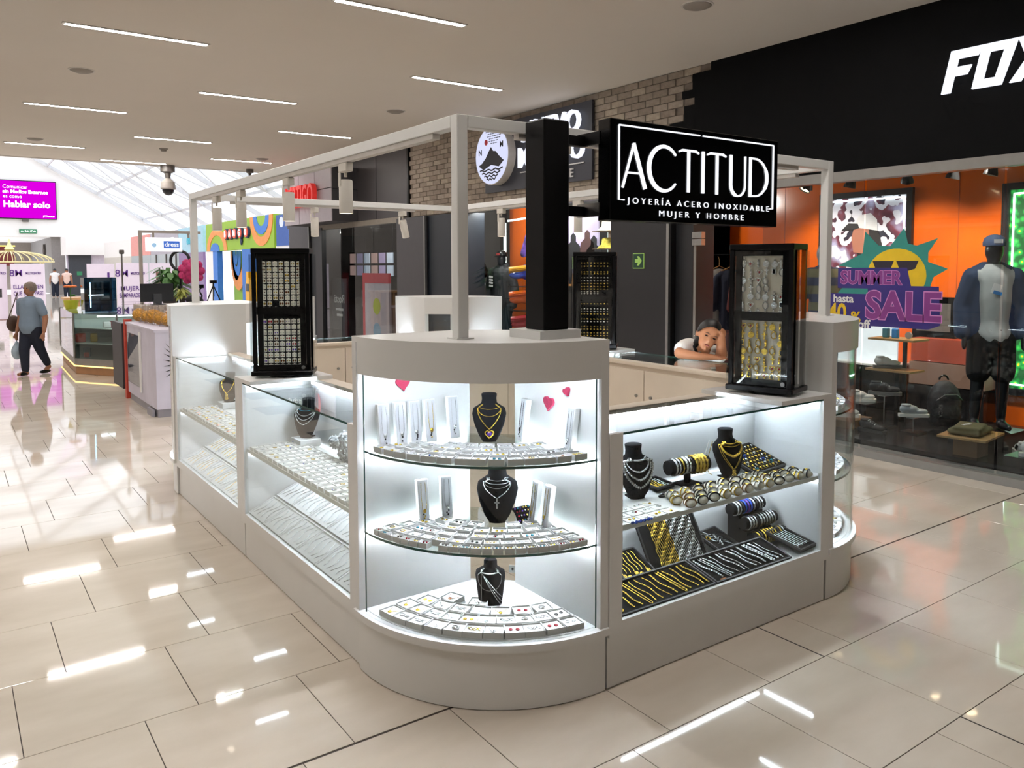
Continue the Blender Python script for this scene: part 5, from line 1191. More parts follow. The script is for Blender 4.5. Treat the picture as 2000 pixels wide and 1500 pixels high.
def stx(s_, y, z, size, m, nm, d, off, xs=1): wall_letters(s_, size, (sx-d, y, z), m, st, name=nm.replace('lettering', 'letter'), depth=.001, offset=off, xs=xs)
for s_, y, z, sz, xs in (('SUMMER', 4.04, 1.635, .165, .92), ('SALE', 3.735, 1.38, .34, .95)): stx(s_, y, z, sz, PINK, 'lettering_edge', .0045, sz*.055, xs); stx(s_, y, z, sz, MAG, 'lettering', .0056, sz*.03, xs)
stx('hasta', 4.30, 1.44, .10, CARD, 'lettering', .0045, .003); stx('40', 4.36, 1.30, .24, YEL, 'lettering', .0045, .006, .8); stx('%', 4.17, 1.27, .14, YEL, 'lettering', .0045, .004); stx('off', 4.09, 1.21, .11, CARD, 'lettering', .0045, .003)
# mannequins
def mannequin(loc, rz, label, skin, sc=1.0):
    t = local('mannequin', label, 'mannequin', loc, rz, 'shop mannequins'); t.scale = (sc, sc, sc)
    mb = MB().ball((0, 0, 1.62), (.075, .095, .115), 14, 10).ball((0, -.04, 1.57), (.05, .06, .07), 10, 8)
    limb(mb, [(0, .01, 1.53), (0, .01, 1.44)], [.055, .06]); limb(mb, [(0, 0, 1.34), (0, 0, 1.18), (0, 0, 1.0), (0, 0, .9)], [.14, .13, .115, .14]); mb.ball((-.13, 0, 1.37), .075).ball((.13, 0, 1.37), .075)
    for s in (-1, 1):
        limb(mb, [(s*.18, 0, 1.37), (s*.23, .02, 1.1), (s*.24, -.05, .86)], [.055, .045, .032]); mb.ball((s*.24, -.07, .79), (.025, .04, .07), 8, 6)
        limb(mb, [(s*.085, 0, .88), (s*.1, -.01, .48), (s*.11, .03, .1)], [.095, .062, .042]); limb(mb, [(s*.11, .03, .045), (s*.125, -.13, .035)], [.045, .032])
    mesh_obj('body', blob(mb, .014, 3, 'body', skin), t); return t
def garment(t, name, parts, mat, voxel=.014, it=3):
    mb = MB()
    for pts, rad in parts: limb(mb, pts, rad)
    return mesh_obj(name, blob(mb, voxel, it, name, mat), t)
MDK = M('mannequin_dark', '#22262b', .3, var=.1); MGR = M('mannequin_grey', '#8d949c', .35)
NAVY = M('navy_jacket', '#2b4468', .7, var=.12, scale=6, bump=.3); POLO = M('pale_polo', '#cfd3d2', .8, var=.05)
def capm(t, m, z=1.66, fwd=-1, logo=None):
    h_ = MB().lathe([(.09, 0), (.093, .03), (.08, .075), (.045, .1), (.002, .108)], 18, (0, .005, z-.005), 1, 1.12).build('cap', m, t, 50)
    MB().ext([(.07*math.cos(a), -.07-.10*math.sin(a)*1.0, z+.0) for a in [PI*i/10 for i in range(11)]], (0, 0, .008)).build('peak', m, h_)
    if logo: B(-.035, .035, -.112, -.102, z+.02, z+.055).build('badge', logo, h_)
mq = mannequin((7.72, 3.37, .26), YAW-PI/2-.25, 'dark mannequin in navy jacket, pale polo and cap in the sneaker window', MDK, 1.0)
garment(mq, 'polo', [([(0, 0, 1.36), (0, -.01, 1.18), (0, -.005, .98), (0, 0, .86)], [.155, .15, .135, .16]), ([(-.14, 0, 1.385), (.14, 0, 1.385)], [.085, .085])], POLO)
garment(mq, 'jacket', [([(s*.10, .035, 1.385), (s*.12, .03, 1.15), (s*.125, .03, .86)], [.115, .105, .105]) for s in (-1, 1)]+[([(s*.17, 0, 1.385), (s*.245, .015, 1.12), (s*.255, -.04, .88)], [.088, .078, .066]) for s in (-1, 1)]+[([(0, .09, 1.36), (0, .08, .9)], [.1, .1]), ([(-.07, .05, 1.47), (.07, .05, 1.47)], [.055, .055])], NAVY)
garment(mq, 'shorts', [([(0, 0, .88), (0, 0, .80)], [.155, .15])]+[([(s*.085, 0, .82), (s*.1, -.01, .52)], [.115, .105]) for s in (-1, 1)], M('black_shorts', '#151518', .85))
capm(mq, M('cap_slate', '#5a6d92', .7), 1.665, logo=CARD)
MB().obox((-.02, -.165, 1.28), (.07, .008, .09), (0, .3, 0)).build('hang_tag', CARD, mq); MB().obox((-.012, -.168, 1.245), (.07, .008, .03), (0, .3, 0)).build('tag_band', M('tag_blue', '#2f86d0', .5), mq)
B(7.5, 7.96, 3.14, 3.62, .11, .26).build('block', DF, tag(thing('mannequin_plinth', 'dark glossy plinth under the navy jacket mannequin', 'plinth', (7.7, 3.37, .11)), None))
def stripes(nt, b):
    L = nt.links.new; N = nt.nodes.new; tc = N('ShaderNodeTexCoord'); s_ = N('ShaderNodeSeparateXYZ'); L(tc.outputs['Object'], s_.inputs[0]); m_ = N('ShaderNodeMath'); m_.operation = 'MULTIPLY'; m_.inputs[1].default_value = 5.5; L(s_.outputs[2], m_.inputs[0]); f_ = N('ShaderNodeMath'); f_.operation = 'FRACT'; L(m_.outputs[0], f_.inputs[0]); r = N('ShaderNodeValToRGB'); r.color_ramp.interpolation = 'CONSTANT'; L(f_.outputs[0], r.inputs[0])
    e = r.color_ramp.elements; e[0].color = (*lin('#3a4668'), 1); e[1].color = (*lin('#77745a'), 1); e[1].position = .5; L(r.outputs[0], b.inputs['Base Color']); b.inputs['Roughness'].default_value = .85
m2 = mannequin((7.9, 5.2, .26), YAW-PI/2+.1, 'grey mannequin in a striped T-shirt behind the sale sticker', MGR, 1.0)
garment(m2, 'striped_shirt', [([(0, 0, 1.35), (0, 0, 1.1), (0, 0, .86)], [.16, .15, .16]), ([(-.14, 0, 1.385), (.14, 0, 1.385)], [.09, .09])]+[([(s*.17, 0, 1.38), (s*.225, .01, 1.18)], [.085, .078]) for s in (-1, 1)], RAMP('shirt_stripes', stripes))
garment(m2, 'jeans', [([(0, 0, .9), (0, 0, .82)], [.155, .15])]+[([(s*.085, 0, .84), (s*.1, 0, .48), (s*.11, .03, .12)], [.11, .08, .065]) for s in (-1, 1)], M('denim', '#2d3c58', .8))
single(B(7.7, 8.1, 5.0, 5.4, .11, .26), 'mannequin_plinth', DF, 'dark glossy plinth under the striped shirt mannequin', 'plinth')
# shoes
def sneaker(loc, rz, label, up, sole, acc=None, sc=1, pitch=0):
    t = local('sneaker', label, 'shoe', loc, rz, 'shoes in the shop window', (0, pitch, rz)); t.scale = (sc, sc, sc)
    P = [(-.14, .0), (-.135, .03), (-.09, .04), (0, .042), (.08, .05), (.125, .045), (.145, .015), (.145, -.015), (.125, -.042), (.07, -.05), (-.02, -.04), (-.09, -.038), (-.135, -.03)]
    MB().ext([(x, y, 0) for x, y in P], (0, 0, .03)).build('sole', sole, t)
    mb = MB().ball((-.075, 0, .075), (.058, .038, .05), 12, 8).ball((-.02, 0, .07), (.065, .04, .045), 12, 8).ball((.06, 0, .05), (.075, .042, .032), 12, 8); mesh_obj('upper', blob(mb, .007, 2, 'upper', up), t)
    MB().torus((-.07, 0, .115), .036, .011, 'z', 14, 6, e=.75).build('collar', up, t, 50)
    for k_ in range(4): MB().tube([(-.03+.022*k_, -.026, .112-.011*k_), (-.028+.022*k_, 0, .119-.011*k_), (-.03+.022*k_, .026, .112-.011*k_)], .004, 5).build('lace', CARD, t)
    if acc:
        for s in (-1, 1):
            for k_ in range(3): MB().bar((-.035+.028*k_, s*.043, .045), (-.055+.028*k_, s*.037, .085), .004, .01).build('stripe', acc, t)
WS = M('sneaker_white', '#d9d9d4', .6, var=.06); WSO = M('sole_white', '#ece9e0', .5); DS = M('sneaker_dark', '#2c2b2d', .6); SIL = M('sneaker_silver', '#aeb3b6', .45, .2)
WOOD = M('pale_wood', '#a88452', .5, var=.15, scale=4, stretch=(1, 8, 1)); WOODD = M('wood_block', '#6b4a26', .5, var=.15, scale=4)
def stand(x, y, z, l, h_):
    t = thing('shoe_stand', l, 'stand', (x, y, .11)); B(x-.09, x+.09, y-.09, y+.09, .11, .125).build('foot', BLACK, t); MB().tube([(x, y, .125), (x, y, z-.012)], .006, 8).build('rod', STEEL, t); B(x-.06, x+.06, y-.04, y+.04, z-.012, z-.002).build('plate', CLEAR if 0 else STEEL, t)
Rz = YAW-PI/2
stand(7.7, 4.05, .27, 'low shoe stand under the pale running shoe', .2); sneaker((7.7, 4.05, .27), Rz-.15, 'pale silver running shoe on a stand beside the backpack', SIL, WSO)
single(B(7.35, 7.75, 4.5, 4.78, .11, .19, bev=.004), 'display_block', WOODD, 'low wooden display block with a white trainer', 'block')
sneaker((7.55, 4.68, .19), Rz-.3, 'white trainer on the low wooden block', WS, WSO)
single(B(7.9, 8.3, 4.66, 4.96, .11, .28, bev=.004), 'display_block', DF, 'dark display block under a grey white trainer', 'block')
sneaker((8.08, 4.82, .28), Rz-.2, 'grey and white trainer on the dark block', WS, WSO)
stand(7.75, 4.38, .44, 'tall shoe stand under the dark running shoe', .3); sneaker((7.75, 4.38, .44), Rz-.35, 'dark running shoe on the tall stand', DS, M('sole_grey', '#6b6865', .6), sc=1.1)
sneaker((7.4, 4.3, .112), Rz-.9, 'dark grey shoe lying beside the wooden block', DS, DS)
for (x, y, z, l) in ((8.0, 4.42, .66, 'wooden shelf board carrying a grey trainer'), (8.0, 4.40, .98, 'higher wooden shelf board with small accessories')):
    t = thing('shelf_board', l, 'shelf', (x, y, z)); B(x-.14, x+.14+(.04 if z > .9 else 0), y-.24, y+.24, z, z+.02).build('board', WOOD, t); q_ = .15 if z > .9 else .05; B(x+q_, x+q_+.02, y-.02, y+.02, .11, z).build('post', BLACK, t)
sneaker((8.0, 4.5, .682), Rz-.1, 'grey white trainer on the wooden shelf board', WS, M('sole_grey'))
for i, (y, m, l) in enumerate([(4.52, M('box_teal', '#3d7f95', .5), 'small teal box on the higher shelf board'), (4.42, M('tag_blue'), 'bright blue folded item on the higher shelf board'), (4.28, M('watch_grey', '#9b9a96', .3), 'small round clock on the higher shelf board')]):
    single(B(7.97, 8.03, y-.03, y+.03, 1.001, 1.10, bev=.008) if i < 2 else MB().lathe([(.035, -.01), (.035, .01)], 16).tf(Matrix.Translation((8.0, y, 1.037)) @ Matrix.Rotation(PI/2, 4, 'Y')), 'accessory' if i < 2 else 'small_clock', m, l, 'accessory')
t = thing('garment_board', 'tilted pale wooden board holding folded trousers', 'board', (7.2, 3.28, .11)); B(7.1, 7.3, 3.18, 3.38, .11, .272).build('block', WOODD, t); MB().obox((7.2, 3.28, .285), (.50, .38, .018), (.0, 0, Rz+.75)).build('board', WOOD, t)
t = thing('folded_trousers', 'folded olive trousers on the tilted wooden board', 'clothing', (7.2, 3.28, .297)); mb = MB().obox((7.21, 3.29, .325), (.38, .27, .05), (0, 0, Rz+.75), .02).obox((7.18, 3.28, .36), (.32, .22, .03), (0, 0, Rz+.9), .012); mesh_obj('fabric', blob(mb, .012, 2, 'fabric', M('olive_cloth', '#6e6749', .85, var=.1)), t)
t2 = kids(t)[0]; t2.parent = t; t2.matrix_parent_inverse = Matrix.Translation(t.location).inverted()
MB().obox((7.16, 3.3, .377), (.09, .03, .004), (.03, -.03, Rz+.3)).build('label_tag', CARD, t)
t = local('backpack', 'black backpack standing on the window floor', 'bag', (8.15, 3.98, .11), Rz)
mb = MB().ball((0, 0, .25), (.17, .11, .24), 14, 10).ball((0, -.07, .16), (.13, .06, .12), 12, 8).box(-.15, .15, -.09, .09, .02, .3, bev=.05); mesh_obj('bag', blob(mb, .014, 3, 'bag', M('backpack_black', '#232226', .7, bump=.3, scale=30)), t); MB().torus((0, .02, .49), .045, .01, 'y', 12, 6, 0, PI).build('handle', BLACK, t, 50); MB().tube([(-.13, -.10, .30), (-.06, -.125, .36), (.06, -.125, .36), (.13, -.10, .30)], .005, 6).build('zip', STEEL, t)
text_mb('RVCA', .05, .002, .001).tf(Matrix.Translation((-.10, -.125, .2)) @ Euler((PI/2, PI/2, 0)).to_matrix().to_4x4()).build('logo', M('logo_grey', '#7d7b7b', .5), t)
single(B(7.05, 7.45, 2.45, 2.95, .11, .19), 'display_block', DF, 'dark glossy block under the white striped trainers', 'block')
sneaker((7.22, 2.76, .19), Rz-.2, 'white trainer with dark stripes at the window edge', WS, WSO, BLKG); sneaker((7.55, 3.02, .112), Rz+1.2, 'white trainer seen from the heel by the mannequin', WS, WSO, BLKG)
# lower wall fittings behind the window
t = thing('lit_shelf_unit', 'white lit display niche behind the trainers', 'shelf', (8.8, 5.2, .11)); B(8.7, 8.95, 4.75, 5.75, .11, .62).build('lower_box', M('dark_gloss_plinth'), t); B(8.7, 8.72, 4.78, 5.75, .64, 1.1).build('lit_panel', M('lit_panel_white', '#dfe8ef', .5, emit=.55), t); B(8.5, 8.95, 4.75, 5.75, .62, .64).build('shelf', WHITE, t)
t = thing('shoe_box_shelf', 'orange red shelf of shoe boxes behind the sale sticker', 'shelf', (8.8, 4.0, .3)); B(8.75, 8.98, 3.85, 4.65, .70, .95).build('box', M('shoebox_red', '#a8462e', .6), t); B(8.72, 8.98, 3.85, 4.65, .45, .69).build('panel', M('shoebox_tan', '#8d6f60', .6), t); B(8.7, 8.98, 3.85, 4.65, .11, .44).build('plinth', M('dark_gloss_plinth'), t)
# clothes seen through the entrance
t = thing('clothes_rail', 'dark clothes rail inside the shop entrance', 'rail', (8.45, 6.7, 0)); MB().tube([(8.45, 6.3, 0), (8.45, 6.3, 1.9), (8.45, 7.35, 1.9), (8.45, 7.35, 0)], .015, 8).build('rail', BLACK, t)
for i, (y, m, l) in enumerate([(6.62, M('maroon_jacket', '#6e2f2c', .7, bump=.3), 'maroon jacket on a hanger inside the entrance'), (6.9, M('navy_tee', '#20263a', .8), 'dark navy T-shirt on a hanger inside the entrance'), (7.12, M('grey_shirt', '#8a8680', .8), 'grey shirt on a hanger inside the entrance')]):
    t = local('hanging_garment', l, 'clothing', (8.45, y, 0), PI/2+.9, 'garments on the entrance rail'); mb = MB(); limb(mb, [(0, 0, 1.55), (0, 0, 1.0)], [.17, .17]); limb(mb, [(-.13, 0, 1.62), (.13, 0, 1.62)], [.07, .07])
    for s in (-1, 1): limb(mb, [(s*.18, 0, 1.58), (s*.24, 0, 1.2)], [.07, .055])
    me = blob(mb, .016, 3, 'cloth', m)
    for v in me.vertices: v.co.y *= .55
    mesh_obj('cloth', me, t); MB().tube([(-.18, 0, 1.66), (0, 0, 1.75), (.18, 0, 1.66)], .008, 6).tube([(0, 0, 1.75), (0, 0, 1.84), (.02, 0, 1.88)], .004, 6).build('hanger', WOOD, t)
single(B(7.4, 7.95, 6.3, 7.2, .0, .95, bev=.01), 'display_table', M('maroon_table', '#3f1e24', .5), 'dark maroon display table under the clothes rail', 'table')

# ---------------------------------------------------------------- outdoor shop window (mountain logo)
B(8.6, 8.66, 7.4, 12.5, 0, 2.95).build('wall_outdoor_rear', M('outdoor_wall', '#3b3936', .8), kind='structure')
B(8.3, 8.36, 11.2, 11.75, 0, 2.8).build('trim_8', ORG, kind='structure')
for (y, z0, z1, l) in ((11.4, 1.9, 2.5, 'glowing vertical light tube behind the cap mannequin'), (8.74, 1.75, 2.6, 'glowing vertical light tube beside the snow poster')):
    t = thing('light_tube', l, 'light', (7.95, y, z0)); MB().tube([(7.95, y, z0-.4), (7.95, y, z1)], .022, 8).build('tube', LIGHT('tube_glow', '#eafff6', 7), t); B(7.93, 7.97, y-.02, y+.02, z1, 2.955).build('holder', BLACK, t)
t = thing('light_tube', 'glowing horizontal light tube above the racing jersey', 'light', (7.65, 10.4, 2.47)); MB().tube([(7.65, 9.6, 2.55), (7.65, 10.88, 2.5)], .015, 8).build('tube', MATS['tube_glow'], t); B(7.64, 7.66, 10.2, 10.22, 2.54, 2.9).build('holder', BLACK, t)
def snow(nt, b):
    L = nt.links.new; N = nt.nodes.new; tc = N('ShaderNodeTexCoord'); n = N('ShaderNodeTexNoise'); n.inputs['Scale'].default_value = 2.5; L(tc.outputs['Object'], n.inputs['Vector']); r = N('ShaderNodeValToRGB'); L(n.outputs['Fac'], r.inputs[0]); r.color_ramp.elements[0].color = (*lin('#b9a6d8'), 1); r.color_ramp.elements[1].color = (*lin('#e4d8f2'), 1); L(r.outputs[0], b.inputs['Base Color']); L(r.outputs[0], b.inputs['Emission Color']); b.inputs['Emission Strength'].default_value = .45
t = thing('snow_poster', 'lilac snow poster with standing figures in coats', 'poster', (7.8, 9.2, 1.5)); pr = B(7.78, 7.8, 8.78, 9.75, 1.45, 2.62).build('print', RAMP('snow_print', snow), t)
def fig(y, z, s, m):
    MB().ext([(7.778, y+s*a, z+s*b) for a, b in ((-.12, -.55), (-.14, -.1), (-.2, -.35), (-.25, -.3), (-.18, .12), (-.07, .2), (-.07, .3), (0, .36), (.07, .3), (.07, .2), (.18, .12), (.25, -.3), (.2, -.35), (.14, -.1), (.12, -.55), (.04, -.55), (0, -.15), (-.04, -.55))], (-.004, 0, 0)).build('figure', m, pr)
fig(9.35, 1.95, .85, M('print_black', '#17181f', .7)); fig(9.03, 2.0, .8, M('print_brown', '#5d3b3a', .7)); fig(8.88, 1.88, .9, M('print_black'))
MB().ext([(7.778, y, z) for y, z in ((9.75, 1.45), (8.78, 1.45), (8.78, 1.62), (9.2, 1.68), (9.75, 1.56))], (-.003, 0, 0)).build('ground', M('print_ground', '#c98d52', .7), pr)
t = thing('hat_shelf', 'narrow tan hat shelf beside the dark pillar', 'shelf', (7.7, 8.45, 0)); B(7.85, 7.9, 8.28, 8.66, 0, 2.7).build('back', M('shelf_tan', '#9a7f66', .6), t)
for z in (2.0, 2.25, 2.5): B(7.55, 7.85, 8.28, 8.66, z-.012, z).build('ledge', M('shelf_tan'), t)
for z, m, l in ((2.25, M('hat_cream', '#e8e0d0', .8), 'cream bucket hat on the hat shelf'), (2.0, M('hat_yellow', '#d9c84a', .8, var=.3, scale=30), 'yellow patterned bucket hat on the hat shelf'), (2.5, M('hat_sand', '#d8c6ae', .8), 'sand coloured hat on the upper hat shelf')):
    single(MB().lathe([(.155, 0), (.15, .008), (.095, .055), (.085, .13), (.06, .15), (.001, .152)], 20, (7.68, 8.47, z+.001)), 'bucket_hat', m, l, 'hat', 'hats on the shelf', 60)
m3 = mannequin((7.6, 11.0, .25), YAW-PI/2-.55, 'dark mannequin in black hooded jacket and cap in the outdoor shop', MDK, 1.0)
JB = M('black_jacket', '#2a2d31', .6, var=.15, bump=.3, scale=14)
garment(m3, 'jacket', [([(0, 0, 1.36), (0, 0, 1.15), (0, 0, .88)], [.18, .17, .175]), ([(-.15, 0, 1.40), (.15, 0, 1.40)], [.09, .09]), ([(-.05, .05, 1.50), (.05, .05, 1.50)], [.07, .07])]+[([(s*.18, 0, 1.38), (s*.25, .01, 1.12), (s*.26, -.05, .86)], [.088, .078, .065]) for s in (-1, 1)], JB)
garment(m3, 'trousers', [([(0, 0, .9), (0, 0, .82)], [.155, .15])]+[([(s*.085, 0, .84), (s*.1, 0, .48), (s*.11, .03, .1)], [.11, .09, .07]) for s in (-1, 1)], M('teal_trousers', '#2c3f47', .8))
capm(m3, BLACK, 1.665, logo=M('badge_red', '#a03434', .5))
for k_ in range(4): MB().obox((-.10, -.172, 1.33-.05*k_), (.07, .01, .03), (0, .15, 0)).build('chest_print', CARD, m3)
single(B(7.3, 7.9, 10.7, 11.3, 0, .25), 'mannequin_plinth', DF, 'dark plinth under the black jacket mannequin', 'plinth')
def gear(loc, label, cols, seed):
    random.seed(seed); t = local('racing_gear', label, 'riding gear', loc, Rz, 'motocross gear on the rack')
    mb = MB().ball((0, 0, .0), (.22, .14, .13), 14, 10).ball((-.2, -.05, -.05), (.14, .08, .06), 12, 8).ball((.1, 0, -.1), (.16, .12, .12), 12, 8); mesh_obj('shell', blob(mb, .016, 2, 'shell', cols[0]), t)
    MB().grid(lambda u, v: (-.34+.5*u, -.1-.06*math.sin(v*3), -.02+.08*v+.06*u), 8, 4).grid(lambda u, v: (-.34+.5*u, -.105-.06*math.sin(v*3), .0+.08*v+.06*u), 8, 4).build('visor', cols[1], t, 60); MB().ball((.05, -.13, -.05), (.09, .02, .06), 10, 6).build('badge', cols[2], t, 60)
gear((7.6, 10.2, 1.66), 'blue and yellow motocross helmet on the rack by the black post', (M('moto_blue', '#2450b8', .25), M('moto_yellow', '#e2a524', .3), WS), 1)
gear((7.6, 10.2, 1.27), 'bright orange motocross helmet on the rack', (M('moto_orange', '#e8631c', .25), M('moto_orange'), BLKG), 2); gear((7.6, 10.15, .88), 'red motocross helmet low on the rack', (M('moto_red', '#b3252f', .25), M('moto_red'), WS), 3); gear((7.72, 12.02, 1.745), 'black and white motocross helmet beyond the white post', (BLACK, WS, PURP), 4)
t = thing('gear_rack', 'dark wire rack carrying the motocross helmets', 'rack', (7.85, 10.2, 0))
for y in (9.8, 10.6): MB().tube([(7.9, y, 0), (7.9, y, 2.3)], .015, 6).build('upright', BLACK, t)
for z in (.64, 1.03, 1.42): B(7.45, 7.9, 9.8, 10.6, z, z+.012).build('shelf', BLACK, t)
t = local('racing_jersey', 'purple and green racing jersey hanging high on the wall', 'clothing', (7.9, 10.35, 2.05), Rz); mb = MB(); limb(mb, [(0, 0, .15), (0, 0, -.25)], [.16, .15]); [limb(mb, [(s*.15, 0, .2), (s*.26, 0, -.1)], [.08, .06]) for s in (-1, 1)]
def jer(nt, b):
    L = nt.links.new; N = nt.nodes.new; tc = N('ShaderNodeTexCoord'); n = N('ShaderNodeTexNoise'); n.inputs['Scale'].default_value = 5; L(tc.outputs['Object'], n.inputs['Vector']); r = N('ShaderNodeValToRGB'); L(n.outputs['Fac'], r.inputs[0]); e = r.color_ramp.elements; e[0].color = (*lin('#2b2250'), 1); e[0].position = .38; e[1].color = (*lin('#36a08a'), 1); e[1].position = .66; q = e.new(.5); q.color = (*lin('#7a4fb8'), 1); L(r.outputs[0], b.inputs['Base Color'])
me = blob(mb, .018, 2, 'cloth', RAMP('jersey_print', jer)); [setattr(v.co, 'y', v.co.y*.5) for v in me.vertices]; mesh_obj('cloth', me, t); MB().tube([(0, 0, .3), (0, 0, .7)], .006, 6).build('hanger', BLACK, t)
t = thing('protector_mannequin', 'black body armour and gloves on a stand beyond the white post', 'riding gear', (7.7, 12.02, 0)); mb = MB(); limb(mb, [(7.7, 12.02, 1.35), (7.7, 12.02, .9)], [.2, .17]); limb(mb, [(7.55, 12.17, 1.4), (7.85, 11.87, 1.4)], [.1, .1]); limb(mb, [(7.55, 12.2, 1.35), (7.5, 12.25, .95)], [.08, .06]); limb(mb, [(7.85, 11.82, 1.35), (7.85, 11.75, .95)], [.08, .06]); o_ = mesh_obj('armour', blob(mb, .02, 1, 'armour', M('armour_grey', '#3a3b3d', .5, var=.3, scale=10, bump=.4)), t); o_.matrix_parent_inverse = Matrix.Translation(t.location).inverted(); MB().tube([(7.7, 12.02, 0), (7.7, 12.02, .9)], .03, 8).build('pole', STEEL, t)
for y in (8.0, 9.5, 10.8):
    ld = bpy.data.lights.new('outdoor_spot', 'POINT'); ld.energy = 70; ld.color = (1, .93, .85); ld.shadow_soft_size = .1; lo = bpy.data.objects.new('outdoor_spot', ld); COL.objects.link(lo); lo.location = (7.3, y, 2.75)

# ---------------------------------------------------------------- cafe behind the grey pillar
t = thing('shop_sign', 'grey panelled box sign with red letters above the cafe', 'sign', (6.3, 16.2, 2.65))
LIL = M('skylit_panel', '#a79fa6', .45, var=.03)  # skylight on the front put into its colour; side panels stay dark grey
for a, b in ((14.96, 15.8), (15.82, 16.7), (16.72, 17.6)):
    for z0_, z1_ in ((2.66, 3.30), (3.32, 3.72)): B(6.28, 6.30, a, b, z0_, z1_).build('panel', LIL, t)
B(6.30, 6.84, 14.96, 14.99, 2.66, 3.28).build('side_panel', PGR, t); B(6.30, 6.84, 14.96, 14.99, 3.30, 3.72).build('side_panel', PGR, t); B(6.30, 6.84, 14.99, 17.6, 2.66, 3.72).build('core', M('core_dark', '#333136', .6), t)
wall_letters('VERTIGO', .62, (6.2, 16.4, 3.2), M('letters_red', '#d8332e', .4, emit=.35), t, depth=.1, offset=.012, xs=.62)
t = thing('cafe_counter', 'low lilac cafe counter with glass jars', 'counter', (6.6, 16.4, 0)); B(7.3, 8.2, 14.6, 15.6, 0, .92).build('body', M('counter_lilac', '#7d7583', .5), t)
for i in range(4):
    o_ = thing('glass_jar', f'glass jar with dark lid, {ORD[i]} along the cafe counter', 'jar', (7.42, 15.5-.16*i, .92), 0, 'jars on the cafe counter'); MB().lathe([(.05, 0), (.055, .01), (.055, .12), (.04, .14)], 12, (7.42, 15.5-.16*i, .92)).build('jar', M('jar_brown', '#7d5a4a', .2, var=.4, scale=30), o_, 40); MB().lathe([(.045, .14), (.045, .17)], 12, (7.42, 15.5-.16*i, .92)).build('lid', M('lid_blue', '#26304a', .4), o_, 40)
t = thing('menu_board', 'lit menu board of small cards high inside the cafe', 'menu', (8.6, 17, 1.6)); B(8.02, 8.05, 15.6, 18.1, 1.5, 2.1).build('board', BLACK, t); [MB().tube([(8.035, y, 2.1), (8.035, y, 2.76)], .008, 6).build('hanger_rod', BLACK, t) for y in (15.8, 17.9)]
for i in range(6):
    for k_ in range(2): B(8.0, 8.02, 15.75+.39*i, 16.04+.39*i, 1.55+.28*k_, 1.78+.28*k_).build('card', M('menu_card_%d' % (i % 3), ('#cfd8e6', '#b7a4c6', '#c9a49a')[i % 3], .5, emit=.5), t)
t = thing('poster_stand', 'tall white poster stand with a red header in the cafe', 'poster stand', (7.2, 15, 0)); B(7.15, 7.2, 14.25, 15.35, 0, 1.42).build('panel', M('poster_pinkish', '#cdbfc6', .6), t); B(7.14, 7.2, 14.25, 15.4, 1.42, 1.62).build('header', M('poster_red', '#b01e2c', .5, emit=.25), t); B(7.145, 7.2, 15.35, 15.45, 0, 1.62).build('edge', M('poster_red'), t); [MB().ext([(7.148, y+.17*math.cos(a), z+.17*math.sin(a)) for a in [2*PI*i/12 for i in range(12)]], (-.003, 0, 0)).build('patch', m, t) for y, z, m in ((14.8, .95, M('patch_lime', '#b6c93c', .6)), (14.8, .45, M('patch_blue', '#7fb0d0', .6)))]
t = thing('menu_sign', 'dark board with mirrored pale lettering behind the cafe glass', 'sign', (7.1, 16.4, 0)); B(7.02, 7.06, 15.98, 16.76, .2, 1.5).build('board', M('board_charcoal', '#2f2d30', .5), t); wall_text('Rosti', .26, (7.015, 16.36, 1.05), xd=(0, 1, 0), depth=.004, offset=.002).build('lettering', M('letter_grey'), t)
for k_, (z, w_) in enumerate(((.8, .4), (.68, .3))): B(7.013, 7.02, 16.36-w_/2, 16.36+w_/2, z, z+.05).build('text_line', M('letter_grey'), t)
pc = local('person', 'person in a blue shirt seen dimly through the cafe glass', 'person', (7.45, 13.75, 0), YAW-PI/2-.4)
mb = MB().ball((0, 0, 1.5), (.08, .095, .115), 12, 10); limb(mb, [(0, .01, 1.4), (0, .01, 1.3)], [.05, .055]); limb(mb, [(0, 0, 1.2), (0, 0, .95), (0, 0, .8)], [.15, .14, .15])
for s in (-1, 1): limb(mb, [(s*.18, 0, 1.22), (s*.23, 0, .95), (s*.18, -.18, .82)], [.055, .045, .035]); mb.ball((s*.16, -.24, .82), (.03, .045, .025), 8, 6); limb(mb, [(s*.09, 0, .8), (s*.1, 0, .42), (s*.1, .02, .06)], [.09, .065, .045]); limb(mb, [(s*.1, .02, .04), (s*.1, -.14, .035)], [.04, .03])
mesh_obj('body', blob(mb, .014, 3, 'body', SKIN), pc); garment(pc, 'shirt', [([(0, 0, 1.2), (0, 0, .95), (0, 0, .8)], [.17, .16, .165]), ([(-.16, 0, 1.23), (.16, 0, 1.23)], [.085, .085])], M('blue_shirt', '#27557c', .8)); garment(pc, 'trousers', [([(s*.09, 0, .8), (s*.1, 0, .42), (s*.1, .02, .08)], [.105, .085, .065]) for s in (-1, 1)], M('dark_trousers')); MB().lathe([(.085, 0), (.088, .04), (.07, .09), (.02, .115)], 14, (0, .01, 1.52)).build('hair', HAIRB, pc, 50)
for y in (14.0, 15.8):
    ld = bpy.data.lights.new('cafe_lamp', 'POINT'); ld.energy = 24; ld.color = (1, .93, .85); ld.shadow_soft_size = .1; lo = bpy.data.objects.new('cafe_lamp', ld); COL.objects.link(lo); lo.location = (7.6, y, 2.6)

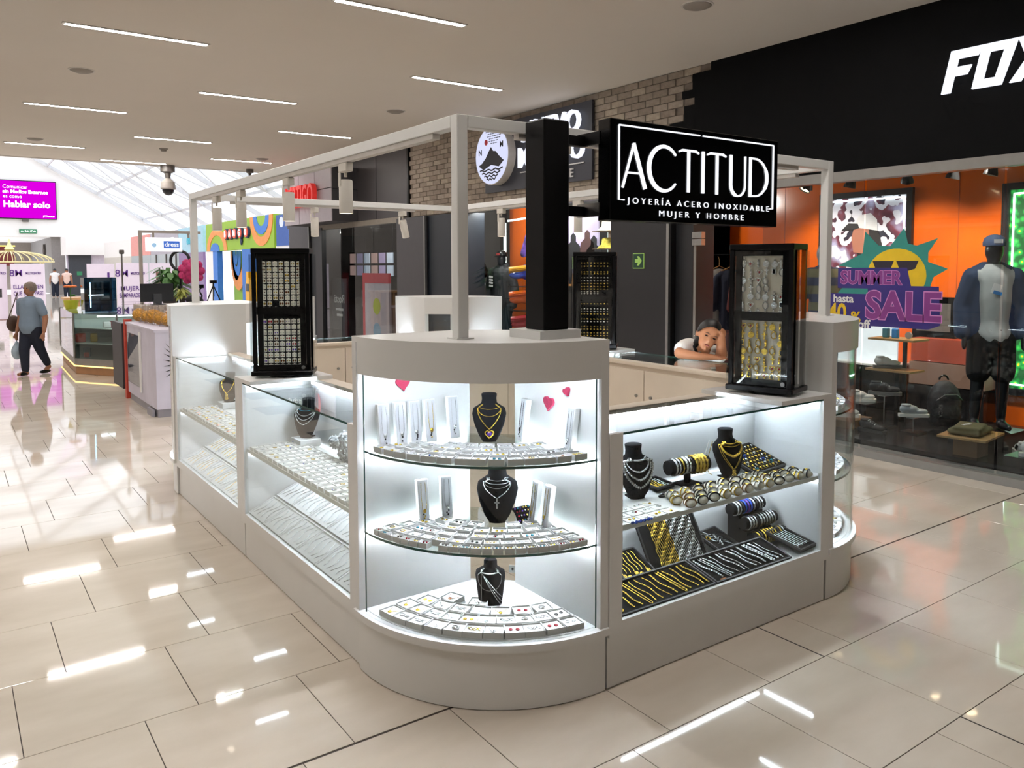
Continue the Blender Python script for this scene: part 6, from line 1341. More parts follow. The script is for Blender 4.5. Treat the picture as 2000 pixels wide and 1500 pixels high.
for y, l in ((4.6, 'added fill downlight over the trainers in the window'), (3.4, 'added fill downlight over the navy jacket mannequin'), (2.5, 'added fill downlight near the window edge')):  # fittings and lamps added to brighten the window display
    t = thing('window_downlight', l, 'lamp', (7.25, y, 2.95), 0, 'added window downlights'); MB().lathe([(.05, -.012), (.06, -.008), (.06, 0)], 16, (7.25, y, 2.95)).build('ring', ALU, t, 40); MB().lathe([(.001, -.013), (.048, -.013)], 16, (7.25, y, 2.95), cap=False).build('lens', LIGHT('added_downlight_glow', '#ffeeda', 20), t)
    ld = bpy.data.lights.new('downlight', 'SPOT'); ld.energy = 60; ld.color = (1, .92, .82); ld.spot_size = 1.7; ld.spot_blend = .7; ld.shadow_soft_size = .05; lo = bpy.data.objects.new('downlight', ld); COL.objects.link(lo); lo.location = (7.25, y, 2.92); lo.rotation_euler = (0, .2, 0)
# ---------------------------------------------------------------- candy counter beside the kiosk
LILW = M('lilac_white_laminate', '#d3cfe0', .5, var=.08, scale=3); SNACK = M('snack_amber', '#c8923a', .6, var=.5, scale=50, bump=.6); BAGF = GLASS('bag_film', '#f6f4f4', 1.9, .15)
t = thing('candy_counter', 'lilac white candy counter with a red edge post', 'counter', (1.97, 9.86, 0))
B(1.97, 2.85, 9.88, 11.62, .1, 1.0).build('body', LILW, t); B(1.99, 2.82, 9.92, 11.6, 0, .1).build('plinth', M('plinth_grey', '#9b98a0', .5), t); B(1.955, 2.87, 9.865, 11.66, 1.0, 1.03).build('top', LILW, t)
B(1.95, 2.04, 11.64, 11.74, 0, 1.06).build('edge_post', M('edge_red', '#c8432f', .5), t); B(1.96, 1.972, 10.75, 11.55, .25, .9).build('display_pane', GLASS('dim_glass', '#b9bdc0', 1.6), t); B(1.95, 1.968, 10.68, 10.75, .2, .95).build('pane_frame', WHITE, t)
B(1.93, 1.98, 11.76, 12.5, .12, 1.0).build('side_board', M('board_dark', '#3a3438', .5), t); B(1.94, 1.968, 10.0, 10.3, .0, .08).build('foot', M('plinth_grey'), t)
LEAF = M('leaf_print', '#30323a', .6)
for k in range(7):
    a = math.radians(-62+22*k); c = Vector((2.20, 9.878, .55+.03*k)); d = Vector((-math.cos(a*.5), 0, math.sin(a)*.8+.2)); MB().ext([c, c+d*.05+Vector((0, 0, .012)), c+d*.15, c+d*.05-Vector((0, 0, .012))], (0, -.003, 0)).build('leaf_print', LEAF, t)
random.seed(31)
for i, (x, y, s) in enumerate([(2.12, 11.55, 1.0), (2.16, 11.25, .9), (2.18, 10.98, 1.05), (2.2, 10.68, .95), (2.22, 10.38, .85), (2.42, 11.1, 1.0), (2.28, 10.08, 1.0)]):
    b = local('snack_bag', f'clear bag of amber snacks, {ORD[i]} along the candy counter', 'snack bag', (x, y, 1.031), random.uniform(-.4, .4), 'snack bags on the candy counter')
    mb = MB().ball((0, 0, .09*s), (.09*s, .10*s, .09*s), 12, 8).ball((.03, .02, .07*s), (.08*s, .08*s, .07*s), 10, 7); me = blob(mb, .014, 1, 'snacks', SNACK)
    for v in me.vertices: v.co += Vector((random.uniform(-.006, .006), random.uniform(-.006, .006), 0)); v.co.z = max(.002, v.co.z)
    mesh_obj('snacks', me, b)
    MB().grid(lambda u, v: ((.10+.015*math.sin(u*40))*s*math.cos(2*PI*u)*(1-.35*v), (.11+.012*math.sin(u*33))*s*math.sin(2*PI*u)*(1-.75*v), .004+(.15+.09*v)*s*v+.015*math.sin(u*50)*v), 28, 6).build('film', BAGF, b, 60)
# ---------------------------------------------------------------- glass accessory kiosk farther on
def octa(pts, z0, z1): return MB().ext([(x, y, z0) for x, y in pts], (0, 0, z1-z0))
OC = [(1.80, 17.4), (1.73, 14.9), (2.24, 14.05), (3.0, 14.0), (3.0, 17.4)]
sh = lambda k: [(x+(2.4-x)*k, y+(15.8-y)*k) for x, y in OC]
t = thing('glass_kiosk', 'angled glass accessory kiosk with lit gold base strip', 'kiosk', (2.3, 15, 0))
octa(sh(.03), .0, .12).build('plinth', M('kiosk_tan', '#b78a66', .5), t); octa(OC, .12, .26).build('base', M('kiosk_grey', '#8f8b88', .4), t); MB().tube([(x, y, .135) for x, y in OC[:4]], .012, 6).build('light_strip', LIGHT('gold_strip', '#ffd37a', 3.0), t)
for z in (.50, .75): octa(sh(.04), z, z+.012).build('shelf', WHITE, t)
octa(OC, .985, 1.0).build('top_glass', GLASS('dim_glass2', '#dfe8e6', 1.6), t)
for (x0, y0), (x1, y1) in zip(OC[:3], OC[1:4]):
    n_ = Vector((y1-y0, x0-x1, 0)).normalized()*.004; MB().ext([(x0, y0, .26), (x1, y1, .26), (x1, y1, .985), (x0, y0, .985)], n_).build('pane', GLASS('dim_glass2'), t); MB().tube([(x1, y1, .26), (x1, y1, 1.0)], .018, 6).build('corner_post', STEEL, t)
MB().tube([(1.80, 17.4, .26), (1.80, 17.4, 1.0)], .018, 6).build('corner_post', STEEL, t); B(1.9, 2.95, 17.3, 17.36, .26, .98).build('rear_wall', WHITE_IN, t); B(2.9, 2.96, 14.1, 17.3, .26, .98).build('rear_wall', WHITE_IN, t); B(2.0, 2.9, 14.3, 14.32, .955, .975).build('lamp', LIGHT('kioskb_led', '#f4f8ff', 14), t)
random.seed(41)
for i in range(16):
    z = (.262, .513, .763)[i % 3]; k = random.uniform(.1, .25); f = random.random()
    a, b = (OC[1], OC[2]) if i % 2 else (OC[2], OC[3]); x = a[0]+(b[0]-a[0])*f; y = a[1]+(b[1]-a[1])*f; x += (2.5-x)*k; y += (15.6-y)*k
    c, nm = random.choice((('#2a2728', 'black'), ('#6e2630', 'maroon'), ('#c8a13a', 'mustard'), ('#d8d4d0', 'white'), ('#4a5560', 'slate'), ('#c9534a', 'coral')))
    w, h = random.uniform(.07, .16), random.uniform(.08, .17); single(MB().box(x-w/2, x+w/2, y-.04, y+.04, z+.001, z+h, bev=.012), 'accessory_box', M('acc_'+nm, c, .5), f'small {nm} accessory, {ORD[i]} of those inside the angled glass kiosk', 'accessory', 'accessories in the glass kiosk')
t = thing('glass_showcase', 'blue tinted glass showcase standing on the accessory kiosk', 'showcase', (2.22, 15.0, 1.0))
GB = GLASS('blue_glass', '#9fc0cf', 1.6); cxs, cys = 2.16, 15.2
for z in (1.001, 1.19, 1.38): B(cxs-.24, cxs+.24, cys-.2, cys+.2, z, z+.012).build('shelf', GB, t)
for a in ((-.24, .24, -.204, -.2), (-.244, -.24, -.2, .2), (.24, .244, -.2, .2)): B(cxs+a[0], cxs+a[1], cys+a[2], cys+a[3], 1.013, 1.58).build('pane', GB, t)
B(cxs-.24, cxs+.24, cys+.2, cys+.21, 1.013, 1.58).build('back', M('showcase_back', '#4f5a66', .5), t); MB().tube([(cxs-.15, cys-.19, 1.08), (cxs-.15, cys-.19, 1.5)], .008, 6).build('lamp', LIGHT('kioskb_led', '#f4f8ff', 14), t)
for i in range(6):
    z = (1.013, 1.202, 1.392)[i % 3]; x = cxs-.1+.2*(i//3); c, nm = [('#20384f', 'navy'), ('#5a4038', 'brown'), ('#2b2b2e', 'black'), ('#3a4a66', 'blue'), ('#8a8378', 'grey'), ('#22303c', 'dark blue')][i]
    single(MB().box(x-.07, x+.07, cys-.06, cys+.08, z+.001, z+.12, bev=.015), 'phone_case_pack', M('pack_'+nm.replace(' ', '_'), c, .5), f'{nm} package inside the blue glass showcase', 'package', 'packages in the showcase')
t = thing('flower_pot', 'lime flower pot with an orange flower on the glass kiosk', 'flower pot', (1.88, 16.4, 1.0)); MB().lathe([(.09, 0), (.13, .16), (.12, .16), (.085, .02)], 16, (1.88, 16.4, 1.001)).build('pot', M('pot_lime', '#d3d23a', .5), t, 40); MB().tube([(1.88, 16.4, 1.1), (1.87, 16.4, 1.38)], .008, 6).build('stem', M('stem_green', '#3f7a3a', .6), t); mb = MB(); [mb.ball((1.87+.07*math.cos(a), 16.4+.07*math.sin(a), 1.41), (.045, .045, .022), 8, 5) for a in [2*PI*i/7 for i in range(7)]]; mb.build('blossom', M('petal_orange', '#e8742a', .6), t, 50); MB().ball((1.91, 16.38, 1.25), (.045, .03, .02), 8, 5).build('leaf', M('stem_green'), t, 50)
t = thing('camera_pole', 'thin grey pole topped by a small camera on the glass kiosk', 'pole', (2.42, 14.5, 1.0)); MB().tube([(2.42, 14.5, 1.0), (2.42, 14.5, 1.97)], .014, 8).build('pole', STEEL, t); B(2.385, 2.455, 14.46, 14.54, 1.97, 2.04, bev=.01).build('camera', DK, t)
# ---------------------------------------------------------------- dress stall with monitor and ring light
t = thing("sign_gantry", 'grey frame carrying the lit dress sign', 'frame', (2.54, 14.2, 0)); FG_ = M('frame_taupe', '#a59d96', .5)
MB().tube([(2.545, 13.62, 1.17), (2.545, 13.62, 2.3)], .028, 8).build('post', FG_, t); B(2.52, 3.45, 13.595, 13.645, 2.29, 2.33).build('beam', FG_, t); [B(x, x+.03, 13.605, 13.635, 2.2205, 2.29).build('hanger', FG_, t) for x in (2.72, 3.25)]
t = thing('hanging_sign', 'white lit sign with a blue and violet dress logo', 'sign', (2.95, 13.62, 2.0)); B(2.62, 3.16, 13.59, 13.65, 2.0, 2.22, bev=.004).build('box', M('lit_white_box', '#eef0f6', .4, emit=.75), t); B(2.88, 3.12, 13.586, 13.59, 2.055, 2.165).build('logo_field', M('logo_blue', '#3f6fd0', .4, emit=.4), t)
letters(text_mb('dress', .1, .002, .002), LIGHT('dress_white', '#ffffff', 1.0), t, frame((3.0, 13.584, 2.11), (1, 0, 0), (0, 0, 1))); MB().ext([(2.74+.035*math.cos(a), 13.587, 2.10+.035*math.sin(a)) for a in [2*PI*i/16 for i in range(16)]], (0, -.002, 0)).build('logo_dot', M('logo_pale', '#9cc4e6', .4, emit=.4), t)
t = thing('stall_counter', 'beige counter of the dress stall behind the candy bags', 'counter', (2.5, 13, 0)); B(2.44, 3.9, 13.0, 13.75, 0, 1.17).build('body', M('stall_beige', '#bdb4aa', .5), t); B(2.70, 2.86, 12.985, 13.0, .9, 1.1).build('panel', M('stall_panel', '#9a948e', .5), t)
t = thing('computer_monitor', 'black computer monitor seen from behind on the dress stall', 'monitor', (2.66, 13.3, 1.17)); B(2.46, 2.94, 13.28, 13.31, 1.22, 1.50, bev=.006).build('screen', M('monitor_black', '#14171c', .4), t); B(2.64, 2.76, 13.25, 13.28, 1.17, 1.34).build('stand', M('monitor_stand', '#3a3d42', .4), t); B(2.6, 2.8, 13.18, 13.36, 1.17, 1.18).build('foot', M('monitor_stand'), t)
def plant(loc, s, label, m, n, seed, droop=.5):
    random.seed(seed); t = local('potted_plant', label, 'plant', loc); MB().lathe([(.09*s, 0), (.12*s, .18*s), (.11*s, .18*s), (.08*s, .02)], 14).build('pot', M('pot_dark', '#4a4340', .6), t, 40)
    mb = MB()
    for i in range(n):
        a = random.uniform(0, 2*PI); h = random.uniform(.25, .6)*s; r = random.uniform(.08, .3)*s; L = random.uniform(.14, .26)*s; c, q = math.cos(a), math.sin(a)
        p0 = Vector((c*r*.2, q*r*.2, .15*s)); p1 = Vector((c*r*.7, q*r*.7, h)); p2 = Vector((c*(r+L*.7), q*(r+L*.7), h-L*droop)); sd = Vector((-q, c, 0))*L*.22
        mb.add([p0, (p0+p1)/2+sd*.3, p1+sd, (p1+p2)/2+sd, p2, (p1+p2)/2-sd, p1-sd], [(0, 1, 2, 6), (2, 3, 5, 6), (3, 4, 5)])
    mb.build('foliage', m, t)
GRN = M('leaf_green', '#4f7f3f', .5, var=.3, scale=12); GRY = M('leaf_yellowgreen', '#9aa04a', .5, var=.3, scale=12)
plant((3.35, 15.4, 1.02), 1.25, 'bushy green plant behind the monitor', GRN, 60, 1); plant((3.13, 13.56, 1.171), .42, 'yellow green spider plant beside the monitor', GRY, 50, 2, .9); single(B(3.12, 3.58, 15.2, 15.6, 0, 1.019), 'plant_pedestal', M('stall_beige'), 'beige pedestal under the bushy plant', 'pedestal')
t = thing('ring_light', 'black ring light on a tripod behind the dress stall', 'ring light', (3.42, 14.9, 0))
k_ = Vector((3.42, 14.9, 1.87)); e1 = RGT.copy(); e1.z = 0; e1.normalize(); rp = [k_+(e1*math.cos(2*PI*i/32)+Vector((0, 0, 1))*math.sin(2*PI*i/32))*.165 for i in range(32)]
MB().tube(rp, .026, 8, closed=True).build('ring', M('ring_black', '#1b1c22', .4), t, 60); MB().tube([k_-Vector((0, 0, .17)), (3.42, 14.9, 1.35)], .016, 8).build('pole', BLACK, t); B(3.38, 3.46, 14.86, 14.94, 1.6, 1.7).build('head', BLACK, t); [MB().tube([(3.42, 14.9, 1.45), (3.42+.32*math.cos(a), 14.9+.32*math.sin(a), 0.0)], .012, 6).build('leg', BLACK, t) for a in (.4, 2.5, 4.6)]
t = local('paper_flower', 'large magenta paper flower beside the ring light', 'ornament', (3.42, 14.1, 1.68)); random.seed(3); mb = MB()
for r_, n_ in ((.16, 9), (.11, 7), (.06, 5)):
    for i in range(n_): a = 2*PI*i/n_+r_*9; c = e1*math.cos(a)*r_+Vector((0, 0, 1))*math.sin(a)*r_; mb.ball(c-FWD*(.2-r_)*.4, (.07, .05, .07), 8, 6)
mb.build('petals', M('petal_magenta', '#c22f6e', .6, var=.3, scale=14), t, 60); MB().tube([(0, 0, -.1), (0, 0, -1.68)], .012, 6).build('rod', BLACK, t)
def tripod(x, y, z0, h, label):
    t = thing('tripod', label, 'tripod', (x, y, z0)); [MB().tube([(x, y, z0+h*.85), (x+.13*math.cos(a), y+.13*math.sin(a), z0)], .009, 6).build('leg', BLACK, t) for a in (.2, 2.3, 4.4)]; MB().tube([(x, y, z0+h*.3), (x, y, z0+h)], .012, 6).build('column', BLACK, t); B(x-.05, x+.05, y-.03, y+.03, z0+h-.02, z0+h+.03).build('head', BLACK, t)
tripod(3.57, 13.38, 1.171, .34, 'small black camera tripod on the dress stall counter')
t = local('phone_holder', 'black bent phone arm on the dress stall counter', 'phone holder', (3.40, 13.5, 1.171)); MB().tube([(0, 0, 0), (.02, 0, .12), (-.02, 0, .2), (.02, 0, .26)], .012, 6).build('arm', BLACK, t); B(-.03, .05, -.01, .01, .24, .30).build('clamp', BLACK, t)
for x, y, l in ((3.22, 13.2, 'black rounded bag on the dress stall beside the post'),): mb = MB().ball((x, y, 1.243), (.13, .1, .07), 12, 8).ball((x+.05, y, 1.223), (.1, .1, .05), 10, 7); single(mb, 'black_bag', M('bag_black', '#15151a', .7), l, 'bag', None, 60)
t = thing('white_chair', 'white plastic chair behind the dress stall near the green shop', 'chair', (4.6, 17.2, 0)); B(4.38, 4.82, 17.0, 17.4, .44, .47).build('seat', WHITE, t); B(4.38, 4.82, 17.38, 17.42, .5, .95).build('backrest', WHITE, t); [MB().tube([(x, y, 0), (x, y, .44)], .012, 6).build('leg', STEEL, t) for x in (4.41, 4.79) for y in (17.03, 17.37)]
# ---------------------------------------------------------------- walking person
wk = local('person', 'grey-haired person in a slate top and dark trousers walking with a bag', 'person', (1.15, 15.17, 0), YAW-PI/2-.25); wk.scale = (.95, .95, .95)
mb = MB().ball((0, 0, 1.475), (.08, .095, .115), 14, 10).ball((0, -.05, 1.44), (.05, .05, .06), 10, 8); limb(mb, [(0, .01, 1.38), (0, .01, 1.29)], [.052, .058]); limb(mb, [(0, 0, 1.2), (0, 0, 1.0), (0, 0, .84)], [.15, .145, .15]); mb.ball((-.15, 0, 1.24), .07).ball((.15, 0, 1.24), .07)
limb(mb, [(-.19, 0, 1.24), (-.25, .04, .98), (-.24, -.05, .76)], [.058, .048, .034]); limb(mb, [(.19, 0, 1.24), (.26, .05, .98), (.27, .0, .76)], [.058, .048, .034])
for s, y in ((-.24, -.07), (.27, -.02)):
    mb.ball((s, y, .70), (.022, .038, .045), 8, 6); [limb(mb, [(s, y-.025+.017*i, .67), (s, y-.03+.017*i, .63), (s+.006, y-.024+.015*i, .595)], [.0105, .0095, .008], 6) for i in range(4)]; limb(mb, [(s, y-.04, .70), (s-.01, y-.055, .665), (s-.012, y-.055, .635)], [.012, .01, .009], 6)
limb(mb, [(-.08, 0, .82), (-.06, -.10, .44), (-.05, -.10, .09)], [.1, .068, .045]); limb(mb, [(-.05, -.08, .04), (-.05, -.24, .035)], [.042, .03]); limb(mb, [(.08, 0, .82), (.06, .10, .46), (.04, .28, .16)], [.1, .068, .045]); limb(mb, [(.04, .30, .11), (.04, .20, .035)], [.042, .03])
mesh_obj('body', blob(mb, .0115, 3, 'body', M('skin_tan', '#a5745a', .55)), wk)
garment(wk, 'top', [([(0, 0, 1.2), (0, 0, 1.02), (0, 0, .84)], [.168, .165, .185]), ([(-.16, 0, 1.25), (.16, 0, 1.25)], [.085, .085])]+[([(s*.18, 0, 1.25), (s*.235, .03, 1.07)], [.08, .072]) for s in (-1, 1)], M('slate_top', '#7d8fa2', .85, var=.05)); garment(wk, 'trousers', [([(0, 0, .83), (0, 0, .78)], [.145, .15]), ([(-.08, 0, .78), (-.06, -.10, .44), (-.05, -.10, .1)], [.118, .085, .062]), ([(.08, 0, .78), (.06, .10, .46), (.04, .27, .18)], [.118, .085, .062])], M('navy_trousers', '#1c2233', .85))
MB().lathe([(.086, -.05), (.095, 0), (.092, .05), (.07, .09), (.02, .112)], 16, (0, .015, 1.49), 1, 1.1).build('hair', M('hair_grey', '#7d6f66', .7, var=.2, scale=30), wk, 50)
for s, y in ((-.05, -.15), (.04, .22)): MB().ball((s, y, .035), (.045, .12, .035), 10, 6).build('shoe', BLACK, wk, 50)
for s in (-1, 1): MB().ball((s*.032, -.088, 1.485), (.013, .006, .006), 8, 5).build('eye', EYE, wk)
MB().ball((0, -.105, 1.45), (.011, .014, .02), 8, 5).build('nose', M('skin_tan'), wk, 50); MB().ball((0, -.098, 1.415), (.02, .006, .006), 8, 5).build('mouth', LIP, wk, 50)
hb = local('shoulder_bag', 'brown shoulder bag carried by the walking person', 'bag', (1.15, 15.17, 0), YAW-PI/2-.25); mb = MB().ball((-.40, .05, .83), (.07, .13, .14), 12, 8); mesh_obj('bag', blob(mb, .014, 2, 'bag', M('bag_brown', '#4d382c', .6)), hb); MB().tube([(-.39, -.05, .93), (-.33, .0, 1.15), (-.27, .02, 1.34), (-.33, .06, 1.15), (-.39, .13, .93)], .008, 6).build('strap', M('bag_brown'), hb)
cb = local('carrier_bag', 'pale blue carrier bag hanging from the walking hand', 'bag', (1.15, 15.17, 0), YAW-PI/2-.25); mb = MB().ball((-.25, -.05, .38), (.075, .09, .13), 12, 8).ball((-.25, -.05, .5), (.03, .04, .06), 8, 6); mesh_obj('bag', blob(mb, .013, 1, 'bag', M('carrier_blue', '#a9bccb', .5, var=.2)), cb); MB().tube([(-.25, -.05, .5), (-.245, -.055, .585)], .01, 6).build('handle', M('carrier_blue'), cb)
# ---------------------------------------------------------------- banners and far end
PKB = M('banner_pink', '#e9dbe8', .6, var=.02); PPL = M('banner_purple', '#5b2d82', .6)
def banner(x0, x1, y, label, big, z1=1.88):
    t = thing('exhibition_banner', label, 'banner', ((x0+x1)/2, y, 0), 0, 'exhibition banners'); B(x0, x1, y, y+.06, .02, z1).build('board', PKB, t); w_ = x1-x0
    letters(text_mb('8M', .3, .01, .002), PPL, t, frame((x0+w_*.16, y-.006, z1-.32), (1, 0, 0), (0, 0, 1))); letters(text_mb('MULTICENTRO', .11, .01, .002, xs=min(1, w_*.6)), PPL, t, frame((x0+w_*.66, y-.006, z1-.32), (1, 0, 0), (0, 0, 1)))
    for i, s_ in enumerate(big): q = text_mb(s_, .19, .01, .001); mx_ = max(v[0] for v in q.v)*2; q.v = [(v[0]*min(1, w_*.86/mx_), v[1], v[2]) for v in q.v]; letters(q, PPL, t, frame(((x0+x1)/2, y-.006, z1-.78-.22*i), (1, 0, 0), (0, 0, 1)))
    for i in range(4): B(x0+w_*.12, x1-w_*(.14+.06*(i % 2)), y-.004, y, z1-1.2-.07*i, z1-1.185-.07*i).build('text_line', M('banner_grey', '#a99bb0', .6), t)
    return t
banner(1.86, 2.86, 31.5, 'pale pink banner with purple heading behind the walking person', ('ELLAS HACEN', 'QUE ESTO PASE'))
t = thing('exhibition_banner', 'pale banner with a small black photo at the picture edge', 'banner', (1.2, 32, 0), 0, 'exhibition banners'); B(.5, 1.78, 31.9, 31.96, .02, 1.88).build('board', PKB, t); B(1.2, 1.62, 31.89, 31.9, .75, 1.05).build('photo', M('photo_grey', '#3a3638', .5, var=.8, scale=9), t); letters(text_mb('MULTICENTRO', .11, .01, .002), PPL, t, frame((1.38, 31.894, 1.56), (1, 0, 0), (0, 0, 1)))
banner(4.35, 5.25, 27.0, 'pale pink banner with two line heading behind the showcase', ('MUJERES', 'SAMPARADEÑAS'))
t = thing('exhibition_banner', 'pink banner with portrait photographs behind the bushy plant', 'banner', (5.6, 27, 0), 0, 'exhibition banners'); B(5.28, 5.95, 26.95, 27.0, .02, 1.88).build('board', PKB, t)
for x, z, c in ((5.55, 1.35, '#8f6a58'), (5.55, .9, '#c98a8a'), (5.8, 1.35, '#4a3a5a')): B(x-.09, x+.1, 26.94, 26.95, z-.15, z+.25).build('photo', M('ph_'+c[1:], c, .6, var=.4, scale=8), t)
t = thing('exhibition_banner', 'lilac banner panel left of the two line heading'.replace('left of', 'beside'), 'banner', (3.9, 27.1, 0), 0, 'exhibition banners'); B(3.55, 4.3, 27.05, 27.1, .02, 1.86).build('board', PKB, t); B(4.1, 4.16, 27.04, 27.05, 1.2, 1.6).build('stripe', PPL, t)
t = thing('wire_dome', 'open dome of pale gold wires above the pink banners', 'dome', (1.95, 33, 0)); GW = M('wire_gold', '#e3d6a0', .4, .4)
for k in range(16):
    a = PI*k/16; MB().tube([(1.95+1.35*math.cos(a)*math.cos(q), 33+1.35*math.sin(a)*math.cos(q), 1.95+.38*math.sin(q)) for q in [PI*i/14 for i in range(15)]], .016, 5).build('wire', GW, t)
MB().torus((1.95, 33, 1.95), 1.35, .02, 'z', 28, 5).build('ring', GW, t); [MB().tube([(1.95+1.3*math.cos(a), 33+1.3*math.sin(a), 0), (1.95+1.3*math.cos(a), 33+1.3*math.sin(a), 1.95)], .03, 6).build('post', GW, t) for a in (.7, 2.4, 3.9, 5.5)]; MB().lathe([(.1, 0), (.16, .1), (.06, .25), (.02, .45)], 10, (1.95, 33, 2.3)).build('finial', GW, t, 50)
t = thing('wooden_table', 'pale wooden cafe table with slatted legs beyond the walking person', 'table', (2.75, 22, 0)); B(2.35, 3.2, 21.7, 22.4, .98, 1.03).build('top', M('table_wood', '#c99a68', .5), t); [B(x, x+.06, 21.75, 22.35, 0, .98).build('leg', M('table_wood'), t) for x in (2.4, 2.62, 2.84, 3.08)]
# screen on the far wall
t = thing('video_screen', 'large magenta advertising screen on the white far wall', 'screen', (4.7, 59.9, 4.9)); B(2.7, 6.24, 59.8, 59.98, 4.85, 7.28).build('casing', BLACK, t); B(2.74, 6.2, 59.78, 59.8, 4.9, 7.23).build('display', LIGHT('screen_magenta', '#d400d8', 1.15), t); SW = LIGHT('screen_white', '#ffffff', 1.6)
for s_, z, sz, off in (('Comunicar', 6.85, .30, .002), ('sin Medios Externos', 6.55, .30, .012), ('es como', 6.25, .30, .002), ('Hablar solo', 5.75, .55, .02)): q = text_mb(s_, sz, .02, off, align='LEFT'); letters(q, SW, t, frame((3.3, 59.77, z), (1, 0, 0), (0, 0, 1)))
letters(text_mb('JCDecaux', .16, .02, .003, align='RIGHT'), SW, t, frame((6.1, 59.77, 5.05), (1, 0, 0), (0, 0, 1))); B(4.3, 4.65, 59.75, 59.98, 4.68, 4.85).build('bracket', DK, t)
t = thing('exit_sign', 'green SALIDA sign above the far passage', 'sign', (4.6, 59.9, 3.9)); B(4.12, 5.08, 59.9, 59.98, 3.95, 4.2).build('plate', M('salida_green', '#2f7a55', .5, emit=.25), t); letters(text_mb('SALIDA', .19, .01, .004), SW, t, frame((4.72, 59.89, 4.07), (1, 0, 0), (0, 0, 1))); MB().ext([(x, 59.89, z) for x, z in ((4.18, 4.07), (4.27, 4.13), (4.27, 4.09), (4.36, 4.09), (4.36, 4.05), (4.27, 4.05), (4.27, 4.01))], (0, -.01, 0)).build('arrow', SW, t)
t = thing('exit_sign', 'small green sign on the dark door of the far wall', 'sign', (7.2, 58, 1.3)); B(7.05, 7.35, 58.07, 58.1, 1.25, 1.5).build('plate', M('salida_green'), t)
t = thing('wall_shop_sign', 'dark red shop sign inside the far passage', 'sign', (3.6, 70, 2.2)); B(2.5, 4.4, 69.9, 70, 1.9, 3.3).build('panel', M('sign_darkred', '#6b2420', .6), t); B(2.4, 4.5, 69.85, 69.9, 3.3, 3.4).build('light_bar', LIGHT('bar_yellow', '#f2e27a', 1.5), t); B(2.6, 2.7, 69.9, 70, 0, 1.9).build('post', DK, t); B(4.2, 4.3, 69.9, 70, 0, 1.9).build('post', DK, t)
t = thing('pharmacy_cross', 'dark cross shaped sign on the passage wall', 'sign', (5.85, 64, 2.3)); B(5.76, 5.895, 63.6, 64.4, 2.75, 3.05).build('bar', DK, t); B(5.755, 5.895, 63.85, 64.15, 2.45, 3.35).build('upright', DK, t)
for i, (x, y, c, l) in enumerate([(5.45, 54.5, '#ece9ea', 'distant person in a white shirt near the dark door'), (6.05, 54.3, '#e8c9bd', 'distant person in a pale pink top near the dark door')]):
    o_ = local('person', l, 'person', (x, y, 0), PI-.3*i); mb = MB().ball((0, 0, 1.56), (.09, .1, .12), 10, 8); limb(mb, [(0, 0, 1.47), (0, 0, 1.38)], [.055, .06]); limb(mb, [(0, 0, 1.3), (0, 0, .95)], [.17, .16])
    for s in (-1, 1): limb(mb, [(s*.2, 0, 1.32), (s*.26, 0, 1.05), (s*.26, -.06, .8)], [.06, .05, .04]); mb.ball((s*.26, -.08, .73), (.03, .04, .06), 8, 6); limb(mb, [(s*.09, 0, .92), (s*.1, 0, .48), (s*.1, .02, .08)], [.1, .075, .05]); limb(mb, [(s*.1, .02, .045), (s*.1, -.14, .035)], [.045, .03])
    mesh_obj('body', blob(mb, .022, 2, 'body', M('skin_tan')), o_); garment(o_, 'top', [([(0, 0, 1.3), (0, 0, .92)], [.19, .18]), ([(-.18, 0, 1.34), (.18, 0, 1.34)], [.09, .09])], M('dist_'+c[1:], c, .8), .022, 2); garment(o_, 'trousers', [([(s*.09, 0, .9), (s*.1, 0, .48), (s*.1, .02, .1)], [.12, .1, .08]) for s in (-1, 1)], M('navy_trousers'), .022, 2); MB().lathe([(.095, 0), (.1, .05), (.07, .1), (.02, .13)], 12, (0, .01, 1.57)).build('hair', HAIRB, o_, 50)
# ---------------------------------------------------------------- shop row on the far right
XS = 8.5
def front(y0, y1, z0, z1, m, name, label, cat='shopfront', glassy=True, col='#b9b4bc'):
    t = thing(name, label, cat, (XS, (y0+y1)/2, 0)); B(XS, XS+.3, y0, y1, z0, z1).build('fascia', m, t)
    return t
GRNF = M('fascia_green', '#9ac22f', .5, var=.03, scale=1); ORF = M('arch_orange', '#f09a4e', .5); BLF = M('arch_blue', '#3f7fd6', .5)
t = front(24.8, 32.7, 2.36, 3.41, GRNF, 'green_shopfront', 'bright green shopfront with orange and blue arches')
def archp(cy_, z0, ro, ri, ez, up, m, x, a0=0, a1=PI):
    n = 20; P = [(x, cy_+ro*math.cos(a0+(a1-a0)*i/n), z0+up*ez*ro*math.sin(a0+(a1-a0)*i/n)) for i in range(n+1)]+[(x, cy_+ri*math.cos(a1+(a0-a1)*i/n), z0+up*ez*ri*math.sin(a1+(a0-a1)*i/n)) for i in range(n+1)]
    return MB().ext(P, (-.02, 0, 0)).build('arch', m, t)
archp(31.2, 2.36, 1.35, .95, .62, 1, ORF, XS); archp(31.45, 2.36, .6, .02, .5, 1, BLF, XS); archp(26.0, 3.41, 1.15, .8, .85, -1, ORF, XS); archp(26.0, 3.41, .8, .45, .75, -1, BLF, XS)
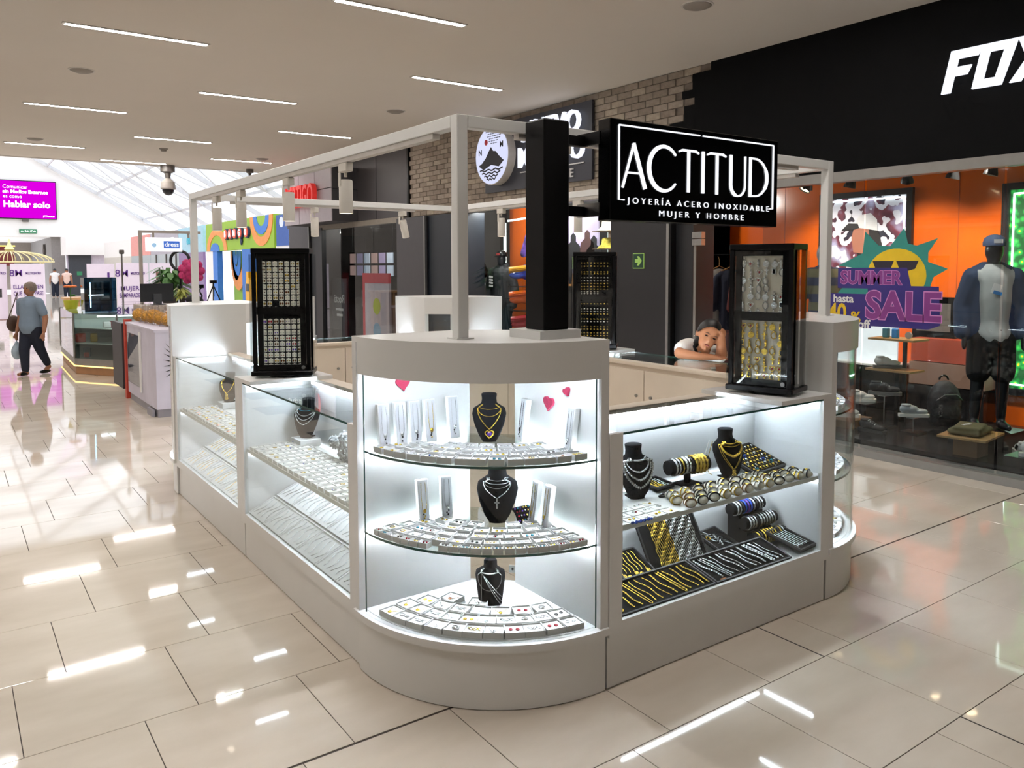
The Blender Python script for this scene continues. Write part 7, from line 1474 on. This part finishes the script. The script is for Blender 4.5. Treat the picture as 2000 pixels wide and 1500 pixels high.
for i, (ch, y) in enumerate(zip('BANGS', (29.75, 29.2, 28.65, 28.05, 27.35))):
    o_ = MB().ext([(XS-.08, y+.24*math.cos(a), 2.93+.2*math.sin(a)) for a in [2*PI*k/16 for k in range(16)]], (.08, 0, 0)).build('badge', M('badge_navy', '#1f2c52', .5), t); MB().ext([(XS-.1, y+.2*math.cos(a)+.03, 2.93+.17*math.sin(a)) for a in [2*PI*k/16 for k in range(16)]], (.02, 0, 0)).build('badge_face', M('badge_orange', '#e0553a', .4, emit=.3), o_); wall_letters(ch, .3, (XS-.11, y+.03, 2.93), LIGHT('badge_white', '#ffffff', 1.3), o_, depth=.01, offset=.01)
for q_ in (1, -1): MB().ext([(XS-.06, 28.05+a, 2.93+b*q_) for a, b in ((0, .42), (.1, .3), (.06, .2), (-.06, .2), (-.1, .3))], (.05, 0, 0)).build('badge_flag', M('badge_navy'), t)
B(XS, XS+.25, 31.8, 32.7, 0, 2.36).build('white_pier', WW, t); B(XS, XS+.2, 31.2, 31.8, 0, 2.36).build('blue_pier', BLF, t); B(XS+.6, XS+.65, 27.9, 31.2, 0, 2.36).build('green_wall', GRNF, t); B(XS-.05, XS+.4, 26.9, 28.0, 0, 2.36).build('blue_pier', M('pier_blue', '#3a76c8', .5), t); B(XS+.3, XS+.5, 24.8, 26.9, 0, 2.36).build('grey_wall', M('shop_dim', '#5a5866', .6), t)
archp(30.25, 2.36, .95, .6, 1.55, -1, ORF, XS+.5); archp(30.45, 2.36, .55, .3, 2.0, -1, BLF, XS+.5); archp(30.5, 2.36, .26, .1, 2.0, -1, BLF, XS+.5); archp(29.2, 2.36, .55, .02, 2.0, -1, M('arch_plum', '#5a4560', .5), XS+.55)
t = thing('ticket_machine', 'yellow ticket machine next to the blue pier of the green shop', 'machine', (XS-.3, 26.6, 0)); MB().ext([(XS-.3, y, z) for y, z in ((26.2, 0), (26.85, 0), (26.85, 1.15), (26.75, 1.35), (26.75, 1.6), (26.55, 1.6), (26.55, 1.4), (26.2, 1.3))], (.28, 0, 0)).build('cabinet', M('machine_yellow', '#f0b01c', .4), t); B(XS-.31, XS-.3, 26.45, 26.75, .95, 1.2).build('screen', BLACK, t)
t = front(33.2, 37.2, 2.36, 3.42, M('fascia_skyblue', '#a9d3e4', .5), 'blue_shopfront', 'pale blue shopfront with a violet window behind the post'); B(XS, XS+.1, 33.2, 37.2, 0, 2.36).build('window', M('violet_window', '#8a70a0', .4), t); wall_letters('oo', .5, (XS-.02, 35.4, 2.88), M('logo_teal', '#38a7bb', .4, emit=.3), t, depth=.03, offset=.02); wall_letters('Si', .8, (XS-.02, 33.9, 1.72), LIGHT('si_glow', '#e6dcff', 1.3), t, depth=.03, offset=.01)
t = front(37.25, 43, 2.36, 3.4, M('fascia_grey', '#b3adb8', .5), 'grey_shopfront', 'grey shopfront with white letters beyond the ring light'); B(XS, XS+.1, 37.25, 43, 0, 2.36).build('window', M('pale_window', '#b9c1c6', .3), t); wall_letters('MA', .75, (XS-.02, 38.4, 2.8), LIGHT('ma_glow', '#ffffff', 1.2), t, depth=.03, offset=.01); [B(XS-.05, XS, y, y+.12, 0, 2.36).build('mullion', DK, t) for y in (37.6, 39.5, 41.6)]
t = front(43.1, 48, 2.36, 3.4, M('fascia_coral', '#e79a92', .5), 'coral_shopfront', 'coral shopfront seen behind the lit dress sign'); B(XS, XS+.1, 43.1, 48, 0, 2.36).build('window', M('pale_window'), t)
t = front(48.1, 57, 2.36, 3.3, WW, 'white_shopfront', 'white shopfront at the far end of the row'); B(XS, XS+.1, 48.1, 57, 0, 2.36).build('window', M('cream_window', '#d8d2c8', .4), t)
t = thing('blue_shopfront_sign', 'blue sign with white letters beside the green shopfront', 'sign', (XS, 23, 2.4)); B(XS, XS+.3, 19.2, 24.6, 2.4, 3.35).build('panel', M('sign_royal', '#2f5aa8', .5), t); wall_letters('MUNDO', .62, (XS-.03, 22.4, 2.72), LIGHT('mundo_white', '#f0f4ff', 1.0), t, depth=.05, offset=.03, xs=.8); B(XS+.02, XS+.2, 19.2, 24.7, 0, 2.4).build('shop_wall', WW, t); MB().ext([(XS-.02, 24.1+.16*math.cos(a), 3.12+.16*math.sin(a)) for a in [2*PI*k/14 for k in range(14)]], (.02, 0, 0)).build('emblem', MATS['mundo_white'], t)
bpy.data.scenes.remove(TMP)
